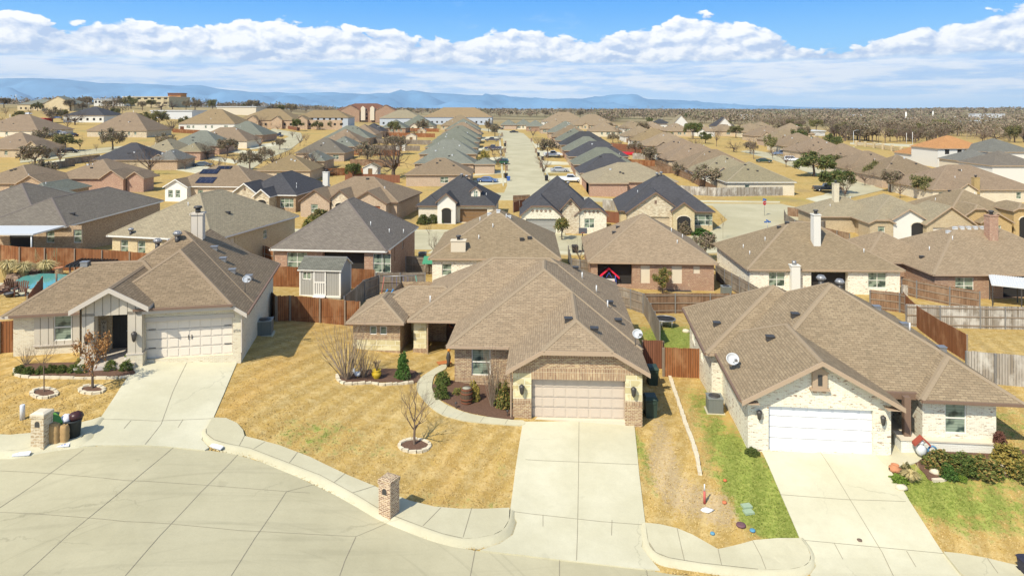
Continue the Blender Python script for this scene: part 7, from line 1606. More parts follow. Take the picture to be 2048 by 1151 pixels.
bin_('dark wheeled bin beside the basketball hoop', 1150, 507, BLK, 1.1, .8)
# brick mailboxes
def mailbox(label, px, py, w_, h, rz, wall, capm):
    A = U(px, py); t = thing('mailbox_pillar', label, 'mailbox', A, rz)
    mb = MB(); mb.box(-w_/2, w_/2, -w_/2, w_/2, -.3, h-.22); mb.box(-w_/2-.03, w_/2+.03, -w_/2-.03, w_/2+.03, h-.22, h-.13); mb.build('pillar', wall, t)
    mb = MB(); q = w_/2+.03; mb.add([(-q,-q,h-.13),(q,-q,h-.13),(q,q,h-.13),(-q,q,h-.13),(-q,-q,h-.06),(q,-q,h-.06),(q,q,h-.06),(-q,q,h-.06),(-q*.6,-q*.6,h),(q*.6,-q*.6,h),(q*.6,q*.6,h),(-q*.6,q*.6,h)], [(0,1,5,4),(1,2,6,5),(2,3,7,6),(3,0,4,7),(4,5,9,8),(5,6,10,9),(6,7,11,10),(7,4,8,11),(8,9,10,11),(3,2,1,0)]); mb.build('cap', capm, t)
    mb = MB(); pts = [(-.11,-w_/2-.012,h-.62),(.11,-w_/2-.012,h-.62)] + [(.11*math.cos(a), -w_/2-.012, h-.47+.1*math.sin(a)) for a in [math.pi*i/8 for i in range(9)]]; n = len(pts); mb.add(pts + [(x, -w_/2+.01, z) for x, y, z in pts], [tuple(range(n))] + [(i, n+i, n+(i+1) % n, (i+1) % n) for i in range(n)]); mb.build('mailbox_door', METALD, t)
    return t
WL['mixs'] = bricks('brick_brown_mailbox', (.34,.21,.13), (.20,.11,.075), (.66,.56,.42), .2, .075, .011, c3=(.50,.36,.23), c3t=.5)
mailbox('brown brick mailbox pillar standing on the sidewalk in the middle', 778, 1030, .60, 1.62, R(-28), WL['mixs'], WL['mixs'])
mailbox('pale brick mailbox pillar beside the leaf bags at left', 84, 893, .58, 1.62, R(-3), bricks('stone_mailbox', (.50,.38,.25), (.38,.28,.18), (.62,.55,.42), .24, .13, .014, c3=(.60,.50,.36), c3t=.5), WL['stuccot'])
for px, py, l in ((1004,272,'fourth nearest on the left kerb'),(1010,306,'second nearest on the left kerb'),(1011,290,'third nearest on the left kerb'),(1063,284,'farthest on the right kerb'),(1072,306,'second on the right kerb'),(1082,336,'nearest on the right kerb'),(1013,342,'nearest on the left kerb')): mailbox('far street mailbox pillar, %s' % l, px, py, .7, 1.6, 0, WL['shadow'], WL['shadow'])
# leaf bags, can with bags
PAPER = plain('paper_bag', (.42,.27,.12), .9, nz=.18, sc=5, bump=.6)
def leafbag(label, px, py, w_, h, rz):
    A = U(px, py); A.z += .1; t = MB(); nz = 9; o = 0
    for i in range(nz+1):
        z = h*i/nz; s = 1 + .05*math.sin(i*2.1+px) - (.22 if i == nz else (.08 if i == nz-1 else 0)); pts = []
        for j in range(16):
            a = 2*math.pi*j/16; c, s_ = math.cos(a), math.sin(a); q = (abs(c)**4 + abs(s_)**4)**-.25; pts.append((c*q*w_/2*s*(1+rnd.uniform(-.03,.03)), s_*q*w_*.4*s*(1+rnd.uniform(-.03,.03)), z + (rnd.uniform(-.05,.05) if i == nz else 0)))
        t.v += pts
        if i: 
            for j in range(16): t.f.append(((i-1)*16+j, (i-1)*16+(j+1) % 16, i*16+(j+1) % 16, i*16+j)); t.m.append(0); t.sm.append(True)
    t.f.append(tuple(nz*16+j for j in range(16))); t.m.append(0); t.sm.append(False)
    ob = t.build('leaf_bag', PAPER); ob.location = A; ob.rotation_euler = (0, 0, rz); tag(ob, label, 'bag'); return ob
leafbag('tall brown paper leaf bag next to the mailbox', 109, 889, .46, .84, .1); leafbag('shorter brown paper leaf bag between bag and black can', 128, 887, .40, .74, -.1)
A = U(147, 876); cn = thing('trash_can', 'round black trash can overfilled with dark bags at the left kerb', 'trash can', A)
MB().lathe([(.26,0),(.33,.8),(.36,.82),(.36,.88),(.31,.88),(.28,.5)], 18).build('can_body', plain('can_black', (.03,.035,.035), .45), cn)
MB().ball((.08,.05,.98), .3, 12, sz=.75, jit=.2).build('dark_bag', plain('bag_dark', (.06,.025,.025), .35), cn)
o_ = MB().ball((0,0,.2), .25, 12, sz=.8, jit=.25).build('white_bag', plain('bag_white', (.72,.70,.72), .4)); o_.location = (A.x-.28, A.y-.05, A.z+.72); tag(o_, 'white plastic bag resting on the leaf bags', 'bag')
o_ = MB().box(-.33,.33,-.16,.16,-.1,.1).build('green_box', plain('green_box', (.12,.30,.06), .6)); o_.location = (A.x-.62, A.y-.25, A.z+.95); o_.rotation_euler = (.2, .45, -.3); tag(o_, 'bright green carton lying across the paper bags', 'box')
o_ = MB().box(-.2,.2,-.18,.18,-.14,.14).build('dark_crate', plain('crate_dark', (.03,.06,.05), .6)); o_.location = (A.x-.9, A.y-.02, A.z+1.0); o_.rotation_euler = (.1, .3, .5); tag(o_, 'small dark green crate behind the green carton', 'crate')
# curb numbers
def curbno(px, py, s_, rz, lb, faint=False):
    A = U(px, py); t = thing('curb_number', lb, 'curb number', (A.x, A.y, A.z + .105), rz)
    M_ = Matrix.Rotation(R(20), 4, 'X'); mb = MB(); mb.box(-.34,.34,-.1,.1,-.05,.0); mb.xf(M_); mb.build('white_patch', plain('curb_white', (.66,.67,.72), .8), t)
    text(s_, .17, M_ @ Matrix.Translation((0, 0, .002)), plain('curb_blue_pale' if faint else 'curb_blue', (.42,.50,.70) if faint else (.10,.16,.50), .7), 'lettering', t, spacing=1.15)
curbno(122, 893.5, '2724', R(10), 'white curb patch with blue 2724 below the leaf bags'); curbno(433, 896, '2724', R(-24), 'faded white curb patch at the right side of the left driveway', True); curbno(43, 911, '2720', R(9), 'faint curb patch at the far left', True)
# pvc cleanout, markers, lids
A = U(45, 838); o_ = MB().tube([(0,0,-.1),(0,0,.68),(0,0,.7)], [.11,.11,.09], 12).build('cleanout_pipe', METALW); o_.location = A; tag(o_, 'short white vertical pipe standing in the left lawn', 'pipe')
t = thing('marker_post', 'faded red utility marker post with white top on the side lawn', 'marker', U(1409, 1006)); MB().tube([(0,0,0),(0,0,.55)], [.06,.05], 8).build('post', plain('marker_red', (.55,.12,.10), .6), t); MB().tube([(0,0,.55),(0,0,.85)], [.035,.03], 8).build('post_top', METALW, t)
def lid(lb, px, py, w_, d, col, rz=0, nm='valve_lid'):
    A = U(px, py); o_ = MB().box(-w_/2, w_/2, -d/2, d/2, 0, .09, 0, rz, (0, 0)).build(nm, plain('lid_%d' % (px), col, .7)); o_.location = A; tag(o_, lb, 'utility lid')
lid('pale green utility lid in the patchy side lawn, rear one', 1493, 1013, .42, .3, (.33,.42,.28), .2); lid('pale green utility lid, front one of two', 1497, 1025, .42, .3, (.33,.42,.28), .2)
def rlid(lb, px, py, r, col): A = U(px, py); o_ = MB().lathe([(r*1.1,0),(r,.06),(r*.5,.075)], 14).build('valve_lid', plain('lid_%d' % px, col, .7)); o_.location = A; tag(o_, lb, 'utility lid')
rlid('purple-brown round meter lid near the sidewalk', 1482, 1050, .19, (.16,.08,.09)); rlid('small blue round valve cap by the sidewalk', 1505, 1061, .11, (.10,.28,.42)); rlid('second small blue valve cap left of it', 1425, 1067, .09, (.12,.30,.42)); rlid('small brown round cap set in the right driveway', 1719, 1081, .1, (.16,.11,.08))
rlid('small orange-red sprinkler flag base on the green strip', 1450, 961, .08, (.6,.16,.06)); rlid('orange-red stub beside the marker post', 1449, 1005, .09, (.6,.18,.08))
A = U(1413, 1020); o_ = MB().ball((0,0,.02), .2, 8, sx=1.6, sz=.25, jit=.4).build('white_stone', TRIMW); o_.location = A; tag(o_, 'flat white stone patch in front of the marker post', 'stone')
for px, py, l, s in ((1874,946,'yellowish boulder among the green shrubs',.26), (2008,937,'pale boulder at the right of the shrub bed',.24), (1803,978,'flat pale paving stone by the right driveway',.2), (1372,664,'pale stone on the green side yard',.25)):
    A = U(px, py); o_ = MB().ball((0,0,.08), s, 8, sx=1.4, sz=.7, jit=.25).build('boulder', STONEE); o_.location = A; tag(o_, l, 'boulder')
# AC units
def acunit(lb, px, py, rz=0, s=.9, world=None):
    t = thing('air_conditioner', lb, 'air conditioner', world or U(px, py), rz); m = plain('ac_metal', (.30,.32,.30), .5, .4)
    MB().box(-s*.6, s*.6, -s*.6, s*.6, -.2, .06).build('pad', WALKM, t)
    mb = MB(); mb.box(-s/2, s/2, -s/2, s/2, .08, s); mb.build('cabinet', bricks('ac_grille', (.26,.28,.26), (.24,.26,.24), (.06,.06,.06), .05, 4, .012, rough=.5, offset=0, stain=.05), t)
    MB().box(-s/2-.02, s/2+.02, -s/2-.02, s/2+.02, s, s+.05).build('top_panel', m, t); MB().lathe([(s*.4, s+.05), (s*.38, s+.09), (s*.1, s+.1)], 16).build('fan_guard', METALD, t)
acunit('grey air conditioner on the green lawn left of the right house', 1429, 822, R(-6), .82); acunit('air conditioner in the shadow beside the left house wall', 530, 668, R(11), .95)
acunit('air conditioner behind the gate of the red brick house with the playhouse', 1452, 590, 0, .9)
acunit('air conditioner beside the whitewashed house with the tall chimney', 1418, 540, 0, .9); acunit('air conditioner at the side of the steep grey-brown roofed house', 845, 520, 0, .9)
# barrel
A = U(933, 806); t = thing('barrel', 'old wooden barrel with rusty hoops in the mulch bed', 'barrel', A)
pr = [(.27,0),(.31,.18),(.335,.42),(.31,.68),(.27,.88),(.25,.88),(.25,.84)]
MB().lathe(pr, 22).build('staves', bricks('barrel_wood', (.10,.065,.04), (.15,.10,.065), (.03,.02,.015), .09, 3, .008, offset=0, stain=.2), t)
for z, r in ((.1,.30),(.28,.33),(.6,.325),(.8,.29)): MB().lathe([(r,z-.03),(r+.012,z-.03),(r+.012,z+.03),(r,z+.03)], 22).build('hoop', plain('rust', (.25,.09,.045), .7, .3), t)
MB().lathe([(.01,.84),(.25,.845),(.25,.83)], 22).build('barrel_head', plain('head_wood', (.42,.40,.30), .8), t)
# yellow pot
A = U(753, 757); t = thing('flower_pot', 'glazed yellow pot with dry plant in the left bed', 'flower pot', A)
MB().lathe([(.14,0),(.16,.05),(.27,.24),(.28,.36),(.2,.46),(.27,.53),(.25,.54),(.2,.46)], 20).build('pot', plain('glaze_yellow', (.62,.42,.03), .2, nz=.1, spec=.6), t)
mb = MB(); [mb.tube([(0,0,.45),(rnd.uniform(-.15,.15),rnd.uniform(-.15,.15),.8),(rnd.uniform(-.3,.3),rnd.uniform(-.3,.3),1.05)], .012, 3, cap=False) for i in range(22)]; mb.build('dry_plant', LEAF['twig'], t)
# white rooster
A = U(715, 756); A.z += .02; t = thing('rooster_statue', 'small white rooster statue under the leafless shrub', 'statue', A)
mb = MB(); mb.ball((0,0,.24), .15, 10, sx=1.25); mb.tube([(.12,0,.28),(.2,0,.42),(.2,0,.5)], [.08,.06,.05], 8); mb.ball((.21,0,.52), .06, 8); mb.tube([(-.14,0,.28),(-.24,0,.45),(-.2,0,.56)], [.09,.07,.02], 7); mb.build('body', METALW, t)
mb = MB(); mb.tube([(.0,.05,.12),(0,.05,0)], .015, 5); mb.build('leg', plain('beak', (.6,.35,.05)), t); mb = MB(); mb.tube([(.0,-.05,.12),(0,-.05,0)], .015, 5); mb.build('leg', plain('beak', (.6,.35,.05)), t); mb = MB(); mb.box(.17,.24,-.01,.01,.56,.63); mb.build('comb', plain('comb_red', (.55,.03,.03)), t)
# bits at the middle porch
A = U(897, 733); A.z += .07; t = thing('porch_statue', 'dark standing figurine on the porch corner with orange top', 'statue', A); MB().lathe([(.12,0),(.1,.25),(.16,.5),(.1,.75),(.06,.85)], 10).build('figure', METALD, t); MB().ball((.02,0,.98), .11, 8).build('orange_top', plain('gourd', (.65,.25,.03)), t)
A = U(888, 727); A.z += .08; o_ = MB().box(-.42,.42,-.25,.25,0,.03).build('doormat', plain('mat_orange', (.45,.16,.05), .95, nz=.3, sc=15)); o_.location = A; o_.rotation_euler = (0,0,.4); tag(o_, 'orange-brown doormat at the edge of the middle porch', 'doormat')
for px, py, l in ((912,817,'nearest the walk bend'),(1003,818,'under the leafless shrub'),(1015,833,'at the downspout')):
    A = U(px, py); t = thing('path_light', 'small dark garden light in the mulch, %s' % l, 'garden light', A, 0, 'garden lights in the mulch bed'); MB().tube([(0,0,0),(0,0,.3)], .02, 5).build('stake', METALD, t); MB().lathe([(.03,.28),(.09,.3),(.02,.38)], 10).build('lamp_shade', METALD, t)
# terracotta planter
A = U(1790, 943); t = thing('terracotta_planter', 'wide terracotta strawberry planter beside the right walk', 'planter', A); TC = plain('terracotta', (.50,.22,.11), .8)
MB().lathe([(.16,0),(.27,.1),(.26,.21),(.16,.28),(.18,.34),(.14,.34),(.12,.28)], 18).build('pot', TC, t)
for i in range(6): a = i*1.047; MB().ball((.25*math.cos(a), .25*math.sin(a), .16), .055, 6).build('pocket', DARK if i % 2 else TC, t)
# purple flowers in green pot + white trough by the left entry
A = U(467, 712); t = thing('flower_pot', 'green pot with purple flowers at the right end of the garage door', 'flower pot', A); MB().lathe([(.15,0),(.22,.3),(.24,.32),(.2,.3)], 14).build('pot', plain('pot_green', (.05,.16,.09), .4), t)
V, Fq = leafcards(np.array([(0,0,.42),(.08,0,.4),(-.08,.03,.4)]), .04, 60, .17, rnd); o_ = bpy.data.objects.new('flowers', npmesh('flowers', V, Fq, leafmat('petal_purple', (.25,.05,.25), (.40,.12,.36)))); scene.collection.objects.link(o_); o_.parent = t
A = U(266, 724); A.z += .06; t = thing('planter_box', 'low white trough of lime green plants before the entry pier', 'planter', A, R(8)); MB().box(-.42,.42,-.12,.12,0,.22).build('trough', METALW, t)
V, Fq = leafcards(np.array([(x*.11-.33,0,.32) for x in range(7)]), .05, 30, .14, rnd); o_ = bpy.data.objects.new('plants', npmesh('plants', V, Fq, LEAF['bright'])); scene.collection.objects.link(o_); o_.parent = t
# little house ornament and ring by the right porch
P = L3(8.05, .0, .05); t = thing('porch_ornament', 'white round snowy ornament under a little red peaked roof', 'ornament', P, T3)
MB().ball((0,0,.32), .24, 14, sz=1.2).build('body', METALW, t); MB().ball((0,0,.68), .14, 12).build('head', METALW, t)
for s in (-1, 1): MB().add([(0,-.18,1.0),(s*.36,-.18,.66),(s*.36,.14,.66),(0,.14,1.0),(0,-.18,.9),(s*.36,-.18,.54),(s*.36,.14,.54),(0,.14,.9)], [(0,1,2,3),(7,6,5,4),(0,4,5,1),(2,6,7,3),(1,5,6,2)]).build('roof_panel', plain('roof_red', (.36,.08,.05), .7), t)
mb = MB(); mb.tube([(.2*math.cos(a), 0, .22+.2*math.sin(a)) for a in [2*math.pi*i/14 for i in range(15)]], .045, 6, cap=False); o_ = mb.build('ring', plain('ring_blue', (.10,.25,.42), .5)); o_.location = L3(8.6, .1, .1); tag(o_, 'small blue and white ring ornament left of the shrubs', 'ornament')
# basketball hoop
A = U(1165, 505); t = thing('basketball_hoop', 'dark portable basketball hoop between two back roofs', 'basketball hoop', A); MB().box(-.5,.5,-.4,.4,0,.25).build('base', METALD, t); MB().tube([(0,0,.2),(0,0,2.6),(0,-.4,3.0)], .06, 6).build('pole', METALD, t); MB().box(-.55,.55,-.5,-.45,2.6,3.35).build('backboard', plain('board_dark', (.12,.12,.13), .4), t)
mb = MB(); mb.tube([(.22*math.cos(a), -.72+.22*math.sin(a), 2.75) for a in [2*math.pi*i/12 for i in range(13)]], .015, 4, cap=False); mb.build('rim', plain('rim_orange', (.6,.15,.03)), t)
A = U(1158, 360)
# signs
A = U(1529, 432); t = thing('stop_sign', 'red stop sign under blue street name blades at the side street', 'sign', A, R(20)); MB().tube([(0,0,0),(0,0,2.9)], .04, 6).build('post', METALG, t)
mb = MB(); n = 8; pts = [(.38*math.cos(math.pi/8+i*math.pi/4), -.05, 2.3+.38*math.sin(math.pi/8+i*math.pi/4)) for i in range(8)]; mb.add(pts + [(x, -.02, z) for x, y, z in pts], [tuple(range(8)), tuple(reversed(range(8, 16)))] + [(i, 8+i, 8+(i+1) % 8, (i+1) % 8) for i in range(8)]); mb.build('sign_plate', plain('stop_red', (.55,.02,.03), .5), t)
text('STOP', .26, Matrix.Translation((0, -.07, 2.3)) @ RX, METALW, 'lettering', t)
for rz, z in ((0, 2.8), (90, 3.0)): o_ = MB().box(-.42,.42,-.015,.015,-.1,.1).build('name_blade', plain('blade_blue', (.05,.14,.40), .5), t); o_.location = (0,0,z); o_.rotation_euler = (0,0,R(rz))
A = U(1535, 474); t = thing('street_name_sign', 'blue street name sign blades above a back roof', 'sign', A, R(10)); MB().tube([(0,0,0),(0,0,2.4)], .04, 6).build('post', METALG, t)
for rz, z in ((0, 2.3), (80, 2.5)): o_ = MB().box(-.55,.55,-.015,.015,-.11,.11).build('name_blade', plain('blade_blue', (.05,.14,.40), .5), t); o_.location = (0,0,z); o_.rotation_euler = (0,0,R(rz))
# ------------------------------------------------------------------ shed
A = U(599, 590); B = U(663, 598, zc=A.z); th_s = math.atan2(B.y-A.y, B.x-A.x); sw = (B-A).length
SHW = bricks('shed_siding', (.36,.35,.33), (.34,.33,.31), (.20,.19,.18), .2, 9, .012, offset=0, stain=.05)
shed = thing('garden_shed', 'grey garden shed with white trim and ramp behind the fence', 'shed', A, R(-6)); sw = 3.3; sdp = 2.4; shed.scale = (1.12, 1.12, 1.12)
wb = MB(); face(wb, (0,0), (1,0), sw, -.3, 2.05, [(.12+.12,.95,1.25,1.85)], .05); add_fill(shed, Vector((0,0,0)), Vector((1,0,0)), .24, .95, 1.25, 1.85, 'win2x', .03); face(wb, (sw,0), (0,1), sdp, -.3, 2.05); face(wb, (sw,sdp), (-1,0), sw, -.3, 2.05); face(wb, (0,sdp), (0,-1), sdp, -.3, 2.05)
wb.poly([(sw,0,2.05),(sw,sdp,2.05),(sw,sdp/2,2.75)]); wb.poly([(0,sdp,2.05),(0,0,2.05),(0,sdp/2,2.75)]); wb.build('wall', SHW, shed)
rb = MB(); roofvol(rb, -.12, sw+.12, -.15, sdp+.15, 2.02, .58, axis='x', e0=0, e1=0, t=.08); rb.build('roof', [RF['grey'], CAP['grey'], TRIMW], shed)
for q in ((0,.1,-.03,0,.05,2.05), (sw-.1,sw+.03,-.03,0,.05,2.05), (sw,sw+.03,0,.1,.05,2.05), (sw,sw+.03,sdp-.1,sdp,0,2.05), (-.02,sw+.02,-.04,0,-.12,.04)): MB().box(*q).build('corner_trim', TRIMW, shed)
mb = MB(); x0, x1 = 1.15, 2.15; mb.box(x0, x1, -.03, 0, .05, 1.95); mb.build('door', SHW, shed); mb = MB()
for a, b, c, d in ((x0,x0+.1,.05,1.95),(x1-.1,x1,.05,1.95)): mb.box(a,b,-.06,-.03,c,d)
for z in (.05, 1.0, 1.85): mb.box(x0+.1, x1-.1, -.06, -.03, z, z+.1)
for i in range(1, 5): xx = x0+.1+i*.16; mb.box(xx-.03, xx+.03, -.055, -.03, .15, 1.0)
mb.build('door_trim', TRIMW, shed); MB().beam((1.65, -.02, .02), (1.65, -.95, -.25), .95, .05).build('ramp', METALW, shed)
for lb, px, py, w_, d_, h_, rf, wl_ in (('small tan shed with brown gable roof in the far cedar yard', 812, 284, 4.2, 3.2, 2.4, 'brown', 'stuccot'), ('small white shed left of the tan one in the far yards', 792, 302, 3.2, 2.6, 2.3, 'weather', 'stucco'), ('pale barn-shaped shed beside the big bare oak', 726, 353, 3.6, 4.0, 2.2, 'weather', 'stucco'), ('low shed in the yard behind the grey-roofed rows', 835, 270, 4.0, 3, 2.3, 'grey', 'tan'), ('small shed behind the white back walls at right', 1300, 296, 3.4, 2.8, 2.2, 'grey', 'tan')):
    t = thing('garden_shed', lb, 'shed', U(px, py)); wb = MB(); walls(wb, t, 0, w_, 0, d_, -.5, h_, f=[(w_*.35, w_*.65, 0, 2.0, 'door_brown')]); gablewall(wb, 0, w_, 0, h_, .5); wb.build('wall', WL[wl_], t)
    rb = MB(); roofvol(rb, -.2, w_+.2, -.2, d_+.2, h_, .5, axis='y', e0=0, e1=0, t=.1, caps=False); rb.build('roof', [RF[rf], CAP[rf], TRIMW], t)
# ------------------------------------------------------------------ play things
A = U(1217, 570); t = thing('play_gym', 'childrens play gym with bright red peaked canopy on the patio', 'play gym', A, R(-3)); PR, PB = plain('plastic_red', (.75,.03,.07), .4), plain('plastic_blue', (.06,.10,.42), .4)
for s in (-1, 1): MB().add([(0,-.6,2.05),(s*1.15,-.6,1.0),(s*1.15,.6,1.0),(0,.6,2.05),(0,-.6,1.85),(s*1.1,-.6,.82),(s*1.1,.6,.82),(0,.6,1.85)], [(0,1,2,3),(7,6,5,4),(0,4,5,1),(2,6,7,3),(1,5,6,2)]).build('canopy_panel', PR, t)
for x in (-.85, .85):
    for y in (-.5, .5): MB().tube([(x,y,0),(x*.8,y,1.2)], .05, 6).build('leg', PB, t)
MB().box(-.62,.62,-.58,-.5,.1,.85).build('front_panel', METALW, t); MB().box(.1,.55,-.62,-.57,.35,.6).build('red_sticker', PR, t); mb = MB(); mb.beam((-.3,-.55,1.0),(0,-.55,1.5),.05); mb.beam((.3,-.55,1.0),(0,-.55,1.5),.05); mb.build('brace', PB, t)
MB().beam((-.75,-.4,1.0),(-1.5,-1.0,.05),.4,.05).build('slide', plain('slide_green', (.10,.35,.22)), t)
A = U(1262, 568); t = thing('flower_pot', 'dark tub with pink flowers on the brick house patio', 'flower pot', A); MB().lathe([(.2,0),(.3,.42),(.26,.42)], 12).build('pot', METALD, t); V, Fq = leafcards(np.array([(0,0,.5)]), .06, 50, .25, rnd); o_ = bpy.data.objects.new('flowers', npmesh('flowers', V, Fq, leafmat('petal_pink', (.6,.15,.35), (.7,.25,.4)))); scene.collection.objects.link(o_); o_.parent = t
A = U(1330, 652); t = thing('trampoline', 'small dark stock-tank style trampoline behind the side fence', 'trampoline', A); r = .85
MB().lathe([(.01,.62),(r,.62),(r,.58)], 20).build('mat', DARK, t); mb = MB(); mb.tube([(r*math.cos(a), r*math.sin(a), .64) for a in [2*math.pi*i/20 for i in range(21)]], .05, 6, cap=False); mb.build('rim', METALG, t)
for i in range(6): a = i*math.pi/3; MB().tube([(r*math.cos(a), r*math.sin(a), .6), (r*.95*math.cos(a), r*.95*math.sin(a), 0)], .035, 5).build('leg', METALG, t)
A = U(1357, 580); o_ = MB().box(-1.25,1.25,-.8,.8,0,.05).build('ground_mat', METALD); o_.location = A; o_.rotation_euler = (0,0,-.03); tag(o_, 'flat dark rectangular mat on the dry back lawn', 'mat')
A = U(1408, 575); t = thing('garden_figure', 'small dark garden figure against the red brick wall', 'statue', A); MB().lathe([(.15,0),(.12,.5),(.18,.8),(.08,1.0)], 8).build('figure', METALD, t)
A = U(800, 596); t = thing('swing_set', 'swing set frame with faded green and red legs by the pipe-rail fence', 'swing set', A, R(8)); SG, SR = plain('swing_green', (.12,.30,.22)), plain('swing_red', (.40,.14,.10))
for s, m_ in ((-1, SR), (1, SG)):
    for y in (-.7, .7): MB().tube([(s*1.4,0,2.0),(s*1.7,y,0)], .045, 6).build('leg', m_, t)
MB().tube([(-1.5,0,2.0),(1.5,0,2.0)], .05, 6).build('top_bar', METALG, t)
for x in (-.5, .5): mb = MB(); mb.tube([(x-.2,0,2.0),(x-.2,0,.5)], .012, 4); mb.tube([(x+.2,0,2.0),(x+.2,0,.5)], .012, 4); mb.box(x-.25,x+.25,-.1,.1,.45,.5); mb.build('swing_seat', PB, t)
A = U(863, 552); t = thing('play_tower', 'green tarp roofed play tower behind the middle roof', 'play tower', A); 
for x in (-.7, .7):
    for y in (-.6, .6): MB().tube([(x,y,0),(x,y,1.5)], .06, 6).build('post', RAIL, t)
MB().add([(-.95,-.75,1.5),(.95,-.75,1.5),(.8,.0,2.2),(-.8,.0,2.2),(-.95,.75,1.5),(.95,.75,1.5)], [(0,1,2,3),(3,2,5,4)]).build('canopy', plain('tarp_green', (.05,.26,.14), .6), t)
A = U(763, 600)
for i, (dx, l) in enumerate(((0, 'left'), (.5, 'right'))): t = MB().beam((dx,0,0),(dx+.5,.3,.9),.22,.05).build('blue_slide', plain('slide_blue', (.06,.20,.42))); t.location = A; tag(t, 'narrow blue slide rail beside the dark diagonal fence, %s one' % l, 'slide')
# metal awning at right edge
A = U(1983, 612); t = thing('metal_awning', 'corrugated white metal awning at the right frame edge', 'awning', A, R(-30)); mb = MB(); n = 24
for i in range(n): x = i*.2; mb.add([(x,0,2.1),(x+.1,0,2.16),(x+.2,0,2.1),(x+.2,3,2.5),(x+.1,3,2.56),(x,3,2.5),(x,0,2.04),(x+.2,0,2.04),(x+.2,3,2.44),(x,3,2.44)], [(0,1,4,5),(1,2,3,4),(9,8,7,6),(0,6,7,2,1)])
mb.build('roof_sheet', METALW, t)
for x in (.1, 2.4, 4.7):
    for y, z in ((.1, 2.05), (2.9, 2.42)): MB().box(x-.05,x+.05,y-.05,y+.05,0,z).build('post', METALD, t)
A = U(1936, 575); t = thing('patio_table_set', 'dark patio table and chairs under the right back porch', 'patio furniture', A); MB().lathe([(.02,.7),(.7,.7),(.7,.74),(.02,.75)], 16).build('table_top', METALD, t); MB().tube([(0,0,0),(0,0,.7)], .06, 6).build('leg', METALD, t)
for i in range(4): a = i*1.57+.4; c, s = math.cos(a)*1.15, math.sin(a)*1.15; mb = MB(); mb.cbox(c, s, .4, .5, .5, .06, rz=a); mb.cbox(c*1.2, s*1.2, .4, .06, .5, .5, rz=a); [mb.cbox(c+q, s+w_, 0, .04, .04, .4) for q in (-.2,.2) for w_ in (-.2,.2)]; mb.build('chair', METALD, t)
A = U(1886, 585); t = thing('tall_planter', 'white pot of green blades at the corner of the brick back porch', 'planter', A); MB().lathe([(.15,0),(.2,.6),(.17,.6)], 12).build('pot', METALW, t); V, Fq = leafcards(np.array([(0,0,.85),(0,0,1.1)]), .1, 30, .3, rnd); o_ = bpy.data.objects.new('plants', npmesh('plants', V, Fq, LEAF['bright'])); scene.collection.objects.link(o_); o_.parent = t
A = U(1670, 577)
for px, l in ((1660,'left'),(1682,'right')): t = thing('covered_chair', 'dark round covered seat in the white house back porch, %s one' % l, 'patio furniture', U(px, 580)); MB().ball((0,0,.5), .5, 12, sz=.9).build('cover', METALD, t); MB().lathe([(.3,0),(.35,.2)], 10).build('base', METALD, t)
# pergola of the far brick house
A = U(1215, 387); t = thing('pergola', 'brown pergola on the red brick back wall of the far house', 'pergola', A)
for x in (0, 4.6, 9.2): MB().box(x-.1,x+.1,-.1,.1,0,2.4).build('post', TRIMB, t)
for i in range(18): MB().box(i*.52-.04, i*.52+.04, -.5, 2.4, 2.45, 2.62).build('slat', TRIMB, t)
MB().box(-.3,9.5,-.08,.08,2.3,2.45).build('beam', TRIMB, t)
A = U(1243, 308); o_ = MB().box(-4,4,-3,3,0,.6).build('red_cover', plain('cover_red', (.55,.02,.03), .6)); o_.location = A; o_.rotation_euler = (0,0,-.2); tag(o_, 'bright red covered pool in a far back yard', 'pool cover')
# ------------------------------------------------------------------ pool yard at left
WATER, g, b = newmat('pool_water'); g.put(b.inputs['Base Color'], g.mix(g.noise(g.n('ShaderNodeTexCoord').outputs['Object'], 3, 3), (.06,.27,.25), (.16,.42,.36))); b.inputs['Roughness'].default_value = .06
drape('pool_deck', [W([(-60,585),(20,590),(60,592),(120,582),(175,572),(200,552),(150,548),(100,560),(40,566),(-60,568)], 3)], WALKM, .05, .8, thick=.3)
pw = U(80, 568); wp = W([(28,570),(45,560),(75,556),(110,557),(150,561),(170,566),(140,574),(110,580),(78,583),(50,577)], 3)
mb = MB(); mb.poly([(x, y, 0) for x, y in wp]); o_ = mb.build('pool_water', WATER); o_.location.z = max(gz(x, y) for x, y in wp) + .1; o_['kind'] = 'structure'
if o_.data.polygons[0].normal.z < 0: o_.data.flip_normals()
ROCK = plain('rock_brown', (.30,.20,.13), .9, nz=.35, sc=3, bump=1)
rk = [(20,570),(27,563),(36,557),(45,553),(56,551),(68,550),(80,550),(92,549),(102,552),(12,577),(8,586),(25,558),(62,546),(85,546)]
WHR = ['%s rock of the pool waterfall, %s' % (c, w_) for c, w_ in (('mossy brown', 'at the left bend'), ('flat dark', 'above the bend'), ('tilted brown', 'left of the spill'), ('grey-brown', 'left of centre'), ('broad flat', 'at the spill'), ('long low', 'at the centre'), ('reddish', 'right of centre'), ('upright tan', 'below the right pampas clump'), ('dark upright', 'at the right end'), ('low brown', 'near the chairs'), ('small brown', 'at the left deck edge'), ('rough tan', 'stacked at left rear'), ('small tan', 'stacked behind the centre'), ('orange-brown', 'stacked at right rear'))]
for (px, py), lb in zip(rk, WHR): A = U(px, py); o_ = MB().ball((0,0,.2), .42, 8, sx=1.5, sy=.9, sz=.75, jit=.5, smooth=False).build('rock', ROCK); o_.location = A; o_.rotation_euler = (0,0,rnd.uniform(0,3)); tag(o_, lb, 'rock')
WDC = plain('adirondack_wood', (.13,.06,.035), .7, nz=.15)
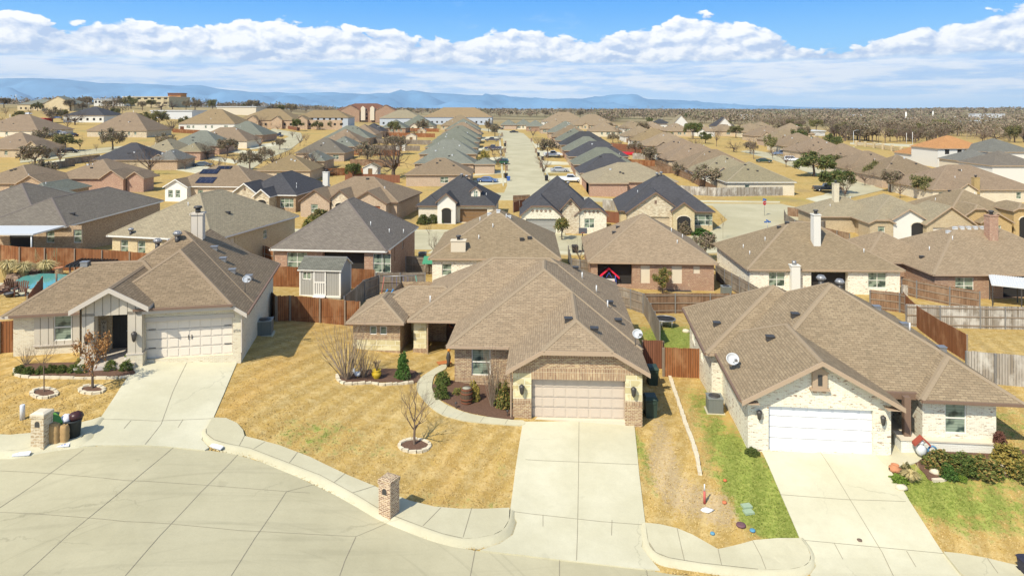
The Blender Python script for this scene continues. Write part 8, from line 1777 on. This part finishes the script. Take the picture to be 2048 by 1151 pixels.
def adir(lb, px, py, rz):
    t = thing('adirondack_chair', lb, 'chair', U(px, py), rz, 'chairs round the fire bowl'); t.location.z += .05
    mb = MB(); mb.add([(-.3,-.35,.38),(.3,-.35,.38),(.3,.25,.26),(-.3,.25,.26),(-.3,-.35,.34),(.3,-.35,.34),(.3,.25,.22),(-.3,.25,.22)], [(0,1,2,3),(7,6,5,4),(0,4,5,1),(1,5,6,2),(2,6,7,3),(3,7,4,0)]); mb.build('seat', WDC, t)
    for i in range(5): x = -.25+i*.125; MB().beam((x,.25,.25),(x*1.15,.6,1.05-abs(i-2)*.05),.1,.03).build('back_slat', WDC, t)
    for s in (-1, 1):
        MB().box(s*.38-.08,s*.38+.08,-.4,.4,.55,.58).build('armrest', WDC, t); MB().box(s*.36-.04,s*.36+.04,-.38,-.28,0,.55).build('leg', WDC, t); MB().beam((s*.33,-.3,.3),(s*.33,.6,.02),.04,.12).build('leg', WDC, t)
adir('brown slatted garden chair seen from behind, right of the fire bowl', 43, 592, R(20)); adir('brown slatted garden chair at the left edge of the deck', 8, 590, R(120)); adir('brown slatted garden chair nearest the rocks', 22, 580, R(200))
A = U(19, 594); t = thing('fire_bowl', 'round dark fire bowl between the garden chairs', 'fire bowl', A); MB().lathe([(.2,0),(.36,.25),(.38,.36),(.34,.36),(.3,.28)], 16).build('bowl', METALD, t); MB().lathe([(.01,.3),(.3,.3),(.3,.28)], 14).build('ash_top', METALG, t)
A = U(118, 553); t = thing('clay_urn', 'tan clay urn at the right end of the pool rocks', 'urn', A); MB().lathe([(.2,0),(.34,.3),(.3,.65),(.36,.78),(.3,.78)], 14).build('urn_body', plain('clay_tan', (.52,.36,.20), .8), t); MB().lathe([(.38,.78),(.38,.86),(.3,.86)], 14).build('urn_rim', TC, t)
A = U(113, 575); o_ = MB().tube([(0,0,0),(0,0,1.15)], .07, 8).build('garden_post', TRIMB); o_.location = A; tag(o_, 'single dark wooden post by the pool edge', 'post')
A = U(140, 552); t = thing('small_pergola', 'low dark lattice pergola roof behind the left roof', 'pergola', A, R(8))
for x in (0, 3.2):
    for y in (0, 2.2): MB().box(x-.07,x+.07,y-.07,y+.07,0,.9).build('post', TRIMB, t)
for i in range(12): MB().box(-.2+i*.31,-.13+i*.31,-.4,2.7,.95,1.08).build('slat', METALD, t)
for i in range(8): MB().box(-.3,3.5,-.3+i*.38,-.24+i*.38,.86,.95).build('slat', METALD, t)
A = U(100, 600); t = thing('outdoor_counter', 'dark topped outdoor counter beside the pool yard fence', 'counter', A, R(10)); MB().box(0,2.4,0,.8,0,1.0).build('counter_base', WDC, t); MB().box(-.1,2.5,-.1,.9,1.0,1.08).build('counter_top', METALD, t)
for px, py, lb in ((58,494,'white-framed window box unit on the back patio'),(82,497,'grey covered barbecue on the far patio')): A = U(px, py); t = thing('barbecue', lb, 'barbecue', A); MB().box(-.6,.6,-.3,.3,.3,1.0).build('cabinet', METALG, t); MB().ball((0,0,1.05), .45, 10, sx=1.2, sz=.6).build('hood', METALD, t); [MB().box(x-.04,x+.04,-.2,.2,0,.3).build('leg', METALD, t) for x in (-.5,.5)]
A = U(-10, 466, 2.5); t = thing('patio_cover', 'flat white patio cover at the left edge behind the cedar fence', 'patio cover', (A.x, A.y, gz(A.x, A.y))); MB().box(-4,4.6,-1,4,2.45,2.6).build('cover_sheet', METALW, t); [MB().tube([(x,-.8,0),(x,-.8,2.45)], .07, 8).build('post', METALW, t) for x in (-3.5, .5, 4.3)]
A = U(18, 494); 
# mesh grass tufts over the near lawns ---------------------------------------------------------
def tufts():
    R_ = np.random.RandomState(3); n = 230000
    Y = R_.uniform(25, 58, n); a = R_.uniform(-.82, .82, n); keep = R_.rand(n) < (34/ Y)**2*.9; Y, a = Y[keep], a[keep]; X = a*Y
    ok = np.ones(len(X), bool)
    for P in [SP] + [W(p) for p in (walk_left, walk_mid, walk_r1, walk_r2, d1, d2, d3, wl)]: ok &= ~inpoly(X, Y, P)
    for P in ([(30,735),(235,720),(300,712),(262,740),(270,750),(38,752)], [(676,757),(690,748),(838,742),(838,764),(690,767)], [(866,770),(880,760),(1027,765),(1027,840),(969,834),(867,785)], [(1830,905),(2060,900),(2060,950),(1860,962)], [(222,721),(292,705),(292,722),(250,740)], [(1748,908),(1778,870),(1862,905),(1790,940)]): ok &= ~inpoly(X, Y, W(P))
    for (L, x0, x1, y0, y1) in ((O2, .0, 6.9, 0, 17), (O2, -3.7, 0, 3.6, 17), (O2, -11, -3.6, 7.7, 17), (O1, 0, 5.5, 0, 12.4), (O1, -7.3, 0, -.5, 12.2), (O3, 0, 6.8, 0, 14), (O3, -.6, 12, 1, 14.5)):
        T_2 = {O2: T2, O1: T1, O3: T3}[L]; dx, dy = X - L[0], Y - L[1]; c, s = math.cos(T_2), math.sin(T_2); u_, v_ = dx*c + dy*s, -dx*s + dy*c; ok &= ~((u_ > x0) & (u_ < x1) & (v_ > y0) & (v_ < y1))
    X, Y = X[ok], Y[ok]; Z = gz_np(X, Y); m = len(X); g_, br_, go_ = tone_np(X, Y)
    k = 2; V = []; 
    for j in range(k):
        ang = R_.uniform(0, 6.28, m); h = R_.uniform(.012, .04, m)*(1+.6*g_); wdt = R_.uniform(.015, .045, m); lx, ly = np.cos(ang)*wdt, np.sin(ang)*wdt; tx, ty = R_.uniform(-.05, .05, m), R_.uniform(-.05, .05, m)
        V.append(np.stack([np.stack([X-lx, Y-ly, Z-.01], 1), np.stack([X+lx, Y+ly, Z-.01], 1), np.stack([X+tx+lx*.2, Y+ty+ly*.2, Z+h], 1)], 1))
    V = np.concatenate(V).reshape(-1, 3); Fq = np.arange(len(V)).reshape(-1, 3)
    m_, gg, bb = newmat('grass_tufts'); at = gg.n('ShaderNodeVertexColor', layer_name='tone'); sc_ = gg.n('ShaderNodeSeparateColor'); gg.put(sc_.inputs[0], at.outputs[0]); r_ = gg.n('ShaderNodeNewGeometry').outputs['Random Per Island']; P_ = gg.n('ShaderNodeTexCoord').outputs['Object']
    nn = gg.noise(P_, 1.9, 5, .7); f = gg.m('ADD', sc_.outputs[0], gg.m('MULTIPLY', gg.m('SUBTRACT', nn, .5), 1.6)); dry = gg.mix(r_, (.46,.33,.13), (.64,.49,.23)); gr = gg.mix(r_, (.15,.20,.04), (.34,.35,.10)); col = gg.mix(gg.m('MULTIPLY', gg.ss(f, .4, .68), gg.ss(sc_.outputs[0], .02, .12)), dry, gr); col = gg.mix(gg.m('MULTIPLY', sc_.outputs[2], .3), col, (.52,.32,.11))
    gg.put(bb.inputs['Base Color'], col); bb.inputs['Roughness'].default_value = .9; bb.inputs['Specular IOR Level'].default_value = .05
    me = npmesh('grass', V, Fq, m_); ca = me.color_attributes.new('tone', 'FLOAT_COLOR', 'POINT'); q = np.stack([g_, br_, go_, np.ones(m)], 1); q = np.repeat(np.concatenate([q]*k), 3, 0); ca.data.foreach_set('color', q.astype(np.float32).ravel())
    o = bpy.data.objects.new('grass', me); scene.collection.objects.link(o); tag(o, 'short tufts of dormant and green lawn grass', 'grass', kind='stuff')
tufts()
# ------------------------------------------------------------------ air
def haze():
    mb = MB(); mb.box(-21000, 21000, -300, 15300, -60, 900); m = bpy.data.materials.new('haze'); m.use_nodes = True; nt_ = m.node_tree; nt_.nodes.clear()
    v = nt_.nodes.new('ShaderNodeVolumePrincipled'); o_ = nt_.nodes.new('ShaderNodeOutputMaterial'); nt_.links.new(v.outputs[0], o_.inputs['Volume'])
    v.inputs['Color'].default_value = (.66,.83,1.0,1); v.inputs['Density'].default_value = .000048; v.inputs['Anisotropy'].default_value = 0
    o = mb.build('haze', m, uv=False); o['kind'] = 'stuff'; o['label'] = 'thin blue air over the town and the hills'; o['category'] = 'haze'
haze()
